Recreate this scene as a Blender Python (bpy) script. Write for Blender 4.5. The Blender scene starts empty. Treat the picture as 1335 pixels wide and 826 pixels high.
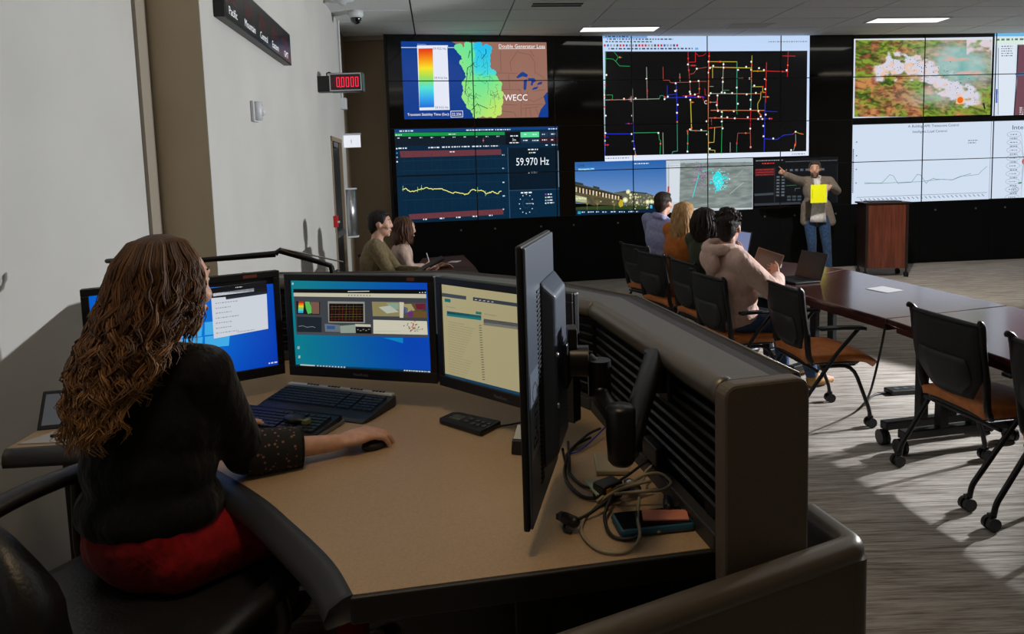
import bpy, math, random
import numpy as np
from mathutils import Matrix, Vector, Euler
from mathutils.geometry import tessellate_polygon

random.seed(7)
rng = np.random.default_rng(11)
SC = bpy.context.scene
COL = SC.collection
PI = math.pi

# ------------------------------------------------------------------ camera
CAM_H = 1.68
PITCH = math.atan(0.093)
ROLL = math.atan(0.031)
_F = Vector((0, math.cos(PITCH), -math.sin(PITCH)))
_R0 = Vector((1, 0, 0))
_U0 = Vector((0, math.sin(PITCH), math.cos(PITCH)))
_R = _R0 * math.cos(ROLL) - _U0 * math.sin(ROLL)
_U = _U0 * math.cos(ROLL) + _R0 * math.sin(ROLL)
cam_data = bpy.data.cameras.new('camera')
cam = bpy.data.objects.new('camera', cam_data)
COL.objects.link(cam)
cam.matrix_world = Matrix(((_R.x, _U.x, -_F.x, 0), (_R.y, _U.y, -_F.y, 0), (_R.z, _U.z, -_F.z, CAM_H), (0, 0, 0, 1)))
cam_data.sensor_width = 36.0
cam_data.lens = 890.0 / 1335.0 * 36.0
cam_data.shift_y = -106.0 / 1335.0
cam_data.clip_start = 0.05
SC.camera = cam

# ------------------------------------------------------------------ world, lights, exposure
SC.view_settings.view_transform = 'Standard'
SC.view_settings.look = 'None'
SC.view_settings.gamma = 1.0
SC.view_settings.exposure = 0.0
SC.view_settings.use_curve_mapping = False
world = bpy.data.worlds.new('dim_room')
SC.world = world
world.use_nodes = True
world.node_tree.nodes['Background'].inputs['Color'].default_value = (1.0, 0.73, 0.42, 1)
world.node_tree.nodes['Background'].inputs['Strength'].default_value = 0.062


def aim(o, target):
    o.rotation_euler = (Vector(target) - o.location).to_track_quat('-Z', 'Y').to_euler()


def spot(name, loc, target, power, color, size_deg, blend, radius):
    l = bpy.data.lights.new(name, 'SPOT')
    l.energy = power
    l.color = color
    l.spot_size = math.radians(size_deg)
    l.spot_blend = blend
    l.shadow_soft_size = radius
    o = bpy.data.objects.new(name, l)
    COL.objects.link(o)
    o.location = loc
    aim(o, target)
    return o


def area(name, loc, target, power, color, sx, sy):
    l = bpy.data.lights.new(name, 'AREA')
    l.shape = 'RECTANGLE'
    l.size, l.size_y = sx, sy
    l.energy = power
    l.color = color
    o = bpy.data.objects.new(name, l)
    COL.objects.link(o)
    o.location = loc
    aim(o, target)
    return o


# two studio flash heads standing off to the right; two unseen fill spots are added
spot('flash_main', (6.05, 5.10, 2.09), (-1.75, 4.50, 1.50), 1220, (0.93, 0.96, 1.0), 68, 0.15, 0.03)
spot('flash_second', (6.05, 5.42, 2.16), (-1.75, 4.75, 1.55), 430, (0.93, 0.96, 1.0), 68, 0.15, 0.03)
spot('desk_fill_spot', (-0.25, 0.9, 3.55), (-0.35, 1.75, 0.9), 62, (1.0, 0.73, 0.42), 74, 0.8, 0.25)  # unseen warm spot added to brighten the desk but not the floor
spot('presenter_fill_spot', (3.4, 6.3, 3.55), (5.4, 9.6, 0.6), 620, (1.0, 0.95, 0.88), 62, 0.6, 0.08)  # unseen spot added to brighten the presenter and the far carpet

# ------------------------------------------------------------------ helpers
LINK = COL.objects.link


def lin(c):
    c = c / 255.0
    return c / 12.92 if c <= 0.04045 else ((c + 0.055) / 1.055) ** 2.4


def C3(rgb):
    return (lin(rgb[0]), lin(rgb[1]), lin(rgb[2]))


MATS = {}


def mat(name, rgb, rough=0.6, metal=0.0, emit=None, strength=1.0, var=None, scale=(8, 8, 8), mix=0.5,
        bump=0.0, bscale=None, bdist=0.01, coat=0.0, detail=4.0, spec=0.5, sheen=0.0, sub=0.0, trans=0.0, noise='NOISE'):
    """procedural principled material; var = second colour mixed by a noise in object space"""
    if name in MATS:
        return MATS[name]
    m = bpy.data.materials.new(name)
    m.use_nodes = True
    nt = m.node_tree
    b = nt.nodes['Principled BSDF']
    b.inputs['Base Color'].default_value = (*C3(rgb), 1)
    b.inputs['Roughness'].default_value = rough
    b.inputs['Metallic'].default_value = metal
    b.inputs['Specular IOR Level'].default_value = spec
    if coat:
        b.inputs['Coat Weight'].default_value = coat
        b.inputs['Coat Roughness'].default_value = 0.12
    if sheen:
        b.inputs['Sheen Weight'].default_value = sheen
    if sub:
        b.inputs['Subsurface Weight'].default_value = sub
        b.inputs['Subsurface Radius'].default_value = (0.01, 0.004, 0.002)
    if trans:
        b.inputs['Transmission Weight'].default_value = trans
    if emit:
        b.inputs['Emission Color'].default_value = (*C3(emit), 1)
        b.inputs['Emission Strength'].default_value = strength
    if var is not None or bump:
        tc = nt.nodes.new('ShaderNodeTexCoord')
        mp = nt.nodes.new('ShaderNodeMapping')
        mp.inputs['Scale'].default_value = scale
        nt.links.new(tc.outputs['Object'], mp.inputs['Vector'])
        nz = nt.nodes.new('ShaderNodeTexNoise')
        nz.inputs['Scale'].default_value = 1.0
        nz.inputs['Detail'].default_value = detail
        nt.links.new(mp.outputs['Vector'], nz.inputs['Vector'])
        if var is not None:
            rp = nt.nodes.new('ShaderNodeValToRGB')
            rp.color_ramp.elements[0].position = 0.5 - 0.25 * mix
            rp.color_ramp.elements[1].position = 0.5 + 0.25 * mix
            rp.color_ramp.elements[0].color = (*C3(rgb), 1)
            rp.color_ramp.elements[1].color = (*C3(var), 1)
            nt.links.new(nz.outputs['Fac'], rp.inputs['Fac'])
            nt.links.new(rp.outputs['Color'], b.inputs['Base Color'])
        if bump:
            src = nz
            if bscale:
                mp2 = nt.nodes.new('ShaderNodeMapping')
                mp2.inputs['Scale'].default_value = bscale
                nt.links.new(tc.outputs['Object'], mp2.inputs['Vector'])
                src = nt.nodes.new('ShaderNodeTexNoise')
                src.inputs['Scale'].default_value = 1.0
                src.inputs['Detail'].default_value = 3.0
                nt.links.new(mp2.outputs['Vector'], src.inputs['Vector'])
            bp = nt.nodes.new('ShaderNodeBump')
            bp.inputs['Strength'].default_value = bump
            bp.inputs['Distance'].default_value = bdist
            nt.links.new(src.outputs['Fac'], bp.inputs['Height'])
            nt.links.new(bp.outputs['Normal'], b.inputs['Normal'])
    MATS[name] = m
    return m


def attr_mat(name, attr='Col', emission=1.0, rough=0.35, base=False, spec=0.5):
    """colour read from the mesh: as light for displays, as base colour for printed things and hair"""
    if name in MATS:
        return MATS[name]
    m = bpy.data.materials.new(name)
    m.use_nodes = True
    nt = m.node_tree
    b = nt.nodes['Principled BSDF']
    a = nt.nodes.new('ShaderNodeAttribute')
    a.attribute_name = attr
    b.inputs['Roughness'].default_value = rough
    b.inputs['Specular IOR Level'].default_value = spec
    if base:
        nt.links.new(a.outputs['Color'], b.inputs['Base Color'])
    else:
        b.inputs['Base Color'].default_value = (0.004, 0.004, 0.005, 1)
        nt.links.new(a.outputs['Color'], b.inputs['Emission Color'])
        b.inputs['Emission Strength'].default_value = emission
    MATS[name] = m
    return m


ROOT_M = {}


def thing(name, label, cat, loc=(0, 0, 0), rotz=0.0, group=None):
    o = bpy.data.objects.new(name, None)
    LINK(o)
    o.empty_display_size = 0.1
    o.location = loc
    o.rotation_euler = (0, 0, rotz)
    o['label'] = label
    o['category'] = cat
    if group:
        o['group'] = group
    ROOT_M[o.name] = Matrix.Translation(Vector(loc)) @ Matrix.Rotation(rotz, 4, 'Z')
    return o


def tag(o, label, cat, group=None):
    o['label'] = label
    o['category'] = cat
    if group:
        o['group'] = group
    return o


def root_matrix(o):
    while o.parent is not None:
        o = o.parent
    return ROOT_M.get(o.name, Matrix.Identity(4))


def copy_tree(o, parent=None):
    c = o.copy()
    LINK(c)
    if parent is not None:
        c.parent = parent
    if o.name in ROOT_M:
        ROOT_M[c.name] = ROOT_M[o.name].copy()
    for ch in list(o.children):
        copy_tree(ch, c)
    return c


def place(o, loc, rotz):
    o.location = loc
    o.rotation_euler = (0, 0, rotz)
    ROOT_M[o.name] = Matrix.Translation(Vector(loc)) @ Matrix.Rotation(rotz, 4, 'Z')


class MB:
    """collects polygons and links them as one mesh object"""

    def __init__(self):
        self.v, self.f, self.mi, self.sm = [], [], [], []
        self.slot = 0

    def add(self, verts, faces, smooth=False):
        n = len(self.v)
        self.v += [tuple(p) for p in verts]
        self.f += [tuple(i + n for i in f) for f in faces]
        self.mi += [self.slot] * len(faces)
        self.sm += [smooth] * len(faces)
        return self

    def box(self, x0, x1, y0, y1, z0, z1):
        return self.add([(x0, y0, z0), (x1, y0, z0), (x1, y1, z0), (x0, y1, z0), (x0, y0, z1), (x1, y0, z1), (x1, y1, z1), (x0, y1, z1)],
                        [(0, 3, 2, 1), (4, 5, 6, 7), (0, 1, 5, 4), (1, 2, 6, 5), (2, 3, 7, 6), (3, 0, 4, 7)])

    def obox(self, M, sx, sy, sz):
        """box of full size sx, sy, sz in the frame M (4x4)"""
        vs = []
        for z in (-sz / 2, sz / 2):
            for x, y in ((-1, -1), (1, -1), (1, 1), (-1, 1)):
                vs.append(M @ Vector((x * sx / 2, y * sy / 2, z)))
        return self.add(vs, [(0, 3, 2, 1), (4, 5, 6, 7), (0, 1, 5, 4), (1, 2, 6, 5), (2, 3, 7, 6), (3, 0, 4, 7)])

    def prism(self, poly, z0, z1, smooth=False):
        n = len(poly)
        vs = [(x, y, z0) for x, y in poly] + [(x, y, z1) for x, y in poly]
        fs = [(i, (i + 1) % n, (i + 1) % n + n, i + n) for i in range(n)]
        tris = tessellate_polygon([[Vector((x, y, 0)) for x, y in poly]])
        area2 = sum(poly[i][0] * poly[(i + 1) % n][1] - poly[(i + 1) % n][0] * poly[i][1] for i in range(n))
        if area2 < 0:
            fs = [f[::-1] for f in fs]
        for t in tris:
            a, b, c = [Vector((*poly[i], 0)) for i in t]
            if (b - a).cross(c - a).z < 0:
                t = t[::-1]
            fs.append(tuple(i + n for i in t))
            fs.append(tuple(i for i in t[::-1]))
        return self.add(vs, fs, smooth)

    def tube(self, pts, r, n=8, closed=False, caps=True, smooth=True, flat=None):
        P = [Vector(p) for p in pts]
        m = len(P)
        rr = r if isinstance(r, (list, tuple)) else [r] * m
        vs, fs = [], []
        ref = None
        for i in range(m):
            if closed:
                t = P[(i + 1) % m] - P[i - 1]
            else:
                t = P[min(i + 1, m - 1)] - P[max(i - 1, 0)]
            if t.length < 1e-9:
                t = Vector((0, 0, 1))
            t.normalize()
            if ref is None:
                ref = Vector((0, 0, 1)) if abs(t.z) < 0.9 else Vector((0, 1, 0))
            a = ref - t * ref.dot(t)
            if a.length < 1e-6:
                a = Vector((1, 0, 0)) - t * t.x
            a.normalize()
            b = t.cross(a)
            ref = a
            ra, rb = (rr[i], rr[i]) if flat is None else (rr[i] * flat, rr[i])
            for k in range(n):
                w = 2 * PI * k / n
                vs.append(P[i] + a * (math.cos(w) * ra) + b * (math.sin(w) * rb))
        for i in range(m if closed else m - 1):
            j = (i + 1) % m
            for k in range(n):
                l = (k + 1) % n
                fs.append((i * n + k, i * n + l, j * n + l, j * n + k))
        self.add(vs, fs, smooth)
        if caps and not closed:
            self.add(vs[:n], [tuple(range(n - 1, -1, -1))], False)
            self.add(vs[-n:], [tuple(range(n))], False)
        return self

    def cyl(self, p0, p1, r, r1=None, n=16):
        return self.tube([p0, p1], [r, r if r1 is None else r1], n)

    def capsule(self, p0, p1, r0, r1, n=12, h=4):
        p0, p1 = Vector(p0), Vector(p1)
        t = p1 - p0
        if t.length < 1e-6:
            t = Vector((0, 0, 1e-4))
        t.normalize()
        pts, rs = [], []
        for i in range(h + 1):
            a = PI / 2 * i / h
            pts.append(p0 - t * (r0 * math.cos(a)))
            rs.append(max(r0 * math.sin(a), r0 * 0.02))
        for i in range(h + 1):
            a = PI / 2 * i / h
            pts.append(p1 + t * (r1 * math.sin(a)))
            rs.append(max(r1 * math.cos(a), r1 * 0.02))
        return self.tube(pts, rs, n)

    def ell(self, c, r, R=None, n=16, m=10):
        c = Vector(c)
        R = R if R is not None else Matrix.Identity(3)
        vs, fs = [], []
        for i in range(m + 1):
            a = PI * i / m
            for k in range(n):
                w = 2 * PI * k / n
                s = max(math.sin(a), 0.01)
                vs.append(c + R @ Vector((r[0] * s * math.cos(w), r[1] * s * math.sin(w), -r[2] * math.cos(a))))
        for i in range(m):
            for k in range(n):
                l = (k + 1) % n
                fs.append((i * n + k, i * n + l, (i + 1) * n + l, (i + 1) * n + k))
        fs.append(tuple(range(n - 1, -1, -1)))
        fs.append(tuple(m * n + k for k in range(n)))
        return self.add(vs, fs, True)

    def lathe(self, prof, n=20, M=None, smooth=True):
        M = M if M is not None else Matrix.Identity(4)
        vs, fs = [], []
        for r, z in prof:
            for k in range(n):
                w = 2 * PI * k / n
                vs.append(M @ Vector((max(r, 1e-4) * math.cos(w), max(r, 1e-4) * math.sin(w), z)))
        for i in range(len(prof) - 1):
            for k in range(n):
                l = (k + 1) % n
                fs.append((i * n + k, i * n + l, (i + 1) * n + l, (i + 1) * n + k))
        fs.append(tuple(range(n - 1, -1, -1)))
        q = (len(prof) - 1) * n
        fs.append(tuple(q + k for k in range(n)))
        return self.add(vs, fs, smooth)

    def sheet(self, rows, thick, nrm=None):
        """grid of points (rows x cols) thickened along the local normal"""
        R = [[Vector(p) for p in r] for r in rows]
        h, w = len(R), len(R[0])
        top, bot = [], []
        for i in range(h):
            for j in range(w):
                du = R[i][min(j + 1, w - 1)] - R[i][max(j - 1, 0)]
                dv = R[min(i + 1, h - 1)][j] - R[max(i - 1, 0)][j]
                nn = du.cross(dv)
                nn = nn.normalized() if nn.length > 1e-9 else Vector((0, 0, 1))
                top.append(R[i][j] + nn * thick / 2)
                bot.append(R[i][j] - nn * thick / 2)
        N = h * w
        fs = []
        for i in range(h - 1):
            for j in range(w - 1):
                a, b, c, d = i * w + j, i * w + j + 1, (i + 1) * w + j + 1, (i + 1) * w + j
                fs.append((a, b, c, d))
                fs.append((d + N, c + N, b + N, a + N))
        rim = [(0, j) for j in range(w)] + [(i, w - 1) for i in range(1, h)] + [(h - 1, j) for j in range(w - 2, -1, -1)] + [(i, 0) for i in range(h - 2, 0, -1)]
        ids = [i * w + j for i, j in rim]
        for k in range(len(ids)):
            a, b = ids[k], ids[(k + 1) % len(ids)]
            fs.append((b, a, a + N, b + N))
        return self.add(top + bot, fs, True)

    def mesh(self, name, mats):
        me = bpy.data.meshes.new(name)
        me.from_pydata(self.v, [], self.f)
        mats = mats if isinstance(mats, (list, tuple)) else [mats]
        for m in mats:
            me.materials.append(m)
        me.polygons.foreach_set('material_index', self.mi)
        me.polygons.foreach_set('use_smooth', self.sm)
        me.update()
        return me

    def build(self, name, mats, parent=None, world=False, bevel=0.0, seg=2, label=None, kind=None):
        if world and parent is not None:
            inv = root_matrix(parent).inverted()
            self.v = [tuple(inv @ Vector(p)) for p in self.v]
        o = bpy.data.objects.new(name, self.mesh(name, mats))
        LINK(o)
        if parent is not None:
            o.parent = parent
        if bevel:
            b = o.modifiers.new('edge', 'BEVEL')
            b.width = bevel
            b.segments = seg
            b.limit_method = 'ANGLE'
            b.angle_limit = math.radians(40)
            b.harden_normals = False
        if label:
            o['label'] = label
        if kind:
            o['kind'] = kind
        return o


def obj_from_mesh(name, me, parent=None, label=None):
    o = bpy.data.objects.new(name, me)
    LINK(o)
    if parent is not None:
        o.parent = parent
    if label:
        o['label'] = label
    return o


def fillet(pts, r, n=4):
    """round the corners of an open path"""
    P = [Vector(p) for p in pts]
    out = [P[0]]
    for i in range(1, len(P) - 1):
        a, b, c = P[i - 1], P[i], P[i + 1]
        u, w = (a - b), (c - b)
        d = min(r, u.length * 0.45, w.length * 0.45)
        p, q = b + u.normalized() * d, b + w.normalized() * d
        for k in range(n + 1):
            t = k / n
            out.append(p * (1 - t) ** 2 + b * (2 * t * (1 - t)) + q * t ** 2)
    out.append(P[-1])
    return out


def spline(pts, n=8):
    """Catmull-Rom through the points"""
    P = [Vector(p) for p in pts]
    out = []
    for i in range(len(P) - 1):
        p0, p1, p2, p3 = P[max(i - 1, 0)], P[i], P[i + 1], P[min(i + 2, len(P) - 1)]
        for k in range(n):
            t = k / n
            out.append(0.5 * ((2 * p1) + (p2 - p0) * t + (2 * p0 - 5 * p1 + 4 * p2 - p3) * t * t + (3 * p1 - p0 - 3 * p2 + p3) * t ** 3))
    out.append(P[-1])
    return out


def frame(o, x, y=None, z=None):
    """4x4 from origin and axes"""
    M = Matrix.Identity(4)
    for i in range(3):
        M[i][0], M[i][1], M[i][2], M[i][3] = x[i], y[i], z[i], o[i]
    return M


# ---- value noise for printed pictures
_LAT = rng.random((64, 64))


def vnoise(x, y):
    xi, yi = math.floor(x), math.floor(y)
    fx, fy = x - xi, y - yi
    fx, fy = fx * fx * (3 - 2 * fx), fy * fy * (3 - 2 * fy)
    g = lambda a, b: _LAT[a % 64, b % 64]
    return (g(xi, yi) * (1 - fx) + g(xi + 1, yi) * fx) * (1 - fy) + (g(xi, yi + 1) * (1 - fx) + g(xi + 1, yi + 1) * fx) * fy


def fbm(x, y, o=4):
    s, a, t = 0, 0.5, 0
    for k in range(o):
        s += a * vnoise(x * 2 ** k + 7.3 * k, y * 2 ** k + 3.1 * k)
        t += a
        a *= 0.5
    return s / t


def lerp3(a, b, t):
    t = min(max(t, 0), 1)
    return tuple(a[i] + (b[i] - a[i]) * t for i in range(3))


# ---- flat print: coloured shapes on a (possibly bent) surface
_TXT = {}


def text_tris(s):
    if s in _TXT:
        return _TXT[s]
    cu = bpy.data.curves.new('text', 'FONT')
    cu.body = s
    cu.resolution_u = 2
    ob = bpy.data.objects.new('text', cu)
    LINK(ob)
    dg = bpy.context.evaluated_depsgraph_get()
    me = bpy.data.meshes.new_from_object(ob.evaluated_get(dg))
    me.calc_loop_triangles()
    vs = [(v.co.x, v.co.y) for v in me.vertices]
    tr = [tuple(t.vertices) for t in me.loop_triangles]
    bpy.data.objects.remove(ob)
    bpy.data.meshes.remove(me)
    bpy.data.curves.remove(cu)
    xs = [v[0] for v in vs]
    ys = [v[1] for v in vs]
    bb = (min(xs), max(xs), min(ys), max(ys))
    _TXT[s] = (vs, tr, bb)
    return _TXT[s]


class Canvas:
    def __init__(self, fn, w, h, cuts=()):
        """fn(x, y, lift) -> point; drawing happens in metres, y up, origin lower left"""
        self.fn, self.w, self.h, self.cuts = fn, w, h, sorted(cuts)
        self.v, self.f, self.c = [], [], []
        self.layer = 0

    def up(self):
        self.layer += 1
        return self

    def _emit(self, poly, col, lift):
        n = len(self.v)
        self.v += [self.fn(x, y, lift) for x, y in poly]
        self.f.append(tuple(range(n, n + len(poly))))
        self.c.append([(*C3(col(x, y) if callable(col) else col), 1.0) for x, y in poly])

    def poly(self, poly, col, layer=None):
        """convex polygon, counter-clockwise, cut where the surface bends"""
        lift = 0.0005 * (self.layer if layer is None else layer)
        parts = [poly]
        for cx in self.cuts:
            nxt = []
            for p in parts:
                xs = [q[0] for q in p]
                if min(xs) < cx - 1e-6 and max(xs) > cx + 1e-6:
                    for sgn in (-1, 1):
                        o = []
                        for i in range(len(p)):
                            a, b = p[i], p[(i + 1) % len(p)]
                            ia, ib = sgn * (a[0] - cx) >= 0, sgn * (b[0] - cx) >= 0
                            if ia:
                                o.append(a)
                            if ia != ib:
                                t = (cx - a[0]) / (b[0] - a[0])
                                o.append((cx, a[1] + (b[1] - a[1]) * t))
                        if len(o) >= 3:
                            nxt.append(o)
                else:
                    nxt.append(p)
            parts = nxt
        for p in parts:
            self._emit(p, col, lift)

    def rect(self, x0, y0, x1, y1, col):
        self.poly([(x0, y0), (x1, y0), (x1, y1), (x0, y1)], col)

    def frame(self, x0, y0, x1, y1, t, col):
        self.rect(x0, y0, x1, y0 + t, col)
        self.rect(x0, y1 - t, x1, y1, col)
        self.rect(x0, y0, x0 + t, y1, col)
        self.rect(x1 - t, y0, x1, y1, col)

    def blob(self, pts, col):
        """any simple polygon"""
        for t in tessellate_polygon([[Vector((x, y, 0)) for x, y in pts]]):
            p = [pts[i] for i in t]
            if (p[1][0] - p[0][0]) * (p[2][1] - p[0][1]) - (p[2][0] - p[0][0]) * (p[1][1] - p[0][1]) < 0:
                p = p[::-1]
            self.poly(p, col)

    def disc(self, x, y, r, col, n=10, ry=None):
        ry = r if ry is None else ry
        self.poly([(x + r * math.cos(2 * PI * k / n), y + ry * math.sin(2 * PI * k / n)) for k in range(n)], col)

    def line(self, pts, w, col):
        for (ax, ay), (bx, by) in zip(pts[:-1], pts[1:]):
            d = math.hypot(bx - ax, by - ay)
            if d < 1e-6:
                continue
            nx, ny = -(by - ay) / d * w / 2, (bx - ax) / d * w / 2
            ex, ey = (bx - ax) / d * w / 4, (by - ay) / d * w / 4
            self.poly([(ax - nx - ex, ay - ny - ey), (bx - nx + ex, by - ny + ey), (bx + nx + ex, by + ny + ey), (ax + nx - ex, ay + ny - ey)], col)

    def ring(self, x, y, rx, ry, w, col, n=18):
        self.line([(x + rx * math.cos(2 * PI * k / n), y + ry * math.sin(2 * PI * k / n)) for k in range(n + 1)], w, col)

    def text(self, s, x, y, h, col, width=None, align='l'):
        """h = height of a capital; width = squeeze to this width"""
        vs, tr, bb = text_tris(s)
        k = h / 0.69
        kx = k if width is None else width / (bb[1] - bb[0])
        w = (bb[1] - bb[0]) * kx
        x0 = x - (0 if align == 'l' else w if align == 'r' else w / 2)
        P = [(x0 + (a - bb[0]) * kx, y + b * k) for a, b in vs]
        for t in tr:
            p = [P[i] for i in t]
            if (p[1][0] - p[0][0]) * (p[2][1] - p[0][1]) - (p[2][0] - p[0][0]) * (p[1][1] - p[0][1]) < 0:
                p = p[::-1]
            self.poly(p, col)
        return w

    def grid(self, x0, y0, x1, y1, nx, ny, col):
        for i in range(nx):
            for j in range(ny):
                self.rect(x0 + (x1 - x0) * i / nx, y0 + (y1 - y0) * j / ny, x0 + (x1 - x0) * (i + 1) / nx, y0 + (y1 - y0) * (j + 1) / ny, col)

    def scribble(self, x, y, w, h, col, dens=0.75):
        """unreadably small text: short dashes"""
        e = x + w
        while x < e:
            l = h * random.uniform(0.7, 2.6)
            self.rect(x, y, min(x + l, e), y + h, col)
            x += l + h * 0.6 / dens

    def build(self, name, m, parent=None, world=False, label=None):
        me = bpy.data.meshes.new(name)
        v = self.v
        if world and parent is not None:
            inv = root_matrix(parent).inverted()
            v = [tuple(inv @ Vector(p)) for p in v]
        me.from_pydata([tuple(p) for p in v], [], self.f)
        ca = me.color_attributes.new('Col', 'FLOAT_COLOR', 'CORNER')
        flat = [x for face in self.c for c in face for x in c]
        ca.data.foreach_set('color', flat)
        me.materials.append(m)
        me.update()
        return obj_from_mesh(name, me, parent, label)


def plane_fn(o, u, v, n):
    o, u, v, n = Vector(o), Vector(u).normalized(), Vector(v).normalized(), Vector(n).normalized()
    return lambda x, y, l: o + u * x + v * y + n * l
# ------------------------------------------------------------------ materials of the setting
def carpet_material():
    m = bpy.data.materials.new('carpet')
    m.use_nodes = True
    nt = m.node_tree
    b = nt.nodes['Principled BSDF']
    b.inputs['Roughness'].default_value = 0.95
    b.inputs['Specular IOR Level'].default_value = 0.1
    tc = nt.nodes.new('ShaderNodeTexCoord')

    def noise(sx, sy, det, rot=0.08, seed=0.0):
        mp = nt.nodes.new('ShaderNodeMapping')
        mp.inputs['Scale'].default_value = (sx, sy, 1)
        mp.inputs['Rotation'].default_value = (0, 0, rot)
        mp.inputs['Location'].default_value = (seed, seed * 0.7, 0)
        nt.links.new(tc.outputs['Object'], mp.inputs['Vector'])
        n = nt.nodes.new('ShaderNodeTexNoise')
        n.inputs['Scale'].default_value = 1.0
        n.inputs['Detail'].default_value = det
        n.inputs['Roughness'].default_value = 0.65
        nt.links.new(mp.outputs['Vector'], n.inputs['Vector'])
        return n

    n1 = noise(1.8, 38, 5)
    n2 = noise(6, 120, 3, seed=3)
    n3 = noise(0.8, 3.0, 2, seed=9)

    def ramp(src, p0, p1, c0, c1):
        r = nt.nodes.new('ShaderNodeValToRGB')
        r.color_ramp.elements[0].position, r.color_ramp.elements[1].position = p0, p1
        r.color_ramp.elements[0].color, r.color_ramp.elements[1].color = (*C3(c0), 1), (*C3(c1), 1)
        nt.links.new(src.outputs['Fac'], r.inputs['Fac'])
        return r

    r1 = ramp(n1, 0.36, 0.60, (112, 100, 88), (206, 200, 192))
    r2 = ramp(n2, 0.35, 0.6, (100, 88, 77), (212, 206, 198))
    r3 = ramp(n3, 0.4, 0.7, (226, 220, 212), (176, 166, 154))
    mx = nt.nodes.new('ShaderNodeMix')
    mx.data_type = 'RGBA'
    mx.inputs[0].default_value = 0.4
    nt.links.new(r1.outputs['Color'], mx.inputs[6])
    nt.links.new(r2.outputs['Color'], mx.inputs[7])
    ml = nt.nodes.new('ShaderNodeMix')
    ml.data_type = 'RGBA'
    ml.blend_type = 'MULTIPLY'
    ml.inputs[0].default_value = 0.32
    nt.links.new(mx.outputs[2], ml.inputs[6])
    nt.links.new(r3.outputs['Color'], ml.inputs[7])
    nt.links.new(ml.outputs[2], b.inputs['Base Color'])
    bp = nt.nodes.new('ShaderNodeBump')
    bp.inputs['Strength'].default_value = 0.6
    bp.inputs['Distance'].default_value = 0.006
    nt.links.new(n2.outputs['Fac'], bp.inputs['Height'])
    nt.links.new(bp.outputs['Normal'], b.inputs['Normal'])
    return m


M_CARPET = carpet_material()
M_WALL = mat('wall_paint', (196, 194, 188), 0.8, var=(190, 188, 182), scale=(1.5, 1.5, 1.5), bump=0.05, bscale=(160, 160, 160))
M_TAUPE = mat('taupe_paint', (146, 128, 104), 0.75, var=(140, 122, 99), scale=(2, 2, 2), bump=0.05, bscale=(160, 160, 160))
M_BEAD = mat('corner_bead_paint', (150, 140, 124), 0.7)
M_TILE = mat('ceiling_tile', (232, 234, 233), 0.9, var=(222, 224, 223), scale=(60, 60, 60), bump=0.2)
M_GRID = mat('ceiling_void', (45, 45, 46), 0.9)
M_WHITEPL = mat('white_plastic', (205, 207, 210), 0.4)
M_GLOSSBLACK = mat('glossy_black_panel', (9, 9, 10), 0.065, spec=0.6, var=(5, 6, 8), scale=(2, 2, 2))
M_BLACKSKIRT = mat('black_skirt_panel', (6, 8, 10), 0.5, spec=0.2, var=(5, 6, 8), scale=(3, 3, 3))
M_BLACKPL = mat('black_plastic', (16, 16, 18), 0.42, var=(12, 12, 14), scale=(20, 20, 20))
M_BLACKMETAL = mat('black_metal', (18, 18, 20), 0.35, metal=0.3)
M_DARKGREY = mat('dark_grey_door', (34, 35, 38), 0.5)
M_STEEL = mat('brushed_steel', (190, 192, 196), 0.28, metal=0.9)
M_RED = mat('red_plastic', (190, 25, 30), 0.4)
M_SCREEN = attr_mat('display_light', emission=1.0, rough=0.22)
M_SCREENDIM = attr_mat('monitor_light', emission=0.8, rough=0.3)
M_PRINT = attr_mat('printed_sheet', base=True, rough=0.6)
M_LAMP = mat('lamp_diffuser', (230, 230, 230), 0.5, emit=(255, 250, 240), strength=1.6)
M_LAMPLOW = mat('lamp_diffuser_low', (230, 230, 230), 0.5, emit=(255, 240, 212), strength=1.4)
M_LAMPDIM = mat('lamp_diffuser_dim', (230, 230, 230), 0.5, emit=(255, 240, 212), strength=2.6)
M_GLASSDARK = mat('smoked_dome', (8, 8, 10), 0.08, coat=1.0)

# ------------------------------------------------------------------ floor, walls, ceiling
def struct(name, mb, m, **k):
    return mb.build(name, m, kind='structure', **k)


struct('floor', MB().box(-3.2, 10.6, -3.0, 12.4, -0.1, 0.0), M_CARPET)
struct('floor_platform', MB().prism([(-1.75, -0.6), (0.5, -0.6), (0.5, 1.4), (0.2, 2.1), (-0.4, 2.75), (-1.6, 2.75)], 0.0, 0.18), M_CARPET)

WB_ROT = math.atan(0.104)
WBM = Matrix.Translation((-1.585, 3.64, 0)) @ Matrix.Rotation(WB_ROT, 4, 'Z')


def wb(x, y, z):
    return WBM @ Vector((x, y, z))


def wall_local(mb):
    mb.v = [tuple(WBM @ Vector(p)) for p in mb.v]
    return mb


DY0, DY1, DZ = 4.17, 5.0, 2.15
CEIL = 3.66
mb = MB()
mb.box(-0.28 - 0.15, -0.28, -5.2, 0.0, 0, CEIL)
struct('wall_left', wall_local(mb), M_WALL)
mb = MB()
mb.box(-0.43, -0.004, 0.0, 0.03, 0, CEIL)
struct('wall_pilaster', wall_local(mb), mat('pilaster_paint', (194, 176, 148), 0.75, var=(188, 170, 142), scale=(2, 2, 2)))
mb = MB()
mb.box(-0.15, 0, 0.03, DY0, 0, CEIL).box(-0.15, 0, DY0, DY1, DZ, CEIL).box(-0.15, 0, DY1, 5.42, 0, CEIL)
mb.box(-0.004, 0.0, 0.0, 0.03, 0, CEIL)
struct('wall_left', wall_local(mb), M_WALL)
mb = MB()
mb.box(-0.2, -0.05, 5.42, 6.6, 0, CEIL)
struct('wall_left', wall_local(mb), M_TAUPE)
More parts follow.
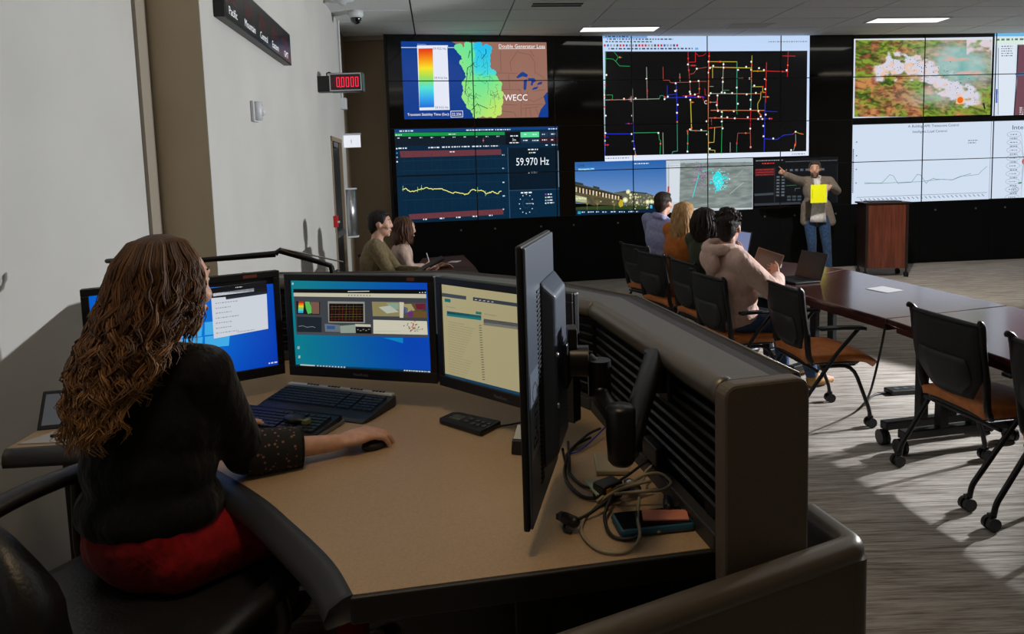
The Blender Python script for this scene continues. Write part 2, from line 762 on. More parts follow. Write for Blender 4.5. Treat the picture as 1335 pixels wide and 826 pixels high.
mb = MB().box(-0.28, -0.262, -0.135, -0.012, 0, CEIL)
struct('trim_1', wall_local(mb), M_BEAD)
struct('wall_back', MB().box(-2.9, -1.35, 9.86, 10.0, 0, CEIL), M_TAUPE)
struct('trim_2', MB().box(-2.3, -1.68, 9.79, 9.86, 3.58, CEIL), M_BEAD, bevel=0.015)
struct('wall_right', MB().box(10.2, 10.35, -3, 12.0, 0, CEIL), M_WALL)

# door with frame in the left wall
dr = MB().box(-0.06, -0.02, DY0 + 0.04, DY1 - 0.04, 0.01, DZ - 0.04)
door = struct('door_1', wall_local(dr), M_DARKGREY)
fr = MB().box(-0.15, 0.012, DY0, DY0 + 0.05, 0, DZ).box(-0.15, 0.012, DY1 - 0.05, DY1, 0, DZ).box(-0.15, 0.012, DY0, DY1, DZ - 0.05, DZ)
wall_local(fr).build('door_frame', M_TAUPE, door)
wall_local(MB().box(-0.02, 0.015, DY0 + 0.1, DY1 - 0.1, 0.98, 1.04)).build('push_bar', M_STEEL, door)
wall_local(MB().box(-0.02, 0.02, DY0 + 0.08, DY0 + 0.42, 2.03, 2.09)).build('door_closer', M_BLACKMETAL, door)

# ceiling: slab and lay-in tiles
ceiling = struct('ceiling', MB().box(-3.2, 10.6, -3.0, 12.4, 3.672, 3.80), M_GRID)
tile_mesh = MB().box(-0.59, 0.59, -0.291, 0.291, -0.018, 0.012).mesh('tile', M_TILE)
for i in range(-3, 10):
    for j in range(10, 20):
        c = Matrix.Rotation(WB_ROT, 4, 'Z') @ Vector((i * 1.2 + 0.35, j * 0.6 + 0.35, 3.660))
        if c.x < -2.75 or c.x > 10.2 or c.y < 6.2 or c.y > 9.9 + 0.16 * (c.x + 1.7):
            continue
        t = obj_from_mesh('tile', tile_mesh, ceiling)
        t.location = c
        t.rotation_euler = (0, 0, WB_ROT)
MB().box(-3.2, 10.6, -3.0, 6.0, 3.642, 3.672).build('plain_panel', M_TILE, ceiling)


def troffer(x, y, label, grp='lit ceiling lights in front of the display wall', m=None):
    r = thing('ceiling_light', label, 'ceiling light', (x, y, 3.642), WB_ROT, grp)
    MB().box(-0.56, 0.56, -0.16, -0.14, -0.014, 0).box(-0.56, 0.56, 0.14, 0.16, -0.014, 0).box(-0.56, -0.54, -0.14, 0.14, -0.014, 0).box(0.54, 0.56, -0.14, 0.14, -0.014, 0).build('frame', M_WHITEPL, r)
    MB().box(-0.54, 0.54, -0.14, 0.14, -0.010, 0).build('diffuser', m or M_LAMP, r)
    return r


troffer(1.60, 9.83, 'long lit ceiling light above the power grid map window')
troffer(5.66, 9.83, 'long lit ceiling light above the satellite fire map window')
for yy, row in ((7.02, 'first'), (3.9, 'second'), (1.1, 'third')):
    for xx, nth in ((-0.1, 'first'), (2.72, 'second'), (5.6, 'third'), (8.5, 'fourth')):
        troffer(xx + 0.1 * (7.0 - yy), yy, 'dimmed ceiling light, %s from the left wall in the %s row before the display wall' % (nth, row), 'dimmed ceiling lights over the seating', M_LAMPDIM if row == 'first' else M_LAMPLOW)
r = thing('ceiling_vent', 'pale square air vent in the ceiling above the grid map', 'air vent', (3.45, 9.93, 3.642), WB_ROT)
MB().box(-0.34, 0.34, -0.17, 0.17, -0.006, 0).build('frame', M_WHITEPL, r)
vs_ = MB()
for k in range(6):
    vs_.box(-0.3, 0.3, -0.14 + k * 0.05, -0.12 + k * 0.05, -0.011, -0.006)
vs_.build('louver', M_TILE, r)
r = thing('ceiling_vent', 'dark slotted air diffuser in the ceiling left of the first lit light', 'air vent', (0.62, 8.3, 3.642), WB_ROT)
MB().box(-0.35, 0.35, -0.12, 0.12, -0.008, 0).build('frame', M_TILE, r)
MB().box(-0.3, 0.3, -0.08, -0.02, -0.012, -0.008).box(-0.3, 0.3, 0.02, 0.08, -0.012, -0.008).build('slot', M_GRID, r)

# ------------------------------------------------------------------ video wall
VW = 1.2
VANG = [12, 11, 10, 9, 8, 7, 5.5, 4.5, 3.5, 2.5]
VPTS = [Vector((-1.665, 9.72))]
for a in VANG:
    VPTS.append(VPTS[-1] + VW * Vector((math.cos(math.radians(a)), math.sin(math.radians(a)))))
VROW = [1.0, 1.667, 2.337, 3.0, 3.655]


def wall_point(x, z, l):
    i = min(max(int(math.floor(x / VW + 1e-9)), 0), len(VANG) - 1)
    a = math.radians(VANG[i])
    d, n = Vector((math.cos(a), math.sin(a))), Vector((math.sin(a), -math.cos(a)))
    p = VPTS[i] + d * (x - i * VW) + n * l
    return Vector((p.x, p.y, z))


vw = thing('video_wall', 'curved black wall of tiled display panels showing maps and charts', 'video wall', (2.5, 10.45, 0))
for i in range(len(VANG)):
    for j in range(4):
        g = 0.0015
        x0, x1, z0, z1 = i * VW + g, (i + 1) * VW - g, VROW[j] + g, VROW[j + 1] - g
        vs = [wall_point(x, z, 0) for x, z in ((x0, z0), (x1 - 1e-6, z0), (x1 - 1e-6, z1), (x0, z1))]
        vb = [wall_point(x, z, -0.09) for x, z in ((x0, z0), (x1 - 1e-6, z0), (x1 - 1e-6, z1), (x0, z1))]
        MB().add(vs + vb, [(0, 1, 2, 3), (7, 6, 5, 4), (0, 4, 5, 1), (1, 5, 6, 2), (2, 6, 7, 3), (3, 7, 4, 0)]).build('display_panel', M_GLOSSBLACK, vw, world=True)
    x0, x1 = i * VW + 0.002, (i + 1) * VW - 0.002
    vs = [wall_point(x, z, -0.01) for x, z in ((x0, 0.0), (x1, 0.0), (x1, 0.995), (x0, 0.995))]
    vb = [wall_point(x, z, -0.09) for x, z in ((x0, 0.0), (x1, 0.0), (x1, 0.995), (x0, 0.995))]
    sk = MB().add(vs + vb, [(0, 1, 2, 3), (7, 6, 5, 4), (0, 4, 5, 1), (1, 5, 6, 2), (2, 6, 7, 3), (3, 7, 4, 0)]).build('skirt_panel', M_BLACKSKIRT, vw, world=True)
    for xx in (x0 + 0.25, x1 - 0.25):
        MB().cyl(wall_point(xx, 0.86, -0.012), wall_point(xx, 0.86, 0.0), 0.014, n=10).build('bolt', M_STEEL, sk, world=True)
MB().add([Vector((-1.70, 9.70, 0)), Vector((-1.667, 9.707, 0)), Vector((-1.667, 9.707, 3.64)), Vector((-1.70, 9.70, 3.64)),
          Vector((-1.70, 9.84, 0)), Vector((-1.667, 9.84, 0)), Vector((-1.667, 9.84, 3.64)), Vector((-1.70, 9.84, 3.64))],
         [(0, 1, 2, 3), (7, 6, 5, 4), (0, 4, 5, 1), (1, 5, 6, 2), (2, 6, 7, 3), (3, 7, 4, 0)]).build('side_frame', M_BLACKPL, vw, world=True)
for i in range(1, len(VANG)):
    q = MB()
    for l in (0.0,):
        a, b = wall_point(i * VW - 0.007, 1.0, 0.0078), wall_point(i * VW + 0.007, 1.0, 0.0078)
        c, d = wall_point(i * VW + 0.007, 3.655, 0.0078), wall_point(i * VW - 0.007, 3.655, 0.0078)
        a2, b2 = wall_point(i * VW - 0.007, 1.0, 0.0), wall_point(i * VW + 0.007, 1.0, 0.0)
        c2, d2 = wall_point(i * VW + 0.007, 3.655, 0.0), wall_point(i * VW - 0.007, 3.655, 0.0)
        q.add([a, b, c, d, a2, b2, c2, d2], [(0, 1, 2, 3), (7, 6, 5, 4), (0, 4, 5, 1), (1, 5, 6, 2), (2, 6, 7, 3), (3, 7, 4, 0)])
    q.build('seam_strip', M_BLACKPL, vw, world=True)
for z in VROW[1:-1]:
    q = MB()
    for i in range(len(VANG)):
        x0, x1 = i * VW + 0.007, (i + 1) * VW - 0.007
        P = [wall_point(x, zz, l) for l in (0.0078, 0.0) for x, zz in ((x0, z - 0.006), (x1, z - 0.006), (x1, z + 0.006), (x0, z + 0.006))]
        q.add(P, [(0, 1, 2, 3), (7, 6, 5, 4), (0, 4, 5, 1), (1, 5, 6, 2), (2, 6, 7, 3), (3, 7, 4, 0)])
    q.build('seam_strip', M_BLACKPL, vw, world=True)


# ------------------------------------------------------------------ pictures: measured drawings mapped to a window
def homography(src, dst):
    A, B = [], []
    for (x, y), (u, v) in zip(src, dst):
        A.append([x, y, 1, 0, 0, 0, -u * x, -u * y])
        B.append(u)
        A.append([0, 0, 0, x, y, 1, -v * x, -v * y])
        B.append(v)
    h = np.linalg.solve(np.array(A, float), np.array(B, float))
    return np.append(h, 1).reshape(3, 3)


class Picture(Canvas):
    """draws in the units of a measured sketch (y down); corners TL, TR, BR, BL map to the window rectangle"""

    def __init__(self, fn, rect, corners, cuts=()):
        x0, x1, y0, y1 = rect
        super().__init__(fn, x1 - x0, y1 - y0, cuts)
        self.Hm = homography(corners, [(x0, y1), (x1, y1), (x1, y0), (x0, y0)])
        tl, tr, br, bl = corners
        self.k = (y1 - y0) / (0.5 * (bl[1] - tl[1] + br[1] - tr[1]))
        self.rc = rect

    def m(self, p):
        q = self.Hm @ np.array([p[0], p[1], 1.0])
        return (float(q[0] / q[2]), float(q[1] / q[2]))

    def clip(self, p):
        x0, x1, y0, y1 = self.rc
        return (min(max(p[0], x0), x1), min(max(p[1], y0), y1))

    def bg(self, col):
        x0, x1, y0, y1 = self.rc
        Canvas.rect(self, x0, y0, x1, y1, col)

    def r(self, X0, Y0, X1, Y1, col):
        a, b, c, d = [self.m(p) for p in ((X0, Y1), (X1, Y1), (X1, Y0), (X0, Y0))]
        self.poly([a, b, c, d], col)

    def gr(self, X0, Y0, X1, Y1, nx, ny, col):
        """col(u, v) with v down"""
        Hi = np.linalg.inv(self.Hm)

        def cc(x, y):
            q = Hi @ np.array([x, y, 1.0])
            return col((q[0] / q[2] - X0) / (X1 - X0), (q[1] / q[2] - Y0) / (Y1 - Y0))
        for i in range(nx):
            for j in range(ny):
                q = [(i / nx, (j + 1) / ny), ((i + 1) / nx, (j + 1) / ny), ((i + 1) / nx, j / ny), (i / nx, j / ny)]
                self.poly([self.m((X0 + (X1 - X0) * u, Y0 + (Y1 - Y0) * v)) for u, v in q], cc)

    def poly(self, poly, col, layer=None):
        """as in Canvas, kept inside the window"""
        x0, x1, y0, y1 = self.rc
        for ax, lim, sg in ((0, x0, 1), (0, x1, -1), (1, y0, 1), (1, y1, -1)):
            o = []
            for i in range(len(poly)):
                a, b = poly[i], poly[(i + 1) % len(poly)]
                da, db = sg * (a[ax] - lim), sg * (b[ax] - lim)
                if da >= 0:
                    o.append(a)
                if (da >= 0) != (db >= 0):
                    t = da / (da - db)
                    o.append((a[0] + (b[0] - a[0]) * t, a[1] + (b[1] - a[1]) * t))
            poly = o
            if len(poly) < 3:
                return
        super().poly(poly, col, layer)

    def ln(self, pts, w, col):
        Canvas.line(self, [self.m(p) for p in pts], w * self.k, col)

    def bl(self, pts, col):
        Canvas.blob(self, [self.m(p) for p in pts], col)

    def dot(self, X, Y, r, col, n=8):
        x, y = self.m((X, Y))
        Canvas.disc(self, x, y, r * self.k, col, n)

    def tx(self, s, X, Y, h, col, X1=None, align='l'):
        """text with its baseline at (X, Y); X1 = right end"""
        a = self.m((X, Y))
        w = None if X1 is None else self.m((X1, Y))[0] - a[0]
        Canvas.text(self, s, a[0], a[1], h * self.k, col, w, align)

    def sc(self, X, Y, X1, h, col, dens=0.75):
        a, b = self.m((X, Y)), self.m((X1, Y))
        Canvas.scribble(self, a[0], a[1], b[0] - a[0], h * self.k, col, dens)


CUTS = [i * VW for i in range(1, len(VANG))]


def wall_pic(rect, corners):
    p = Picture(lambda x, y, l: wall_point(x, y, 0.002 + l), rect, corners, CUTS)
    return p


# --- window: double generator loss map
p = wall_pic((0.20, 2.30, 2.468, 3.547), [(100, 78), (1197, 92), (1218, 658), (133, 668)])
OCEAN, LAND = (8, 58, 140), (150, 107, 92)
p.bg(OCEAN)
p.up()
p.bl([(480, 82), (1197, 92), (1218, 658), (690, 664), (640, 560), (600, 430), (610, 300), (585, 230), (560, 120)], LAND)
p.up()
p.bl([(1140, 660), (1160, 600), (1195, 555), (1180, 500), (1205, 470), (1217, 470), (1218, 658)], OCEAN)
p.bl([(972, 355), (1000, 325), (1020, 312), (1060, 335), (1055, 355), (1020, 348), (985, 362)], OCEAN)
p.bl([(1030, 375), (1055, 370), (1050, 440), (1040, 456), (1028, 440)], OCEAN)
p.bl([(1062, 362), (1110, 362), (1122, 385), (1100, 400), (1095, 420), (1082, 415), (1088, 385), (1062, 378)], OCEAN)
p.bl([(1090, 452), (1105, 432), (1140, 425), (1130, 445)], OCEAN)
p.bl([(1128, 415), (1140, 395), (1170, 388), (1165, 408)], OCEAN)
for q in ([(850, 150), (858, 310)], [(830, 320), (980, 325)], [(985, 150), (925, 240), (935, 310)], [(985, 165), (1075, 185), (1110, 240), (1115, 330)], [(1075, 150), (1105, 200)],
          [(915, 330), (925, 440)], [(870, 445), (1010, 450)], [(990, 440), (1030, 500), (1010, 560), (1015, 650)], [(880, 560), (980, 565)], [(870, 610), (960, 620), (975, 655)],
          [(1030, 565), (1190, 560)], [(1060, 460), (1050, 520), (1110, 540), (1180, 505)], [(1050, 590), (1050, 655)], [(1075, 590), (1090, 655)], [(1120, 585), (1145, 640)], [(1020, 590), (1140, 580)], [(1120, 320), (1195, 370)], [(1100, 460), (1190, 450)]):
    p.ln(q, 2.2, (86, 60, 54))
p.up()
p.ln([(103, 125), (520, 127)], 5, (200, 215, 240))
BL = [(525, 125), (545, 120), (575, 150), (600, 105), (640, 112), (690, 105), (700, 130), (745, 125), (765, 135), (760, 290), (800, 320), (815, 370), (845, 405), (840, 440), (858, 480), (855, 540), (845, 590), (845, 620), (810, 640), (670, 640), (655, 605), (620, 570), (585, 500), (585, 400), (610, 330), (565, 240), (590, 230), (545, 150)]


def heat(X, Y):
    t = (Y - 100) / 560 + 0.25 * math.sin(X * 0.013 + Y * 0.004)
    if X > 655 and Y < 330:
        return lerp3((30, 185, 240), (70, 215, 215), (Y - 90) / 260)
    return lerp3((80, 225, 165), (190, 228, 105), t)


p.bl(BL, (100, 222, 150))
p.up()
from mathutils.geometry import intersect_point_tri_2d


def inside(pt, poly):
    c = False
    for i in range(len(poly)):
        (x1, y1), (x2, y2) = poly[i], poly[i - 1]
        if (y1 > pt[1]) != (y2 > pt[1]) and pt[0] < (x2 - x1) * (pt[1] - y1) / (y2 - y1) + x1:
            c = not c
    return c


for i, (x, y) in enumerate(BL):
    p.dot(x, y, 24, heat(x, y), 14)
for k in range(2200):
    X, Y = random.uniform(510, 880), random.uniform(95, 660)
    if inside((X, Y), BL):
        p.dot(X, Y, random.uniform(16, 26), heat(X + random.uniform(-10, 10), Y + random.uniform(-15, 15)), 9)
p.up()
for k in range(90):
    X, Y = random.uniform(540, 860), random.uniform(110, 640)
    if inside((X, Y), BL):
        q = [(X, Y)]
        a = random.uniform(0, 6.28)
        for _ in range(random.randint(2, 5)):
            a += random.uniform(-1.0, 1.0)
            q.append((q[-1][0] + 18 * math.cos(a), q[-1][1] + 22 * math.sin(a)))
        q = [z for z in q if inside(z, BL)]
        if len(q) > 1:
            p.ln(q, 2.0, (30, 84, 74))
        p.dot(X, Y, 3, (20, 50, 45))
for q in ([(600, 330), (605, 280), (640, 260), (655, 240)], [(590, 480), (592, 420), (600, 360), (605, 320)], [(640, 600), (680, 555), (760, 590)], [(740, 140), (745, 170), (720, 200), (712, 215)], [(610, 205), (622, 150)]):
    p.ln(q, 5, (20, 55, 60))
p.r(222, 110, 455, 120, (235, 238, 250))
p.bl([(222, 110), (450, 112), (474, 598), (246, 601)], (228, 232, 246))
p.up()


def rainbow(u, v):
    st = [(225, 50, 20), (245, 140, 10), (248, 225, 30), (150, 220, 90), (80, 225, 215), (50, 170, 235), (30, 110, 215)]
    f = min(v * 6, 5.999)
    return lerp3(st[int(f)], st[int(f) + 1], f - int(f))


for j in range(40):
    v0, v1 = j / 40, (j + 1) / 40
    a = [(232 + 14 * v1, 134 + 446 * v1), (340 + 17 * v1, 132 + 446 * v1), (340 + 17 * v0, 132 + 446 * v0), (232 + 14 * v0, 134 + 446 * v0)]
    p.poly([p.m(z) for z in a], rainbow(0, v0 + 0.0125))
p.tx('59.922 Hz', 344, 142, 16, (70, 76, 96), 442)
p.tx('59.916 Hz', 355, 364, 16, (70, 76, 96), 454)
p.tx('59.910 Hz', 364, 588, 16, (70, 76, 96), 464)
p.tx('Frequency', 226, 106, 9, (190, 205, 235), 290)
p.tx('Double Generator Loss', 840, 132, 28, (250, 250, 250), 1186)
p.ln([(838, 139), (1188, 139)], 3, (240, 240, 240))
p.tx('WECC', 884, 532, 48, (255, 255, 255), 1060)
p.tx('Transient Stability Time (Sec):', 156, 642, 19, (255, 255, 255), 472)
p.ln([(482, 608), (572, 606), (573, 652), (484, 654), (482, 608)], 4, (235, 240, 250))
p.tx('22.336', 492, 642, 21, (255, 255, 255), 562)
p.build('screen_image', M_SCREEN, vw, True, label='map of the west with rainbow scale titled double generator loss')

# --- window: frequency dashboard
p = wall_pic((0.055, 2.44, 1.003, 2.343), [(52, 72), (1228, 45), (1250, 715), (90, 765)])
NAVY = (2, 31, 52)
p.gr(50, 40, 1252, 770, 12, 8, lambda u, v: lerp3((6, 36, 58), (0, 40, 66), u * 0.6 + v * 0.4))
p.c = [[tuple(z) for z in q] for q in p.c]
p.up()
p.bl([(52, 72), (1228, 45), (1229, 72), (54, 102)], (14, 62, 122))
p.ln([(54, 70), (1228, 47)], 7, (190, 205, 225))
p.bl([(54, 104), (843, 92), (844, 116), (56, 130)], (18, 150, 70))
p.bl([(56, 130), (846, 117), (852, 188), (60, 200)], (13, 27, 40))
p.bl([(848, 95), (955, 92), (958, 185), (852, 188)], (5, 12, 22))
p.bl([(90, 238), (818, 222), (822, 262), (100, 285)], (106, 54, 62))
p.bl([(160, 700), (838, 662), (840, 702), (170, 738)], (106, 54, 62))
p.bl([(860, 212), (1233, 205), (1240, 512), (880, 525)], (3, 24, 40))
p.bl([(958, 95), (1093, 91), (1094, 131), (960, 134)], (92, 220, 150))
for (x0, y0, x1, y1, c) in ((1098, 92, 1160, 130, (30, 52, 74)), (1165, 90, 1228, 128, (30, 52, 74)), (960, 138, 1024, 175, (30, 52, 74)), (1030, 137, 1094, 173, (30, 52, 74)), (1098, 135, 1162, 172, (60, 24, 34)), (1166, 134, 1229, 170, (60, 24, 34))):
    p.bl([(x0, y0), (x1, y0 - 1), (x1 + 2, y1 - 1), (x0 + 2, y1)], c)
p.up()
for y in (300, 372, 405, 470, 585):
    p.ln([(95 + y * 0.03, y + 12), (860, y - 12)], 2 if y != 405 else 4, (22, 62, 88) if y != 405 else (2, 18, 34))
for k in range(11):
    X = 120 + k * 66
    p.ln([(X, 250), (X + 24, 720)], 1.6, (14, 52, 76))
p.ln([(866, 210), (888, 735)], 4, (60, 92, 118))
p.ln([(878, 527), (1242, 514)], 4, (50, 82, 108))
p.ln([(1232, 232), (1240, 500)], 5, (120, 150, 175))
q, y = [], 515
ctrl = [(115, 515), (140, 512), (165, 532), (195, 532), (250, 512), (290, 508), (330, 516), (390, 512), (430, 528), (470, 545), (505, 538), (560, 555), (590, 545), (610, 520), (650, 525), (690, 525), (710, 550), (760, 535), (795, 550), (830, 522)]
for a, b in zip(ctrl[:-1], ctrl[1:]):
    n = max(int((b[0] - a[0]) / 6), 1)
    for k in range(n):
        q.append((a[0] + (b[0] - a[0]) * k / n, a[1] + (b[1] - a[1]) * k / n + random.uniform(-4, 4)))
p.ln(q, 5.5, (240, 236, 130))
for X in (117, 222, 249, 652, 710):
    Y = dict(((117, 512), (222, 520), (249, 508), (652, 522), (710, 548)))[X]
    p.ln([(X, Y - 20), (X, Y + 18)], 3, (150, 200, 150))
p.tx('59.970 Hz', 930, 342, 56, (238, 244, 250), 1168)
for X, Y, X1, h in ((88, 96, 188, 9), (566, 86, 764, 8), (775, 82, 885, 8), (1160, 74, 1222, 8), (440, 116, 492, 7), (60, 124, 105, 7), (82, 222, 142, 9), (296, 216, 380, 9), (394, 212, 450, 9), (462, 210, 522, 9),
                     (535, 208, 598, 9), (610, 206, 676, 9), (690, 203, 732, 8), (745, 202, 800, 8), (450, 246, 490, 8), (1014, 228, 1086, 9), (1036, 250, 1070, 8), (1040, 396, 1082, 8), (965, 548, 1044, 10),
                     (1160, 558, 1196, 9), (1158, 580, 1192, 9), (1160, 602, 1198, 9), (1158, 622, 1206, 9), (885, 128, 940, 9), (880, 178, 950, 8), (1140, 194, 1160, 8), (1185, 192, 1225, 8), (978, 160, 1014, 8), (1045, 160, 1090, 8),
                     (1115, 156, 1150, 8), (1180, 155, 1200, 8), (1115, 114, 1140, 8), (1180, 112, 1208, 8), (985, 116, 1000, 9), (1045, 116, 1080, 8), (1003, 625, 1060, 4)):
    p.sc(X, Y, X1, h, (222, 230, 240) if h < 10 else (240, 244, 250))
for k in range(10):
    X = 82 + k * 79
    p.sc(X - 8, 146 - k * 1.8, X + 12, 7, (200, 210, 220))
for k in range(5):
    X = 280 + k * 118
    p.sc(X - 16, 742 - k * 7, X + 16, 9, (225, 232, 240))
for Y in (268, 366, 470, 570, 668):
    p.sc(822 + Y * 0.02, Y, 838 + Y * 0.02, 8, (210, 220, 230))
p.tx('3m', 900, 160, 18, (240, 244, 250), 925)
p.dot(690, 157, 6, (225, 90, 80))
p.ln([(690, 140), (690, 172)], 2, (160, 120, 120))
for k in range(12):
    a = 2 * PI * k / 12
    p.dot(1005 + 50 * math.cos(a), 625 + 70 * math.sin(a), 4, (225, 230, 236))
p.ring(*p.m((1005, 622)), 28 * p.k, 34 * p.k, 1.5 * p.k, (60, 90, 110))
for (X, Y, c) in ((1145, 554, (180, 70, 190)), (1146, 577, (190, 225, 150)), (1146, 599, (150, 210, 240)), (1146, 620, (240, 240, 240)), (1026, 247, (230, 220, 120)), (1022, 394, (230, 230, 235)), (70, 220, (220, 230, 240)), (72, 252, (60, 140, 220)), (73, 283, (150, 165, 180)), (74, 316, (225, 230, 240))):
    p.dot(X, Y, 6, c)
p.build('screen_image', M_SCREEN, vw, True, label='dark blue dashboard with a yellow frequency trace')

# --- window: power grid map
p = wall_pic((2.63 * VW, 5.395 * VW, 1.795, 3.645), [(22, 27), (1302, 30), (1303, 772), (45, 806)])
p.gr(20, 24, 1304, 808, 8, 6, lambda u, v: lerp3((190, 214, 246), (226, 234, 250), v))
p.up()
p.bl([(38, 124), (1288, 124), (1288, 745), (46, 772)], (10, 10, 12))
p.bl([(24, 27), (300, 28), (300, 42), (24, 42)], (120, 165, 225))
p.up()
for X, Y, X1, h, c in ((40, 36, 180, 8, (40, 70, 120)), (50, 52, 462, 8, (80, 90, 110)), (40, 68, 330, 8, (70, 110, 110)), (60, 112, 590, 9, (60, 70, 90)), (1050, 70, 1290, 6, (120, 130, 150)), (50, 790, 200, 6, (130, 140, 160)), (1200, 766, 1280, 6, (120, 130, 150))):
    p.sc(X, Y, X1, h, c, 0.6)
for k in range(24):
    X = 36 + k * 19.6
    c = [(200, 40, 50), (60, 70, 90), (150, 155, 165), (40, 90, 170)][(k * 7 + k // 3) % 4] if k not in (11, 12, 13) else (200, 40, 50)
    p.r(X - 6, 80, X + 6, 94, c)
p.r(598, 102, 618, 114, (90, 170, 235))
G, RD, OR, YE, BU, TE, WH, PK = (40, 165, 90), (205, 35, 48), (225, 110, 35), (190, 180, 50), (35, 50, 205), (60, 150, 125), (150, 165, 150), (170, 80, 70)
LINES = [
    (G, [(42, 128), (42, 360)], 7), (TE, [(38, 360), (42, 770)], 4), (BU, [(42, 635), (44, 768)], 5), (G, [(95, 128), (122, 160), (145, 162)], 4), (G, [(122, 160), (105, 185), (130, 214), (194, 216)], 4), (G, [(44, 168), (90, 172), (105, 185)], 4),
    (G, [(50, 394), (88, 394), (88, 424)], 4), (WH, [(40, 425), (380, 418)], 5), (PK, [(80, 424), (205, 421)], 4), (WH, [(212, 355), (218, 560)], 5), (BU, [(218, 560), (222, 690), (234, 740)], 7), (WH, [(232, 740), (236, 764)], 4),
    (WH, [(298, 222), (305, 425)], 5), (PK, [(302, 310), (305, 425)], 4), (BU, [(46, 635), (215, 635)], 6), (G, [(222, 629), (378, 627), (382, 670), (390, 676), (388, 760)], 5), (WH, [(404, 628), (408, 760)], 5), (BU, [(170, 572), (218, 573)], 4), (BU, [(44, 703), (72, 703)], 4), (BU, [(44, 655), (66, 655)], 4),
    (PK, [(400, 220), (403, 303), (440, 303), (448, 318), (478, 320)], 4), (PK, [(448, 318), (570, 315)], 4), (WH, [(505, 262), (507, 310)], 4), (TE, [(380, 415), (386, 398), (404, 398), (412, 415), (432, 412)], 4),
    (BU, [(428, 335), (428, 395), (485, 390)], 5), (BU, [(484, 330), (488, 440), (492, 560)], 6), (BU, [(432, 412), (570, 408)], 6), (TE, [(492, 560), (496, 742), (466, 746), (462, 760)], 5), (RD, [(525, 400), (575, 400), (625, 385)], 5), (BU, [(570, 408), (660, 408)], 7), (RD, [(600, 410), (650, 405)], 5),
    (RD, [(555, 128), (557, 205)], 5), (RD, [(600, 128), (602, 190), (560, 192)], 5), (RD, [(605, 135), (622, 155), (650, 150), (668, 135)], 4), (PK, [(557, 205), (568, 312)], 4), (PK, [(568, 212), (608, 212)], 4), (PK, [(570, 265), (590, 262), (612, 232), (690, 220)], 4), (PK, [(568, 312), (690, 310)], 4), (PK, [(626, 310), (628, 388)], 4), (PK, [(568, 312), (574, 410)], 4),
    (YE, [(574, 430), (582, 612)], 7), (YE, [(580, 440), (595, 440)], 4), (WH, [(575, 615), (685, 618)], 5), (TE, [(560, 615), (558, 745)], 5), (OR, [(556, 610), (557, 640)], 4),
    (RD, [(686, 128), (684, 300)], 7), (OR, [(684, 190), (684, 620)], 7), (YE, [(686, 620), (688, 770)], 6), (YE, [(688, 188), (858, 190)], 5), (OR, [(688, 188), (775, 189)], 4), (YE, [(690, 222), (950, 229)], 6), (OR, [(690, 222), (860, 226)], 4), (YE, [(708, 225), (709, 290)], 5), (WH, [(775, 190), (770, 380)], 5),
    (TE, [(858, 192), (860, 480)], 6), (TE, [(868, 292), (935, 295)], 5), (G, [(858, 480), (862, 515)], 4), (YE, [(950, 152), (948, 235)], 5), (OR, [(948, 235), (948, 320)], 6), (TE, [(948, 320), (946, 490)], 6), (RD, [(946, 490), (944, 610)], 5), (PK, [(944, 610), (948, 722)], 5), (YE, [(955, 248), (1030, 248)], 5), (RD, [(1040, 195), (1036, 440)], 6), (RD, [(1040, 248), (1175, 253)], 6),
    (RD, [(1172, 128), (1168, 285)], 5), (RD, [(1138, 155), (1215, 157)], 5), (YE, [(955, 345), (1018, 345), (1018, 380), (1035, 380)], 5), (WH, [(690, 386), (950, 389)], 5), (OR, [(850, 388), (1010, 388)], 4), (WH, [(690, 342), (715, 342)], 4), (G, [(770, 366), (812, 366)], 4), (WH, [(742, 390), (738, 470), (745, 495)], 4), (WH, [(675, 440), (735, 440)], 4),
    (RD, [(662, 355), (664, 395), (690, 400)], 4), (RD, [(650, 410), (655, 430), (680, 436)], 4), (YE, [(1008, 375), (1005, 420), (988, 450), (990, 500), (1008, 520)], 5), (WH, [(1020, 408), (1058, 408)], 5), (OR, [(700, 490), (1030, 492)], 6), (YE, [(770, 492), (850, 492)], 4), (PK, [(690, 538), (1030, 545)], 5), (OR, [(690, 536), (800, 538)], 4), (PK, [(704, 540), (706, 580)], 4), (OR, [(690, 600), (775, 592)], 4),
    (G, [(771, 495), (768, 760)], 5), (YE, [(725, 595), (722, 688), (690, 690)], 5), (YE, [(690, 735), (728, 738), (728, 752)], 5), (WH, [(822, 690), (822, 750)], 5), (PK, [(945, 632), (868, 632), (862, 700)], 4), (TE, [(862, 690), (862, 750)], 4), (BU, [(1034, 440), (1030, 745)], 6), (BU, [(1036, 497), (1110, 500)], 4), (BU, [(1036, 543), (1075, 543)], 4), (BU, [(1036, 668), (1110, 672), (1150, 645), (1205, 640)], 6), (RD, [(1205, 640), (1222, 625)], 5), (YE, [(1222, 625), (1245, 635), (1270, 640)], 4), (WH, [(1222, 640), (1224, 690), (1210, 742)], 4),
    (RD, [(735, 460), (740, 400)], 3), (BU, [(420, 412), (412, 405)], 4)]
for c, pts, w in LINES:
    p.ln(pts, w * 0.7, c)
p.up()
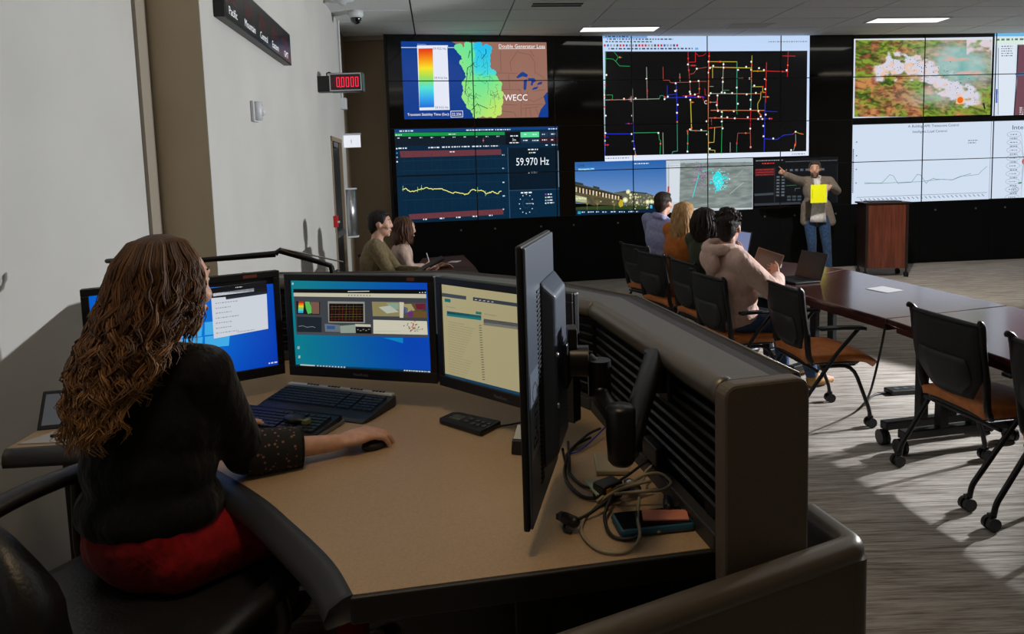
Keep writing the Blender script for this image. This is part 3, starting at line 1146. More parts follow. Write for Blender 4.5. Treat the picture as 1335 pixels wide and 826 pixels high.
NODES = [(36, 394), (36, 412), (48, 270), (46, 522), (46, 630), (42, 678), (160, 418), (232, 415), (212, 522), (210, 636), (218, 680), (226, 728), (298, 295), (376, 630), (412, 420), (432, 405), (480, 322), (478, 370), (494, 455), (490, 505), (555, 205), (610, 232), (570, 312), (568, 375), (572, 388), (600, 392), (622, 308), (622, 405), (572, 425), (572, 608), (642, 612), (558, 745), (682, 188), (692, 228), (712, 215), (680, 256), (675, 558), (678, 638), (696, 728), (688, 398),
         (775, 205), (776, 226), (770, 292), (772, 314), (766, 380), (784, 382), (830, 384), (865, 240), (858, 350), (866, 450), (915, 222), (946, 190), (946, 240), (994, 230), (1024, 242), (936, 294), (966, 338), (976, 384), (920, 392), (944, 426), (944, 484), (842, 496), (768, 500), (744, 494), (766, 530), (802, 534), (848, 540), (928, 534), (768, 560), (774, 602), (992, 545), (1008, 530), (1018, 545), (1038, 518), (1030, 296), (1164, 244), (1034, 360), (1024, 588), (1026, 652), (1086, 666), (944, 604), (948, 720), (740, 398), (736, 458), (994, 495), (1222, 625), (1196, 738), (545, 406), (698, 384)]
for X, Y in NODES:
    p.dot(X, Y, 6.2, (240, 240, 232), 8)
for k in range(70):
    c, pts, w = random.choice(LINES)
    i = random.randrange(len(pts) - 1)
    t = random.random()
    p.dot(pts[i][0] + (pts[i + 1][0] - pts[i][0]) * t, pts[i][1] + (pts[i + 1][1] - pts[i][1]) * t, 5.5, random.choice([(225, 40, 40), (225, 60, 40), (240, 110, 40)]), 8)
for k in range(8):
    a = k * PI / 4
    p.ln([(205, 420), (205 + 17 * math.cos(a), 420 + 17 * math.sin(a))], 3, (205, 60, 60) if k % 2 else (190, 190, 190))
p.ring(*p.m((670, 440)), 10 * p.k, 10 * p.k, 3 * p.k, (230, 230, 225))
p.build('screen_image', M_SCREEN, vw, True, label='black power grid map with red, green, orange and blue lines')

# --- window: campus at dusk
p = wall_pic((2.24 * VW, 3.44 * VW, 1.0, 1.797), [(38, 112), (1188, 88), (1196, 705), (62, 795)])


def dusk(u, v):
    c = lerp3((38, 96, 170), (112, 148, 200), v * 1.3)
    return c


p.gr(38, 88, 1196, 640, 10, 8, dusk)
p.rc = p.rc
p.up()
p.bl([(52, 690), (300, 668), (700, 640), (1190, 590), (1194, 700), (62, 740)], (48, 66, 32))
p.bl([(42, 360), (155, 382), (158, 404), (290, 436), (290, 410), (372, 430), (372, 455), (660, 520), (690, 560), (690, 660), (400, 640), (300, 660), (210, 640), (52, 630)], (78, 74, 56))
p.bl([(42, 362), (155, 382), (158, 408), (44, 394)], (28, 52, 66))
p.bl([(288, 410), (372, 430), (372, 458), (288, 440)], (40, 48, 56))
p.bl([(530, 500), (700, 465), (1000, 500), (1080, 530), (1090, 620), (980, 650), (700, 640), (690, 560)], (96, 98, 84))
p.bl([(560, 490), (735, 468), (960, 486), (1000, 510), (820, 492), (700, 488)], (52, 58, 60))
p.bl([(1080, 520), (1190, 500), (1194, 600), (1080, 620)], (92, 92, 88))
p.up()
p.bl([(46, 400), (660, 530), (662, 585), (50, 500)], (52, 46, 38))
p.bl([(50, 500), (660, 575), (660, 655), (420, 645), (300, 640), (240, 540), (50, 530)], (92, 84, 58))
p.bl([(52, 535), (205, 560), (205, 630), (54, 615)], (176, 182, 140))
p.bl([(300, 560), (660, 590), (660, 650), (310, 650)], (74, 70, 52))
for k in range(14):
    X = 55 + k * 47 - k * k * 0.35
    Y = 418 + X * 0.19
    h = 70 - X * 0.032
    p.bl([(X, Y), (X + 18, Y + 3), (X + 18, Y + h), (X, Y + h - 3)], [(250, 232, 190), (245, 215, 160), (255, 240, 210)][k % 3])
for k in range(8):
    X = 60 + k * 18
    p.dot(X, 575 + 6 * math.sin(k * 2.1), 9 + 4 * (k % 2), (235, 236, 190))
for k in range(60):
    X, Y = random.uniform(700, 1080), random.uniform(500, 690)
    p.r(X, Y, X + 12, Y + 12, random.choice([(235, 225, 165), (205, 190, 120), (150, 140, 90), (170, 175, 140)]))
p.up()
p.bl([(615, 620), (640, 570), (675, 590), (675, 650), (640, 672), (622, 655)], (190, 170, 40))
for X, Y, R in ((700, 580, 26), (735, 478, 22), (766, 515, 14), (972, 595, 22), (1018, 590, 20), (1050, 595, 16), (764, 552, 12), (545, 605, 7), (845, 608, 14), (390, 606, 6), (800, 540, 10), (830, 540, 10), (860, 540, 8)):
    p.dot(X, Y, R * 1.3, (215, 215, 160), 12)
p.up()
for X, Y, R in ((700, 580, 16), (735, 478, 13), (972, 595, 12), (1018, 590, 11), (1050, 595, 9), (766, 515, 8)):
    p.dot(X, Y, R, (255, 255, 235), 12)
for X in (210, 345, 560):
    for k in range(7):
        a = PI / 2 + (k - 3) * 0.3
        p.ln([(X, 655), (X + 55 * math.cos(a), 655 - 75 * math.sin(a))], 2.5, (150, 135, 90))
    p.ln([(X, 720), (X, 650)], 5, (120, 110, 80))
p.bl([(62, 722), (1195, 672), (1196, 705), (62, 795)], (6, 32, 58))
p.bl([(985, 625), (1065, 622), (1066, 685), (986, 690)], (4, 34, 60))
p.r(1000, 634, 1028, 672, (90, 200, 240))
p.r(85, 735, 126, 772, (60, 200, 230))
p.up()
p.tx('LIVE', 82, 172, 26, (10, 40, 80), 166)
p.bl([(84, 195), (296, 183), (296, 208), (86, 220)], (40, 170, 235))
p.up()
p.tx('Minneapolis, MN', 90, 212, 18, (225, 245, 255), 298)
p.sc(790, 142, 985, 12, (225, 235, 245))
for X, X1, Y in ((138, 182, 756), (218, 306, 752), (328, 366, 746), (410, 432, 744), (448, 472, 742), (518, 578, 738), (622, 668, 734), (682, 700, 732), (740, 815, 728), (835, 862, 724)):
    p.sc(X, Y, X1, 13, (190, 225, 240))
p.build('screen_image', M_SCREEN, vw, True, label='photo of a lit campus building at dusk')

# --- window: aerial point map
p = wall_pic((3.44 * VW, 4.62 * VW, 0.985, 1.783), [(10, 66), (624, 58), (626, 418), (24, 436)])


def aerial(u, v):
    n = fbm(u * 9, v * 28, 3)
    return lerp3((104, 116, 114), (152, 162, 158), n * 1.4 - 0.2)


p.bg((196, 206, 214))
p.up()
p.gr(112, 86, 622, 408, 44, 40, aerial)
p.bl([(28, 95), (108, 92), (110, 360), (36, 364)], (212, 220, 228))
p.bl([(108, 62), (624, 58), (624, 84), (110, 88)], (176, 190, 196))
p.up()
p.sc(40, 108, 105, 6, (150, 160, 172))
p.r(26, 250, 38, 292, (210, 55, 50))
p.ln([(30, 95), (34, 250)], 3, (90, 100, 130))
p.bl([(345, 185), (375, 150), (400, 160), (415, 200), (412, 250), (395, 285), (375, 290), (362, 255), (350, 230)], (50, 226, 232))
p.up()
for k in range(150):
    X, Y = random.gauss(382, 26), random.gauss(215, 38)
    p.r(X, Y, X + 9, Y + 6, random.choice([(60, 235, 238), (40, 215, 225), (120, 235, 225)]))
for k in range(24):
    X, Y = random.gauss(378, 16), random.gauss(225, 32)
    p.r(X, Y, X + 6, Y + 4, random.choice([(200, 90, 200), (120, 140, 150), (235, 240, 240)]))
p.ln([(205, 330), (248, 160)], 6, (60, 215, 220))
p.ln([(270, 150), (330, 128), (345, 170)], 5, (70, 205, 205))
for k in range(130):
    X, Y = random.gauss(260, 38), random.gauss(170, 60)
    if 115 < X < 600 and 90 < Y < 400:
        p.r(X, Y, X + 5, Y + 5, random.choice([(190, 80, 170), (120, 70, 160), (225, 130, 190), (90, 90, 120)]))
for k in range(60):
    X, Y = random.uniform(120, 600), random.uniform(80, 130)
    p.r(X, Y, X + 5, Y + 4, random.choice([(70, 180, 150), (90, 100, 110), (160, 90, 150)]))
p.ln([(465, 310), (560, 230)], 4, (176, 186, 182))
p.ln([(505, 190), (555, 140)], 3, (170, 180, 176))
p.dot(462, 205, 6, (220, 240, 240))
p.build('screen_image', M_SCREEN, vw, True, label='grey aerial map with turquoise point cluster')

# --- window: dark one-line diagram
p = wall_pic((4.64 * VW, 5.812 * VW, 1.035, 1.765), [(628, 64), (1210, 64), (1212, 386), (634, 402)])
p.bg((12, 15, 18))
p.up()
p.r(632, 68, 840, 80, (26, 28, 32))
p.bl([(634, 135), (772, 132), (774, 184), (636, 188)], (86, 24, 28))
for Y in (140, 158, 176):
    p.sc(640, Y + 6, 765, 6, (190, 70, 70))
p.bl([(632, 315), (770, 308), (770, 325), (634, 330)], (60, 68, 74))
p.bl([(632, 385), (960, 378), (960, 396), (634, 402)], (52, 58, 64))
p.ln([(775, 130), (778, 385)], 3, (52, 58, 62))
p.up()
p.sc(684, 102, 770, 8, (215, 60, 55))
p.sc(640, 80, 830, 5, (160, 165, 172))
p.sc(850, 92, 1200, 4, (120, 124, 130), 0.4)
for i in range(2):
    for j in range(7):
        X, Y = 788 + i * 36, 190 + j * 22
        p.r(X, Y, X + 24, Y + 14, (66, 76, 84))
        p.r(X + 4, Y + 4, X + 18, Y + 7, (150, 158, 165))
for j in range(7):
    X = 880 + j * 36
    p.r(X, 142, X + 24, 160, (60, 70, 78))
    p.r(X + 4, 147, X + 18, 151, (150, 158, 165))
for i in range(3):
    for j in range(2):
        p.r(866 + i * 36, 332 + j * 22, 892 + i * 36, 346 + j * 22, (62, 72, 80))
p.ln([(858, 260), (930, 258)], 3, (40, 130, 60))
p.ln([(920, 300), (920, 282), (955, 280)], 2, (120, 128, 134))
p.ln([(1205, 75), (1208, 385)], 2, (46, 52, 58))
p.build('screen_image', M_SCREEN, vw, True, label='dark control diagram with small grey buttons')

# --- window: satellite fire picture
p = wall_pic((6.01 * VW, 7.947 * VW, 2.362, 3.588), [(40, 52), (686, 43), (676, 400), (40, 414)])
p.bg((214, 222, 236))
p.up()


def fire(u, v):
    x, y = u * 1.8, v
    w = fbm(x * 4 + 3, y * 4, 3)
    rid = fbm(x * 6 + y * 5 + w * 4, y * 17 - x * 4 + w * 4, 4)
    fine = fbm(x * 17 + y * 14 + w * 6, y * 44 - x * 12, 3)
    green, dkgreen, orange, brown, pink = (134, 160, 52), (70, 104, 30), (200, 136, 82), (150, 84, 58), (214, 150, 128)
    c = lerp3(green, dkgreen, (rid - 0.5) * 6)
    warm = (fbm(x * 5 + 20, y * 7, 3) - 0.5) * 5 + (0.9 if v > 0.45 and u < 0.5 else 0.1) - (0.6 if u < 0.12 else 0)
    c = lerp3(c, orange, warm)
    c = lerp3(c, brown, min(warm, 0.8) * (fbm(x * 12 + 40, y * 18, 3) - 0.5) * 6)
    c = lerp3(c, pink, (fbm(x * 6 + 30, y * 7, 3) - 0.5) * 4 * min(1, max(0, 0.3 + u - 0.4)))
    c = lerp3(c, tuple(k * 0.62 for k in c), (fine - 0.46) * 5)
    s_ = math.exp(-(((u - 0.76) / 0.26) ** 2 + ((v - 0.34) / 0.30) ** 2)) * 1.5 + math.exp(-(((u - 0.55) / 0.2) ** 2 + ((v - 0.75) / 0.10) ** 2)) * 0.6
    c = lerp3(c, lerp3((118, 176, 170), (172, 196, 192), fbm(x * 7, y * 10, 3) * 1.6 - 0.3), s_ * (0.5 + 0.8 * fbm(x * 5 + 5, y * 8 + 2, 3)))
    c = lerp3(c, (212, 176, 166), (fbm(x * 5 + 41, y * 16, 4) - 0.55) * 6 * s_)
    mid = 0.36 + 0.03 * math.sin(u * 11) + max(0, u - 0.42) * 0.84
    wd = 0.085 + 0.06 * math.sin(u * 3.3)
    n = fbm(x * 11 + 2, y * 17 + 8, 4)
    k = 1.15 - abs(v - mid) / wd + (n - 0.5) * 3.0
    k *= min(1, max(0, (u - 0.12) * 12)) * min(1, max(0, (0.94 - u) * 12))
    if k > 0:
        cl_ = lerp3((214, 212, 226), (232, 196, 176), (fbm(x * 16, y * 22, 2) - 0.56) * 6)
        c = lerp3(c, cl_, k * 2.2)
    if u > 0.82 and v < 0.2:
        c = lerp3(c, (220, 205, 212), (n - 0.30 - v * 1.2) * 5)
    return c


p.gr(47, 57, 680, 408, 190, 106, fire)
p.up()
for k in range(150):
    u = random.uniform(0.15, 0.9)
    v = 0.34 + max(0, u - 0.45) * 0.86 + random.gauss(0, 0.09)
    if 0.08 < v < 0.95:
        p.dot(47 + 633 * u, 57 + 350 * v, random.uniform(1.0, 2.6), (52, 62, 92), 6)
p.bl([(516, 348), (522, 322), (545, 314), (560, 330), (548, 350), (530, 352)], (240, 190, 140))
p.up()
p.dot(537, 333, 15, (236, 104, 22), 12)
p.bl([(640, 348), (648, 345), (655, 375), (648, 376)], (30, 46, 40))
p.build('screen_image', M_SCREEN, vw, True, label='satellite picture of fire smoke over green and orange hills')

# --- window: transactive control chart
p = wall_pic((6.01 * VW, 7.968 * VW, 1.003, 2.256), [(6, 68), (1084, 45), (1064, 640), (6, 675)])
p.bg((208, 222, 240))
p.up()
p.tx('A. Building, AMI: Transactive Control', 440, 90, 19, (40, 52, 82), 832)
p.tx('Intelligent Load Control', 476, 132, 19, (40, 52, 82), 740)
p.ln([(45, 625), (1050, 590)], 3, (110, 120, 140))
p.ln([(105, 512), (160, 516), (240, 516), (300, 452), (328, 460), (365, 520), (400, 515), (470, 510), (515, 450), (540, 455), (585, 520), (600, 500), (640, 480), (660, 488), (720, 490), (790, 492), (850, 468), (925, 445)], 3.4, (104, 140, 134))
p.ln([(105, 522), (150, 518), (240, 518), (340, 512), (540, 506), (640, 494), (720, 488), (780, 494), (850, 465), (905, 462), (985, 452), (1010, 425), (1052, 390)], 3, (90, 142, 118))
for k in range(26):
    Y = 255 + k * 13
    p.r(9, Y, 18, Y + 9, (64, 74, 104))
for Y in (205, 310, 415, 520):
    p.sc(34, Y, 50, 9, (110, 120, 140))
for k in range(29):
    X = 80 + k * 33.5
    Y = 642 - k * 1.2
    p.ln([(X - 8, Y - 6), (X + 8, Y + 8)], 6, (128, 138, 158))
p.sc(905, 196, 980, 7, (110, 124, 140))
p.sc(905, 214, 965, 7, (110, 124, 140))
p.build('screen_image', M_SCREEN, vw, True, label='pale chart with two thin green traces')

# --- window: topology page at the right
p = wall_pic((7.972 * VW, 9.9 * VW, 1.008, 2.256), [(1088, 45), (2150, 22), (2125, 605), (1068, 637)])
p.bg((208, 222, 240))
p.up()
p.tx('Intelligent', 1252, 108, 32, (24, 40, 108), 1478)
for k in range(9):
    Y = 145 + k * 60
    x, y = p.m((1265 - k * 2, Y))
    p.ring(x, y, 55 * p.k, 22 * p.k, 2.5 * p.k, (140, 150, 166), 20)
    p.sc(1236 - k * 2, Y + 5, 1292 - k * 2, 7, (110, 130, 140), 0.6)
    if k < 8:
        p.sc(1232, Y + 36, 1290, 8, (120, 132, 150))
    p.ln([(1320, Y), (1345, 345), (1400, 350)], 2, (150, 158, 170))
x, y = p.m((1272, 570))
p.ring(x, y, 26 * p.k, 22 * p.k, 3 * p.k, (130, 140, 155))
p.ring(x, y, 12 * p.k, 11 * p.k, 3 * p.k, (90, 100, 115))
p.dot(1352, 352, 26, (205, 70, 36), 14)
p.bl([(1298, 515), (1325, 508), (1325, 520), (1300, 524)], (60, 120, 90))
p.build('screen_image', M_SCREEN, vw, True, label='pale page with a column of rounded boxes')

# --- window: map client at the right top
p = wall_pic((7.976 * VW, 9.9 * VW, 2.332, 3.65), [(692, 24), (1340, 12), (1330, 405), (678, 414)])
p.bg((210, 224, 240))
p.up()
p.gr(690, 24, 1340, 40, 6, 1, lambda u, v: (110, 180, 225))
p.bl([(694, 46), (1340, 38), (1340, 78), (694, 82)], (218, 232, 226))
p.bl([(712, 78), (788, 76), (780, 410), (698, 413)], (220, 230, 242))
p.bl([(696, 285), (706, 284), (704, 350), (695, 350)], (40, 90, 190))
p.bl([(800, 78), (1340, 70), (1340, 405), (782, 411), (790, 330), (796, 250)], (112, 72, 84))
p.bl([(797, 78), (806, 78), (800, 160), (795, 250), (786, 411), (779, 411), (790, 260)], (40, 44, 58))
p.up()
for k in range(5):
    p.sc(722, 88 + k * 11, 775, 4, (70, 84, 110), 0.5)
p.sc(700, 60, 826, 9, (80, 130, 100), 0.6)
for k in range(4):
    p.sc(808, 378 + k * 10, 826, 6, (205, 200, 205))
p.bl([(786, 212), (900, 200), (900, 222), (790, 222)], (70, 110, 150))
p.sc(706, 100, 710, 3, (90, 90, 100))
p.ln([(708, 95), (706, 405)], 3, (120, 130, 140))
p.build('screen_image', M_SCREEN, vw, True, label='map client page with a brown map at its right')

# ------------------------------------------------------------------ things on the left wall
cl = thing('wall_clock', 'long black wall clock with red digits for five time zones', 'clock', wb(0, 1.09, 2.585), WB_ROT)
MB().box(0.0, 0.06, -0.86, 0.87, 0.0, 0.245).build('housing', M_BLACKPL, cl, bevel=0.004)
MB().box(0.06, 0.062, -0.845, 0.855, 0.012, 0.233).build('face', mat('dark_lens', (14, 12, 14), 0.2), cl)
c = Canvas(lambda x, y, l: Vector((0.0625 + l, -0.86 + x, y)), 1.7, 0.245)
for s, x in (('Pacific', 0.15), ('Mountain', 0.51), ('Central', 0.85), ('Eastern', 1.18), ('GMT', 1.53)):
    c.text(s, x + 0.01, 0.032, 0.046, (235, 236, 240), align='c')
for x in (0.14, 0.50, 0.84, 1.17, 1.51):
    for k in range(4):
        xx = x - 0.09 + k * 0.044 + (0.012 if k > 1 else 0)
        c.frame(xx, 0.10, xx + 0.032, 0.185, 0.007, (74, 12, 18))
        c.rect(xx + 0.004, 0.139, xx + 0.028, 0.146, (74, 12, 18))
c.build('clock_digits', M_SCREEN, cl)

fs = thing('fire_strobe', 'small white fire strobe on the wall below the long clock', 'alarm', wb(0, 0.92, 2.06), WB_ROT)
MB().box(0, 0.025, -0.06, 0.06, 0, 0.135).build('body', M_WHITEPL, fs, bevel=0.008)
MB().lathe([(0.0, -0.06), (0.035, -0.06), (0.035, 0.06), (0.0, 0.06)], 14, Matrix.Translation((0.03, -0.015, 0.07))).build('cover', M_WHITEPL, fs)
MB().ell((0.045, 0.035, 0.065), (0.03, 0.024, 0.024)).build('lens', mat('clear_lens', (215, 220, 225), 0.1, coat=1), fs)
c = Canvas(lambda x, y, l: Vector((0.03 + 0.0365 * math.cos((x - 0.02) / 0.0365), -0.015 - 0.0365 * math.sin(-(x - 0.02) / 0.0365), y)), 0.04, 0.135)
for k, ch in enumerate('FIRE'):
    c.text(ch, 0.02, 0.098 - k * 0.022, 0.016, (200, 40, 45), align='c')
c.build('lettering', M_PRINT, fs)

cd = thing('led_counter', 'black counter on the wall showing red digits 0.0000', 'display', (-1.945, 7.14, 2.56), 0.0)
MB().box(-0.03, 0.14, -0.02, 0.10, 0.0, 0.16).build('bracket', M_BLACKPL, cd, bevel=0.004)
MB().box(0.12, 0.46, -0.03, 0.10, -0.005, 0.185).build('housing', M_BLACKMETAL, cd, bevel=0.004)
MB().box(0.125, 0.455, -0.034, -0.03, 0.0, 0.012).box(0.125, 0.455, -0.034, -0.03, 0.168, 0.18).box(0.125, 0.137, -0.034, -0.03, 0.012, 0.168).box(0.443, 0.455, -0.034, -0.03, 0.012, 0.168).build('bezel', M_STEEL, cd)
MB().tube([(0.09, 0.02, 0.16), (0.09, 0.02, 0.19), (0.115, 0.02, 0.2), (0.14, 0.02, 0.185)], 0.008, 6).build('hanging_eye', M_BLACKMETAL, cd)
c = Canvas(lambda x, y, l: Vector((0.137 + x, -0.0308 - l, 0.012 + y)), 0.306, 0.156)
c.rect(0, 0, 0.306, 0.156, (24, 6, 12))
c.up()
LED, DIM = (255, 40, 70), (70, 10, 22)
for k in range(6):
    x0, x1 = 0.012 + k * 0.048, 0.046 + k * 0.048
    if k == 0:
        for a in ((x0, 0.03, x0 + 0.007, 0.125), (x1 - 0.007, 0.03, x1, 0.125), (x0, 0.074, x1, 0.081)):
            c.rect(*a, DIM)
    else:
        c.frame(x0, 0.028, x1, 0.128, 0.009, LED)
c.disc(0.103, 0.028, 0.006, LED)
c.build('led_digits', M_SCREEN, cd)

ex = thing('exit_sign', 'small white lit sign sticking out above the left door', 'sign', (-2.12, 8.9, 2.06), 0.0)
MB().box(-0.03, 0.2, -0.012, 0.012, 0.0, 0.155).build('lit_panel', mat('lit_sign', (220, 222, 228), 0.3, emit=(225, 228, 240), strength=0.65), ex, bevel=0.003)
MB().box(-0.035, 0.205, -0.02, 0.02, 0.155, 0.18).build('housing', M_WHITEPL, ex)
c = Canvas(lambda x, y, l: Vector((x, -0.0125 - l, y)), 0.2, 0.155)
c.rect(0.082, 0.062, 0.09, 0.10, (150, 155, 170))
c.rect(0.082, 0.05, 0.09, 0.057, (150, 155, 170))
c.build('lettering', M_PRINT, ex)

ps = thing('fire_alarm_pull', 'red fire alarm pull box beside the left door', 'alarm', wb(0, 4.10, 1.12), WB_ROT)
MB().box(0, 0.045, -0.05, 0.05, 0, 0.13).build('body', M_RED, ps, bevel=0.006)
MB().box(0.045, 0.06, -0.035, 0.035, 0.05, 0.07).build('pull_bar', M_WHITEPL, ps)

tb = thing('wall_case', 'tall silver half round case on the wall beyond the door', 'case', wb(0, 5.26, 0.9), WB_ROT)
MB().prism([(0, -0.09), (0.06, -0.085), (0.11, -0.05), (0.125, 0), (0.11, 0.05), (0.06, 0.085), (0, 0.09)], 0.02, 0.62, True).build('body', M_STEEL, tb)
MB().prism([(0, -0.1), (0.13, -0.06), (0.13, 0.06), (0, 0.1)], 0.0, 0.02).prism([(0, -0.1), (0.13, -0.06), (0.13, 0.06), (0, 0.1)], 0.62, 0.64).build('end_cap', M_WHITEPL, tb)

cp = thing('conduit', 'thin white conduit running down the wall from the ceiling', 'conduit', wb(0.02, 5.2, 2.62), WB_ROT)
MB().cyl((0.0, 0, 0.06), (0.0, 0, 1.04), 0.012, n=8).build('pipe', M_WHITEPL, cp)
MB().box(-0.02, 0.05, -0.06, 0.06, -0.08, 0.06).build('junction_box', M_WHITEPL, cp, bevel=0.004)
sp = thing('ceiling_speaker', 'round white ceiling fitting at the top of the conduit', 'ceiling fitting', (-1.80, 7.78, 3.642), 0)
MB().lathe([(0.0, 0.0), (0.13, 0.0), (0.12, -0.02), (0.05, -0.035), (0.035, -0.06), (0.0, -0.06)], 20).build('plate', M_WHITEPL, sp)
dc = thing('dome_camera', 'white ceiling camera with a black dome in the corner', 'camera', (-1.78, 8.35, 3.642), 0)
MB().lathe([(0.0, 0.0), (0.09, 0.0), (0.09, -0.05), (0.07, -0.08), (0.0, -0.08)], 20).build('base', M_WHITEPL, dc)
MB().ell((0, 0, -0.085), (0.068, 0.068, 0.065)).build('dome', M_GLASSDARK, dc)
# ------------------------------------------------------------------ furniture materials
M_MAHOG = mat('mahogany_veneer', (70, 30, 22), 0.22, var=(48, 18, 13), scale=(3, 40, 40), detail=6, coat=0.6)
M_MAHOG2 = mat('mahogany_edge', (82, 36, 26), 0.3, var=(60, 24, 16), scale=(40, 3, 40), coat=0.3)
M_LECT = mat('lectern_veneer', (112, 58, 40), 0.38, var=(84, 40, 26), scale=(30, 30, 2.2), detail=6, coat=0.2)
M_LECTDARK = mat('lectern_frame', (38, 24, 20), 0.4)
M_ORANGE = mat('orange_upholstery', (206, 122, 56), 0.5, var=(190, 108, 46), scale=(30, 30, 30), bump=0.1, bscale=(300, 300, 300))
M_MESH = mat('black_mesh_back', (20, 20, 21), 0.75, var=(12, 12, 13), scale=(220, 220, 220), bump=0.3)
M_TUBE = mat('black_tube', (22, 22, 24), 0.4, metal=0.2)
M_RUBBER = mat('caster_rubber', (14, 14, 15), 0.5)
M_PAPER = mat('paper', (176, 178, 180), 0.8)
M_LAM = mat('tan_laminate', (172, 146, 116), 0.5, var=(162, 137, 108), scale=(240, 240, 240), bump=0.03)
M_BUMPER = mat('dark_rubber_edge', (46, 47, 50), 0.5)
M_DESKEDGE = mat('desk_edge_black', (22, 21, 21), 0.5)
M_BRONZE = mat('bronze_metal', (104, 97, 88), 0.36, metal=0.45, bump=0.03, bscale=(400, 400, 400))
M_CAPTOP = mat('console_top_grey', (96, 96, 96), 0.55, var=(88, 88, 88), scale=(300, 300, 300), bump=0.05)
M_CAPSTRIP = mat('console_top_strip', (46, 46, 49), 0.75)
M_MAHOGDULL = mat('mahogany_dull', (74, 34, 26), 0.5, var=(52, 21, 15), scale=(3, 40, 40), detail=6, spec=0.25)
M_ENDPANEL = mat('console_end_fabric', (98, 88, 78), 0.6, var=(91, 82, 72), scale=(260, 260, 260), bump=0.12)
M_SLAT = mat('black_slat', (17, 17, 18), 0.42, metal=0.1)
M_PORT = mat('port_grey', (70, 72, 76), 0.5)


# ------------------------------------------------------------------ conference chairs
def caster(mb, x, y, z0=0.0, r=0.032):
    for s in (-1, 1):
        mb.cyl((x + s * 0.006, y, z0 + r), (x + s * 0.024, y, z0 + r), r, n=12)
    mb.box(x - 0.012, x + 0.012, y - 0.012, y + 0.012, z0 + r, z0 + r + 0.045)


def make_chair():
    r = thing('conference_chair', 'x', 'chair')
    # seat: rounded cushion with a waterfall front
    rows = []
    for j in range(9):
        t = j / 8
        y = -0.15 + 0.46 * t
        w = 0.235 * (1 - 0.10 * (1 - t) ** 2 - 0.14 * max(0, t - 0.8) / 0.2)
        z = 0.455 + 0.012 * math.sin(t * PI) - 0.045 * max(0, (t - 0.72) / 0.28) ** 2 + 0.02 * max(0, 0.2 - t)
        rows.append([(x * w, y, z - 0.016 * abs(x) ** 4) for x in (-1, -0.85, -0.5, 0, 0.5, 0.85, 1)])
    MB().sheet(rows, 0.045).build('seat', M_ORANGE, r)
    MB().prism([(-0.19, -0.13), (0.19, -0.13), (0.2, 0.21), (-0.2, 0.21)], 0.405, 0.432).build('seat_pan', M_BLACKPL, r, bevel=0.008)
    # backrest: mesh shell narrowing to the seat
    rows = []
    for j in range(11):
        t = j / 10
        z = 0.50 + 0.385 * t
        w = 0.225 * (0.60 + 0.40 * min(1, t / 0.32)) * (1 + 0.03 * t)
        y0 = -0.14 - 0.055 * t - 0.02 * math.sin(t * PI)
        rows.append([(x * w, y0 - 0.03 * (1 - x * x), z) for x in (-1, -0.75, -0.4, 0, 0.4, 0.75, 1)])
    back = MB().sheet(rows, 0.012).build('backrest', M_MESH, r)
    rows = []
    for j in range(7):
        t = j / 6
        z = 0.52 + 0.19 * t
        w = 0.10 + 0.075 * min(1, t / 0.4) - 0.02 * max(0, t - 0.8) * 5
        y0 = -0.14 - 0.055 * (z - 0.50) / 0.385 - 0.02 * math.sin((z - 0.5) / 0.385 * PI)
        rows.append([(x * w, y0 - 0.030 * (1 - (x * w / 0.22) ** 2) - 0.010, z) for x in (-1, -0.5, 0, 0.5, 1)])
    MB().sheet(rows, 0.006).build('lumbar_panel', mat('lumbar_black', (34, 34, 35), 0.6), back)
    fr_ = MB()
    for s in (-1, 1):
        fr_.tube(spline([(s * 0.19, -0.09, 0.42), (s * 0.215, -0.135, 0.47), (s * 0.226, -0.155, 0.62), (s * 0.232, -0.18, 0.76), (s * 0.236, -0.195, 0.885), (s * 0.25, -0.225, 0.905)], 4), [0.017] * 9 + [0.015] * 8 + [0.012] * 3 + [0.006], 8, flat=1.3)
    fr_.tube(spline([(-0.236, -0.195, 0.885), (-0.12, -0.227, 0.893), (0.12, -0.227, 0.893), (0.236, -0.195, 0.885)], 5), 0.010, 8)
    fr_.build('back_frame', M_BLACKPL, r)
    for s in (-1, 1):
        # the long diagonal runs from the arm tip down to the rear caster
        l = MB().tube(fillet([(s * 0.275, 0.15, 0.645), (s * 0.27, 0.02, 0.5), (s * 0.25, -0.235, 0.12), (s * 0.25, -0.245, 0.06)], 0.05), 0.0125, 8).build('rear_leg', M_TUBE, r)
        cb = MB()
        caster(cb, s * 0.25, -0.255)
        cb.build('caster', M_RUBBER, l)
        l = MB().tube(fillet([(s * 0.235, -0.06, 0.405), (s * 0.235, 0.14, 0.41), (s * 0.24, 0.25, 0.12), (s * 0.24, 0.26, 0.06)], 0.09), 0.0125, 8).build('front_leg', M_TUBE, r)
        cb = MB()
        caster(cb, s * 0.24, 0.26)
        cb.build('caster', M_RUBBER, l)
        MB().sheet([[(s * (0.275 + a), y, 0.655 + 0.006 * (1 - (y / 0.14) ** 2)) for a in (-0.026, -0.012, 0.012, 0.026)] for y in (-0.10, -0.06, 0.04, 0.12, 0.17, 0.19)], 0.018).build('armrest', M_BLACKPL, r)
    MB().cyl((-0.255, -0.10, 0.385), (0.255, -0.10, 0.385), 0.011, n=8).build('crossbar', M_TUBE, r)
    return r


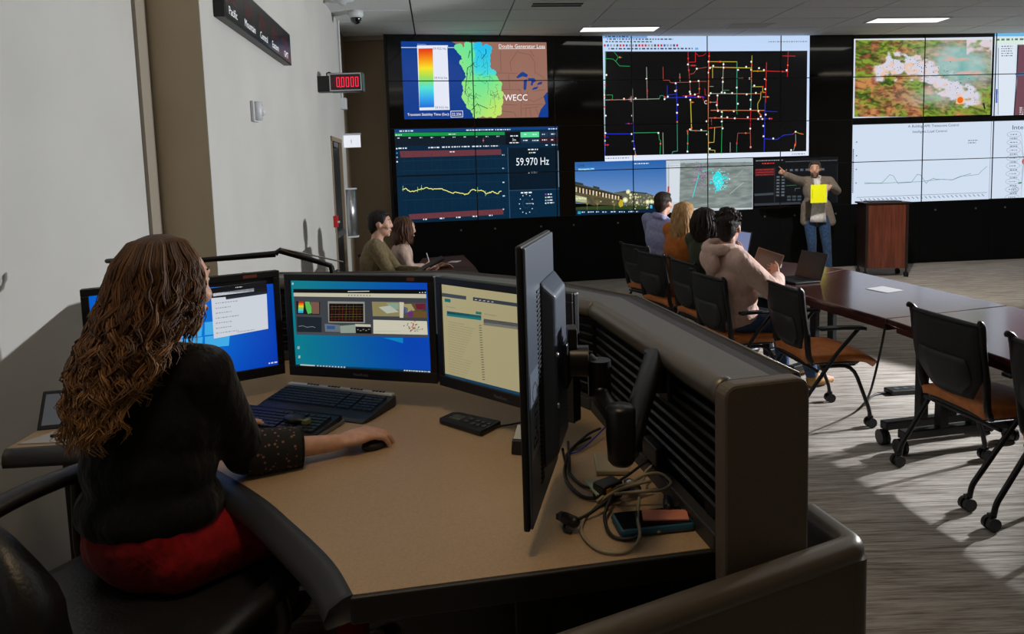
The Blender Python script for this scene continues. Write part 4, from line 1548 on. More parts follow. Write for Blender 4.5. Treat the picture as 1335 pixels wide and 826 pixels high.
chair0 = make_chair()
CHAIRS = [
    ((2.37, 3.41), -84, 'empty orange seated mesh chair beside the table joint, fully in view with four casters'),
    ((2.40, 2.72), -86, 'black mesh chair cut off by the picture edge, nearest to the camera at the table'),
    ((1.96, 4.42), -86, 'empty black mesh chair with orange seat in front of the black open laptop'),
    ((1.60, 4.93), -78, 'chair under the person in the pink hoodie'),
    ((1.62, 5.72), -78, 'chair under the person in dark green with long black hair'),
    ((1.46, 6.33), -70, 'chair under the blonde person in the rust orange top'),
    ((1.44, 7.05), -66, 'chair under the person in the pale blue shirt'),
    ((-1.36, 5.95), -68, 'chair with dark back behind the person in the olive sweater'),
    ((-1.22, 6.62), -62, 'chair under the brown haired person in the pale pink top'),
]
for i, ((x, y), deg, lab) in enumerate(CHAIRS):
    c_ = chair0 if i == 0 else copy_tree(chair0)
    tag(c_, lab, 'chair', 'mesh conference chairs')
    place(c_, (x, y, 0), math.radians(deg))


# ------------------------------------------------------------------ conference tables
def conf_table(label, quad, legs, grp, top_m=None):
    """quad: near-left, near-right, far-right, far-left"""
    cx, cy = sum(q[0] for q in quad) / 4, sum(q[1] for q in quad) / 4
    r = thing('conference_table', label, 'table', (cx, cy, 0), 0, grp)
    P = [(x - cx, y - cy) for x, y in quad]
    MB().prism(P, 0.705, 0.74).build('tabletop', top_m or M_MAHOG, r, bevel=0.006)
    Q = [(x * 0.93, y * 0.96) for x, y in P]
    MB().prism(Q, 0.66, 0.703).build('apron', M_MAHOG2, r)
    for k, ((ax, ay), (bx, by)) in enumerate(legs):
        a, b = Vector((ax - cx, ay - cy, 0)), Vector((bx - cx, by - cy, 0))
        d = (b - a).normalized()
        n = Vector((-d.y, d.x, 0))
        l = MB()
        for t in (0.36, 0.64):
            c = a.lerp(b, t)
            l.obox(frame(c + Vector((0, 0, 0.39)), d, n, Vector((0, 0, 1))), 0.055, 0.05, 0.54)
        l.build('leg', M_TUBE, r, bevel=0.004)
        f = MB().obox(frame(a.lerp(b, 0.5) + Vector((0, 0, 0.115)), d, n, Vector((0, 0, 1))), (b - a).length, 0.055, 0.05).build('foot_bar', M_TUBE, r, bevel=0.006)
        for p_ in (a, b):
            cb = MB()
            caster(cb, p_.x, p_.y, 0, 0.045)
            cb.build('caster', M_RUBBER, f)
    return r


conf_table('dark mahogany table nearest the camera at the right picture edge', [(2.37, 2.3), (3.42, 2.2), (3.133, 4.262), (2.222, 4.006)], [((2.19, 3.78), (2.92, 3.92)), ((2.45, 2.5), (3.2, 2.45))], 'mahogany conference tables')
conf_table('dark mahogany table with one white paper, between laptop and joint', [(2.22, 4.012), (3.133, 4.268), (2.925, 5.95), (2.00, 5.25)], [((2.17, 3.93), (2.88, 4.07)), ((2.10, 5.1), (2.80, 5.55))], 'mahogany conference tables')
conf_table('far dark mahogany table beside the presenter', [(1.998, 5.256), (2.923, 5.956), (2.50, 6.75), (1.78, 6.95)], [((2.1, 5.6), (2.7, 5.9)), ((1.9, 6.7), (2.45, 6.55))], 'mahogany conference tables')
conf_table('dark mahogany table far back at the left with one card', [(-1.0, 6.84), (-0.38, 6.84), (-0.57, 7.88), (-1.02, 7.7)], [((-0.95, 6.98), (-0.5, 6.98)), ((-0.95, 7.55), (-0.62, 7.65))], 'left mahogany tables', M_MAHOGDULL)
conf_table('dark mahogany table in front of the person in the olive sweater', [(-0.95, 5.15), (-0.14, 5.15), (-0.38, 6.832), (-1.0, 6.832)], [((-0.85, 5.35), (-0.3, 5.35)), ((-0.9, 6.6), (-0.5, 6.6))], 'left mahogany tables', M_MAHOGDULL)

# things on the tables
def flat_sheet(name, label, cat, pts, z, m=M_PAPER, t=0.002, grp=None):
    cx, cy = sum(q[0] for q in pts) / len(pts), sum(q[1] for q in pts) / len(pts)
    o = MB().prism([(x - cx, y - cy) for x, y in pts], 0, t).build(name, m)
    o.location = (cx, cy, z)
    tag(o, label, cat, grp)
    return o


flat_sheet('paper_sheet', 'white paper lying alone on the middle of the mahogany table', 'paper', [(2.60, 4.98), (2.66, 4.80), (2.82, 4.87), (2.77, 5.06)], 0.741)
flat_sheet('paper_sheet', 'white paper on the far table beside the brown tablet', 'paper', [(2.30, 6.20), (2.43, 6.13), (2.52, 6.34), (2.38, 6.42)], 0.741)
flat_sheet('paper_card', 'small pale card on the far left table', 'paper', [(-0.70, 7.22), (-0.60, 7.22), (-0.56, 7.34), (-0.66, 7.34)], 0.741)
flat_sheet('paper_card', 'small pale card on the left table just above the monitors', 'paper', [(-0.52, 6.05), (-0.40, 6.02), (-0.38, 6.12), (-0.50, 6.15)], 0.741)

# laptop on the table
lp = thing('laptop', 'open black laptop standing on the mahogany table', 'laptop', (2.26, 5.42, 0.741), math.radians(-75))
MB().box(-0.155, 0.155, -0.115, 0.115, 0, 0.016).build('base', M_BLACKPL, lp, bevel=0.004)
kb_ = MB()
for i in range(12):
    for j in range(5):
        kb_.box(-0.135 + i * 0.0228, -0.1155 + i * 0.0228, 0.0 + j * 0.02 - 0.005, 0.0125 + j * 0.02, 0.016, 0.0175)
kb_.build('keys', M_DARKGREY, lp, kind='stuff')
Ml = Matrix.Translation((0, 0.118, 0.014)) @ Matrix.Rotation(math.radians(-18), 4, 'X')
lid = MB().obox(Ml @ Matrix.Translation((0, 0, 0.11)), 0.31, 0.008, 0.22).build('lid', M_BLACKPL, lp, bevel=0.003)
MB().obox(Ml @ Matrix.Translation((0, -0.0046, 0.112)), 0.285, 0.001, 0.185).build('screen', mat('dark_glass', (10, 9, 9), 0.35), lid)

# power box on the floor and its cable
pb = thing('power_box', 'flat black power box on the carpet under the table', 'power strip', (2.85, 4.82, 0), math.radians(5))
MB().prism([(-0.17, -0.05), (0.17, -0.05), (0.17, 0.05), (-0.17, 0.05)], 0, 0.035).build('body', M_BLACKPL, pb, bevel=0.008)
for k in range(4):
    MB().box(-0.12 + k * 0.07, -0.085 + k * 0.07, -0.02, 0.02, 0.035, 0.037).build('socket', M_PORT, pb)
cab = MB().tube(spline([(2.24, 4.05, 0.70), (2.235, 4.10, 0.5), (2.24, 4.2, 0.25), (2.33, 4.45, 0.05), (2.55, 4.75, 0.012), (2.68, 4.80, 0.012)], 6), 0.007, 6).build('power_cable', M_RUBBER)
tag(cab, 'black cable hanging from the table joint down to the floor box', 'cable')

# lectern
lc = thing('lectern', 'brown wooden lectern on casters with black side posts', 'lectern', (5.40, 9.80, 0), math.radians(-10))
MB().box(-0.25, 0.25, -0.02, 0.0, 0.13, 1.06).build('front_panel', M_LECT, lc)
MB().box(-0.285, -0.25, -0.03, 0.36, 0.13, 1.06).box(0.25, 0.285, -0.03, 0.36, 0.13, 1.06).build('side_panel', M_LECTDARK, lc)
MB().box(-0.31, 0.31, -0.05, 0.40, 1.06, 1.085).build('top', M_LECTDARK, lc, bevel=0.005)
MB().box(-0.22, 0.22, 0.05, 0.3, 1.085, 1.098).build('ledge', M_BLACKPL, lc)
MB().box(-0.25, 0.25, 0.0, 0.34, 0.13, 0.15).box(-0.25, 0.25, 0.0, 0.34, 0.58, 0.6).build('shelf', M_LECT, lc)
for x in (-0.275, 0.275):
    for y in (0.0, 0.32):
        cb = MB()
        cb.cyl((x, y, 0.06), (x, y, 0.13), 0.012, n=8)
        caster(cb, x, y, 0, 0.036)
        cb.build('caster', M_RUBBER, lc)

# ------------------------------------------------------------------ operator console (raised desk)
DZ_ = 0.928


def curve_pts(p, n=6):
    return [(v.x, v.y) for v in spline([(x, y, 0) for x, y in p], n)]


inner = curve_pts([(-1.485, 1.915), (-1.275, 1.937), (-1.10, 1.935), (-0.92, 1.83), (-0.737, 1.678), (-0.605, 1.554), (-0.505, 1.441), (-0.417, 1.337), (-0.358, 1.258), (-0.308, 1.171)], 5)
desk_poly = inner + [(0.402, 1.292), (0.245, 2.10), (0.01, 2.47), (-0.33, 2.73), (-1.1, 2.80), (-1.5, 2.55)]
ck = thing('operator_desk', 'curved tan desk with a dark rubber edge and a black louvred back wall', 'desk', (-0.3, 2.0, 0.18))
MB().prism(desk_poly, DZ_ - 0.028, DZ_).build('desktop', M_LAM, ck, world=True)
# bumper: sloping rubber along the inner curve
P = [Vector((x, y, 0)) for x, y in inner]
rows = []
for i, q in enumerate(P):
    t = (P[min(i + 1, len(P) - 1)] - P[max(i - 1, 0)]).normalized()
    n = Vector((t.y, -t.x, 0))
    if n.y > 0 and n.x > 0:
        n = -n
    w = 0.055 * min(1.0, 0.45 + 0.55 * i / 14)
    rows.append([q + Vector((0, 0, DZ_ + 0.001)), q + n * w * 0.35 + Vector((0, 0, DZ_ - 0.002)), q + n * w * 0.8 + Vector((0, 0, DZ_ - 0.014)), q + n * w + Vector((0, 0, DZ_ - 0.035)), q + n * w * 0.9 + Vector((0, 0, DZ_ - 0.05)), q + Vector((0, 0, DZ_ - 0.05))])
bm_ = MB()
nr = len(rows[0])
bm_.add([p for r_ in rows for p in r_], [(i * nr + j, i * nr + (j + 1) % nr, (i + 1) * nr + (j + 1) % nr, (i + 1) * nr + j) for i in range(len(rows) - 1) for j in range(nr)] + [tuple(range(nr)), tuple((len(rows) - 1) * nr + j for j in range(nr - 1, -1, -1))], True)
bm_.build('rubber_edge', M_BUMPER, ck, world=True)
a, b = Vector((-0.308, 1.171, 0)), Vector((0.402, 1.292, 0))
d = (b - a).normalized()
n = Vector((d.y, -d.x, 0))
MB().obox(frame((a + b) / 2 + n * 0.004 + Vector((0, 0, DZ_ - 0.027)), d, n, Vector((0, 0, 1))), (b - a).length + 0.01, 0.012, 0.052).build('front_edge', M_DESKEDGE, ck, world=True, bevel=0.004)
MB().obox(frame((a + b) / 2 - n * 0.22 + Vector((0, 0, 0.52)), d, n, Vector((0, 0, 1))), 0.07, 0.05, 0.74).build('leg', M_BLACKPL, ck, world=True, bevel=0.005)
MB().obox(frame((a + b) / 2 - n * 0.30 + d * 0.05 + Vector((0, 0, 0.55)), d, n, Vector((0, 0, 1))), (b - a).length - 0.06, 0.02, 0.68).build('under_desk_shade_panel', M_BLACKPL, ck, world=True)  # black panel added so the space under the desk stays dark
MB().box(-1.22, -1.16, 2.1, 2.4, 0.18, 0.9).build('leg', M_BLACKPL, ck, world=True, bevel=0.005)
MB().box(-1.40, -1.12, 2.02, 2.5, 0.25, 0.88).build('pedestal', M_BLACKPL, ck, world=True, bevel=0.006)

# louvred back wall: inner line, top cap, outer line
IN = [Vector((0.384, 1.237, 0)), Vector((0.232, 2.081, 0)), Vector((0.005, 2.43, 0)), Vector((-0.325, 2.70, 0)), Vector((-1.2, 2.83, 0))]
OUT = [Vector((0.563, 1.281, 0)), Vector((0.402, 2.17, 0)), Vector((0.13, 2.56, 0)), Vector((-0.26, 2.87, 0)), Vector((-1.2, 3.01, 0))]
CZ = 1.272
for k in range(4):
    a, b, c, d = IN[k], IN[k + 1], OUT[k + 1], OUT[k]
    if k == 0:
        e = (b - a).normalized()
        a, d = a + e * 0.03, d + e * 0.03
    # core and outer skin
    MB().prism([((a.x * 0.8 + d.x * 0.2), (a.y * 0.8 + d.y * 0.2)), ((b.x * 0.8 + c.x * 0.2), (b.y * 0.8 + c.y * 0.2)), (c.x, c.y), (d.x, d.y)][::-1], 0.2, CZ - 0.03).build('wall_panel', M_BLACKPL, ck, world=True)
    # rounded front rail and flat top
    prof = [(0.004, -0.044), (0.0, -0.036), (0.0, -0.024), (0.004, -0.012), (0.014, -0.003), (0.032, 0.001)]
    A_, B_ = (d - a).normalized(), (c - b).normalized()
    rows = [[p_ + ax * u + Vector((0, 0, CZ + w)) for u, w in prof] for p_, ax in [(a.lerp(b, t_), A_.lerp(B_, t_).normalized()) for t_ in (0, 0.03, 0.5, 0.97, 1)]]
    MB().sheet(rows, 0.006).build('cap_rail', M_BRONZE, ck, world=True)
    L0, L1 = (d - a).length, (c - b).length
    for nm, f0, f1, m, dz in (('cap_top', 0.17, 0.64, M_CAPTOP, 0.0), ('cap_strip', 0.64, 0.955, M_CAPSTRIP, -0.0015)):
        q = [a + A_ * L0 * f0, b + B_ * L1 * f0, b + B_ * L1 * f1, a + A_ * L0 * f1]
        MB().prism([(v.x, v.y) for v in q][::-1], CZ - 0.03, CZ + dz).build(nm, m, ck, world=True)
    rows = [[p_ + ax * (L * 0.95 + u) + Vector((0, 0, CZ + w)) for u, w in ((0.0, 0.0), (L * 0.035, -0.002), (L * 0.05, -0.012), (L * 0.052, -0.06))] for p_, ax, L in ((a, A_, L0), (b, B_, L1))]
    MB().sheet(rows, 0.005).build('cap_back_rail', M_BRONZE, ck, world=True)
    # slats
    t = (b - a).normalized()
    nrm = -A_
    seg = (b - a).length
    for s in range(9):
        z = 1.212 - s * 0.027
        mid = (a + b) / 2 + A_ * 0.024
        MB().obox(frame(mid + Vector((0, 0, z)), t, A_, Vector((0, 0, 1))) @ Matrix.Rotation(math.radians(38), 4, 'X'), seg - 0.02, 0.006, 0.017).build('slat', M_SLAT, ck, world=True)
    MB().obox(frame((a + b) / 2 + A_ * 0.012 + Vector((0, 0, 0.945)), t, A_, Vector((0, 0, 1))), seg - 0.005, 0.03, 0.04).build('base_rail', M_BUMPER, ck, world=True, bevel=0.004)
# grommet and sockets low on the near wall
t = (IN[1] - IN[0]).normalized()
A_ = (OUT[0] - IN[0]).normalized()
g = IN[0] + t * 0.10 + A_ * 0.03
MB().cyl(g + Vector((0, 0, 0.985)), g - A_ * 0.008 + Vector((0, 0, 0.985)), 0.022, n=18).build('grommet', M_RUBBER, ck, world=True)
for k in range(3):
    g = IN[0] + t * (0.36 + k * 0.12) + A_ * 0.008
    MB().obox(frame(g + Vector((0, 0, 1.0)), t, A_, Vector((0, 0, 1))), 0.09, 0.03, 0.045).build('socket_box', M_BLACKPL, ck, world=True, bevel=0.004)
# end face of the louvred wall: rounded tall panel
a, d = IN[0], OUT[0]
ax = (d - a).normalized()
nn = Vector((-ax.y, ax.x, 0))
w = (d - a).length
R_ = 0.026
outl = [(0.0, 0.62), (w, 0.62)]
for k in range(6):
    an = PI / 2 * k / 5
    outl.append((w - R_ + R_ * math.cos(an), CZ - R_ + R_ * math.sin(an)))
for k in range(6):
    an = PI / 2 + PI / 2 * k / 5
    outl.append((R_ + R_ * math.cos(an), CZ - R_ + R_ * math.sin(an)))
vs = [a + ax * u + Vector((0, 0, z)) - nn * 0.004 for u, z in outl] + [a + ax * u + Vector((0, 0, z)) + nn * 0.034 for u, z in outl]
m_ = len(outl)
MB().add(vs, [tuple(range(m_)), tuple(range(2 * m_ - 1, m_ - 1, -1))] + [((i + 1) % m_, i, i + m_, (i + 1) % m_ + m_) for i in range(m_)]).build('end_panel', M_ENDPANEL, ck, world=True, bevel=0.006, label='tall rounded brown end panel')

# low partition in front of the console
lw = thing('low_partition', 'low brown metal partition with a rounded top rail at the bottom of the picture', 'partition', (0.5, 1.2, 0.0))
p0, p1, p2 = Vector((0.628, 1.42, 0)), Vector((0.658, 1.288, 0)), Vector((0.02, 1.005, 0))
for (u, v, nm) in ((p0, p1, 'side_panel'), (p1, p2, 'front_panel')):
    t = (v - u).normalized()
    nrm = Vector((-t.y, t.x, 0))
    MB().obox(frame((u + v) / 2 + Vector((0, 0, 0.46)), t, nrm, Vector((0, 0, 1))), (v - u).length, 0.034, 0.92).build(nm, M_ENDPANEL, lw, world=True)
path = fillet([p0 + Vector((0, 0, 0.918)), p1 + Vector((0, 0, 0.918)), p2 + Vector((0, 0, 0.918))], 0.02, 5)
MB().tube(path, 0.026, 14).build('top_rail', M_BRONZE, lw, world=True)
MB().cyl(p1 + Vector((0, 0, 0.0)), p1 + Vector((0, 0, 0.905)), 0.024, n=14).build('corner_post', M_BRONZE, lw, world=True)


# ------------------------------------------------------------------ monitors
def monitor(name, label, left, right, z0, z1, grp, tilt=0.0, stand=True):
    """left/right: lower front corners as the viewer sees them"""
    L, Rr = Vector((*left, 0)), Vector((*right, 0))
    d = (Rr - L)
    w = d.length
    ang = math.atan2(d.y, d.x)
    mid = (L + Rr) / 2
    r = thing(name, label, 'monitor', (mid.x, mid.y, z0), ang, grp)
    h = z1 - z0
    b = 0.022
    MB().box(-w / 2, w / 2, 0.004, 0.03, 0, h).box(-w / 2 + 0.06, w / 2 - 0.06, 0.03, 0.055, 0.05, h - 0.05).build('housing', M_BLACKPL, r, bevel=0.006)
    MB().box(-w / 2, w / 2, -0.004, 0.004, 0, 0.034).box(-w / 2, w / 2, -0.004, 0.004, h - b, h).box(-w / 2, -w / 2 + b, -0.004, 0.004, 0.034, h - b).box(w / 2 - b, w / 2, -0.004, 0.004, 0.034, h - b).build('bezel', M_BLACKPL, r, bevel=0.002)
    if stand:
        MB().box(-0.03, 0.03, 0.055, 0.16, 0.12, 0.18).box(-0.05, 0.05, 0.05, 0.06, 0.1, 0.2).build('wall_mount', M_BLACKMETAL, r, bevel=0.004)
    c = Canvas(lambda x, y, l: Vector((x, -0.0045 - l, y)), w, h)
    c.text('ViewSonic', 0, 0.011, 0.009, (120, 122, 126), align='c')
    c.build('lettering', M_PRINT, r)
    return r, w, h, (-w / 2 + b, w / 2 - b, 0.034, h - b)


def mon_pic(rect, corners):
    return Picture(lambda x, y, l: Vector((x, 0.0028 - l, y)), rect, corners)


def wallpaper(u, v):
    c = lerp3((6, 60, 190), (0, 120, 225), 1.2 - abs(u - 0.35) * 1.6 - v * 0.2)
    c = lerp3(c, (0, 150, 245), math.exp(-((u - 0.3) / 0.35) ** 2 - ((v - 0.62) / 0.3) ** 2))
    return c


# left monitor behind the operator
m1, w, h, rc = monitor('monitor', 'black monitor behind the operator with bright blue desktop and white contact list', (-1.316, 2.05), (-0.816, 2.36), 0.998, 1.365, 'desk monitors')
p = mon_pic(rc, [(-285, 190), (447, 137), (512, 682), (-190, 745)])
p.gr(-290, 180, 520, 760, 20, 14, wallpaper)
p.c = p.c
p.up()
for (x0, y0, x1, y1) in ((78, 405, 172, 470), (180, 385, 285, 465), (92, 476, 180, 542), (188, 470, 290, 540)):
    p.bl([(x0, y0 + 4), (x1, y0 - 2), (x1 + 2, y1), (x0 + 6, y1)], (70, 185, 250))
p.up()
p.bl([(185, 185), (420, 160), (452, 458), (226, 490)], (222, 228, 238))
p.up()
p.bl([(185, 185), (420, 160), (426, 200), (190, 216)], (14, 16, 22))
p.bl([(188, 215), (426, 196), (432, 236), (194, 246)], (20, 22, 28))
p.bl([(198, 218), (370, 200), (372, 220), (200, 236)], (225, 230, 240))
p.bl([(252, 240), (428, 224), (430, 240), (256, 260)], (38, 44, 54))
p.up()
for k in range(7):
    p.sc(214 + k * 3, 282 + k * 30, 280 + k * 3 + (30 if k % 3 == 0 else 0), 5, (150, 156, 168), 0.6)
p.sc(290, 192, 320, 5, (220, 220, 225))
p.sc(318, 464, 395, 4, (150, 156, 168))
p.sc(470, 672, 508, 8, (230, 235, 245))
p.build('screen', M_SCREENDIM, m1)
MB().box(w / 2 - 0.12, w / 2 - 0.075, -0.005, -0.0035, h - 0.016, h - 0.006).build('sticker', mat('dull_red_sticker', (120, 56, 46), 0.5), m1)
# middle monitor
m2, w, h, rc = monitor('monitor', 'black monitor in the middle showing small copies of the wall displays', (-0.766, 2.264), (-0.249, 2.112), 1.02, 1.365, 'desk monitors')
p = mon_pic(rc, [(32, 42), (982, 68), (1038, 762), (100, 660)])


def paper2(u, v):
    return lerp3((4, 132, 150), (4, 74, 190), (u * 1.15 - 0.1) + 0.25 * math.sin(v * 3) * u)


p.gr(30, 40, 1040, 770, 20, 14, paper2)
p.up()
p.bl([(680, 482), (822, 488), (824, 530)], (10, 140, 205))
p.bl([(54, 105), (975, 122), (1002, 492), (92, 440)], (66, 70, 76))
p.up()
p.bl([(54, 105), (975, 122), (976, 155), (56, 132)], (12, 12, 14))
p.bl([(57, 133), (976, 156), (978, 188), (60, 160)], (208, 204, 180))
p.bl([(78, 195), (236, 205), (240, 298), (86, 290)], (20, 22, 26))
p.bl([(88, 308), (252, 318), (258, 428), (96, 420)], (28, 38, 48))
p.bl([(288, 200), (540, 208), (550, 368), (300, 358)], (150, 152, 144))
p.bl([(590, 208), (785, 215), (792, 325), (602, 318)], (150, 140, 96))
p.bl([(785, 214), (818, 218), (818, 336), (792, 334)], (212, 208, 186))
p.bl([(815, 222), (980, 226), (990, 342), (820, 334)], (96, 82, 52))
p.bl([(606, 345), (990, 366), (1000, 472), (612, 450)], (216, 212, 190))
p.bl([(275, 366), (380, 378), (384, 430), (282, 424)], (110, 120, 128))
p.bl([(380, 384), (485, 378), (490, 440), (386, 438)], (150, 164, 150))
p.bl([(485, 396), (592, 402), (598, 452), (490, 444)], (14, 14, 16))
p.bl([(482, 374), (590, 380), (592, 398), (484, 392)], (206, 202, 182))
p.bl([(92, 420), (1000, 470), (1002, 492), (94, 440)], (74, 78, 84))
p.up()
for j in range(6):
    p.bl([(94, 198 + j * 14), (128, 199 + j * 14), (130, 213 + j * 14), (96, 212 + j * 14)], rainbow(0, j / 6))
p.bl([(135, 200), (165, 200), (180, 240), (186, 285), (160, 290), (145, 250)], (90, 200, 90))
p.bl([(170, 202), (230, 205), (236, 292), (190, 290)], (128, 92, 78))
p.bl([(298, 216), (532, 222), (540, 360), (306, 350)], (16, 12, 10))
p.bl([(290, 380), (345, 384), (348, 408), (294, 406)], (50, 90, 150))
for (pts, c) in (([(818, 230), (870, 230), (900, 280), (830, 300)], (170, 160, 110)), ([(850, 290), (880, 275), (890, 330), (850, 328)], (110, 50, 120)), ([(900, 230), (975, 230), (980, 280), (910, 270)], (112, 30, 56)), ([(950, 240), (980, 240), (988, 300), (955, 290)], (40, 90, 56)), ([(818, 250), (850, 262), (845, 310), (822, 310)], (60, 80, 130)), ([(890, 290), (985, 290), (988, 338), (890, 332)], (112, 84, 44)), ([(640, 250), (720, 240), (785, 290), (700, 300)], (190, 196, 180)), ([(690, 220), (780, 222), (782, 270), (730, 262)], (140, 170, 150))):
    p.bl(pts, c)
for k in range(40):
    X, Y = random.gauss(890, 26), random.gauss(410, 18)
    p.r(X, Y, X + 9, Y + 7, random.choice([(190, 110, 70), (150, 90, 60), (90, 110, 150), (180, 160, 130)]))
for j in range(9):
    p.ln([(320 + j * 24, 226), (322 + j * 24, 348)], 2, random.choice([(150, 50, 30), (140, 110, 40), (120, 60, 40)]))
for j in range(6):
    p.ln([(310, 240 + j * 19), (530, 244 + j * 19)], 2, random.choice([(150, 50, 30), (130, 110, 50)]))
p.ln([(104, 380), (130, 376), (160, 388), (195, 384), (215, 392)], 3, (150, 160, 160))
p.ln([(620, 432), (700, 434), (800, 438)], 2, (140, 190, 140))
for k in range(5):
    p.r(498 + k * 19, 412 + (k % 2) * 8, 510 + k * 19, 420 + (k % 2) * 8, (120, 120, 110))
p.r(420, 126, 570, 131, (220, 220, 215))
for k in range(8):
    p.dot(428 + k * 21, 157 + k * 0.6, 5, (110, 108, 98))
for k in range(3):
    p.r(925 + k * 20, 140, 933 + k * 20, 147, (225, 225, 225))
p.bl([(106, 655), (1040, 745), (1040, 764), (106, 675)], (6, 62, 92))
p.up()
p.bl([(130, 655), (228, 666), (229, 684), (131, 674)], (205, 212, 205))
for k in range(10):
    p.r(240 + k * 20, 668 + k * 2, 252 + k * 20, 678 + k * 2, (190, 205, 215))
p.sc(840, 738, 1030, 8, (220, 228, 235))
p.r(44, 58, 54, 74, (180, 215, 220))
p.r(105, 525, 120, 545, (150, 190, 190))
p.r(115, 592, 128, 612, (170, 200, 200))
p.build('screen', M_SCREENDIM, m2)
MB().box(w / 2 - 0.09, w / 2 - 0.065, -0.005, -0.0035, h - 0.016, h - 0.006).build('sticker', MATS['dull_red_sticker'], m2)
MB().box(w / 2 + 0.001, w / 2 + 0.022, 0.0, 0.004, 0.16, h - 0.005).build('privacy_tab', mat('pale_acrylic', (120, 140, 160), 0.2, coat=0.5), m2)
# right monitor facing left
m3, w, h, rc = monitor('monitor', 'black monitor showing a cream coloured web page', (-0.24, 2.10), (0.15, 1.735), 1.02, 1.365, 'desk monitors')
p = mon_pic(rc, [(150, 112), (640, 200), (665, 790), (190, 595)])
p.gr(150, 110, 670, 800, 6, 4, lambda u, v: lerp3((182, 172, 128), (168, 158, 122), u * 0.6 + v * 0.4))
p.up()
SL = 0.19
def pr(x0, y0, x1, y1, c, p=p):
    p.bl([(x0, y0), (x1, y0 + (x1 - x0) * SL), (x1 + 1, y1 + (x1 - x0) * SL), (x0 + 1, y1)], c)
pr(155, 160, 246, 180, (66, 72, 78))
pr(272, 182, 640, 202, (56, 62, 70))
pr(166, 190, 188, 208, (30, 110, 96))
pr(286, 260, 308, 274, (30, 120, 100))
pr(178, 258, 308, 284, (26, 120, 122))
pr(178, 258, 308, 272, (30, 50, 66))
pr(318, 300, 466, 334, (120, 118, 108))
pr(318, 300, 466, 320, (52, 56, 64))
p.up()
for k in range(23):
    Y = 312 + k * 13
    p.sc(186 + k * 0.8, Y + 3, 186 + 60 + (k * 37 % 40), 2.5, (120, 112, 88), 0.5)
    p.r(302 + k * 1.2, Y + 22, 312 + k * 1.2, Y + 26, (92, 90, 76))
p.sc(175, 235, 210, 3, (120, 112, 88))
p.sc(320, 275, 365, 3, (120, 112, 88))
for k in range(5):
    p.r(280 + k * 16, 194 + k * 3, 288 + k * 16, 198 + k * 3, (200, 200, 195))
p.bl([(190, 585), (668, 770), (668, 795), (191, 602)], (16, 64, 92))
p.build('screen', M_SCREENDIM, m3)

# portrait monitor seen from behind, on an arm
pm = thing('portrait_monitor', 'tall upright monitor seen from behind, held on an arm', 'monitor', (0.048, 1.435, 0.982), math.atan2(0.335, 0.073))
w, h = 0.345, 0.56
MB().box(-w / 2, w / 2, -0.006, 0.007, 0, h).build('front_frame', M_BLACKPL, pm, bevel=0.004)
M_MONBACK = mat('grey_monitor_back', (80, 92, 110), 0.38, metal=0.1)
# local -y faces the camera's right: the back shell
MB().box(-w / 2 + 0.004, w / 2 - 0.004, -0.012, -0.006, 0.004, h - 0.004).build('back_shell', M_MONBACK, pm, bevel=0.005)
q = MB()
x0, x1, z0, z1 = -0.028, 0.165, 0.06, h - 0.09
X0, X1, Z0, Z1 = -0.004, 0.15, 0.09, h - 0.125
q.add([(x0, -0.012, z0), (x1, -0.012, z0), (x1, -0.012, z1), (x0, -0.012, z1), (X0, -0.042, Z0), (X1, -0.042, Z0), (X1, -0.042, Z1), (X0, -0.042, Z1)],
      [(0, 1, 2, 3), (7, 6, 5, 4), (0, 4, 5, 1), (1, 5, 6, 2), (2, 6, 7, 3), (3, 7, 4, 0)])
q.build('back_bulge', M_MONBACK, pm, bevel=0.008, seg=3)
vg = MB()
for k in range(42):
    z = 0.05 + k * 0.0098
    vg.box(-0.066, -0.036, -0.0142, -0.0115, z, z + 0.0045)
vg.build('vent_slots', M_RUBBER, pm, kind='stuff')
MB().box(-0.162, -0.076, -0.0130, -0.0115, 0.14, 0.31).build('logo_plate', mat('logo_plate_sheen', (128, 140, 158), 0.3), pm)  # plate colour is paler than the shell, with a reflection painted in
c = Canvas(lambda x, y, l: Vector((-0.080 - y, -0.0133 - l, 0.155 + x)), 0.2, 0.04)
c.text('BenQ', 0.0, 0.014, 0.052, (26, 34, 46), 0.13)
c.build('lettering', M_PRINT, pm)
for z in (0.2, 0.31):
    MB().ell((-0.01, -0.043, z), (0.006, 0.004, 0.006), n=10, m=6).build('screw', M_STEEL, pm)
c = Canvas(lambda x, y, l: Vector((w / 2 - 0.012 - x, 0.0075 + l, 0.012 + y)), w - 0.024, h - 0.024)
c.rect(0, 0, w - 0.024, h - 0.024, (150, 152, 150))
c.up()
for k in range(20):
    c.scribble(0.02, 0.04 + k * 0.023, 0.2 + 0.08 * math.sin(k * 2.3), 0.006, (90, 96, 104))
c.build('screen', M_SCREENDIM, pm)

# the arm from the louvred wall to the portrait monitor
am = thing('monitor_mount', 'black jointed monitor arm clamped to the louvred wall', 'monitor arm', (0.24, 1.55, DZ_))
hub = Vector((0.115, 1.475, 1.262))
MB().obox(frame(hub + Vector((0.0, 0, 0)), Vector((0.074, 0.335, 0)).normalized(), Vector((-0.335, 0.074, 0)).normalized(), Vector((0, 0, 1))), 0.10, 0.012, 0.10).build('mount_plate', M_BLACKMETAL, am, world=True, bevel=0.004)
MB().cyl(hub + Vector((0.005, 0, 0)), hub + Vector((0.045, -0.005, 0)), 0.034, n=20).build('tilt_joint', M_BLACKMETAL, am, world=True, bevel=0.004)
MB().box(hub.x + 0.0, hub.x + 0.02, hub.y - 0.02, hub.y + 0.03, hub.z + 0.03, hub.z + 0.075).build('clip', M_BLACKPL, am, world=True, bevel=0.003)
e1 = Vector((0.182, 1.46, 1.238))
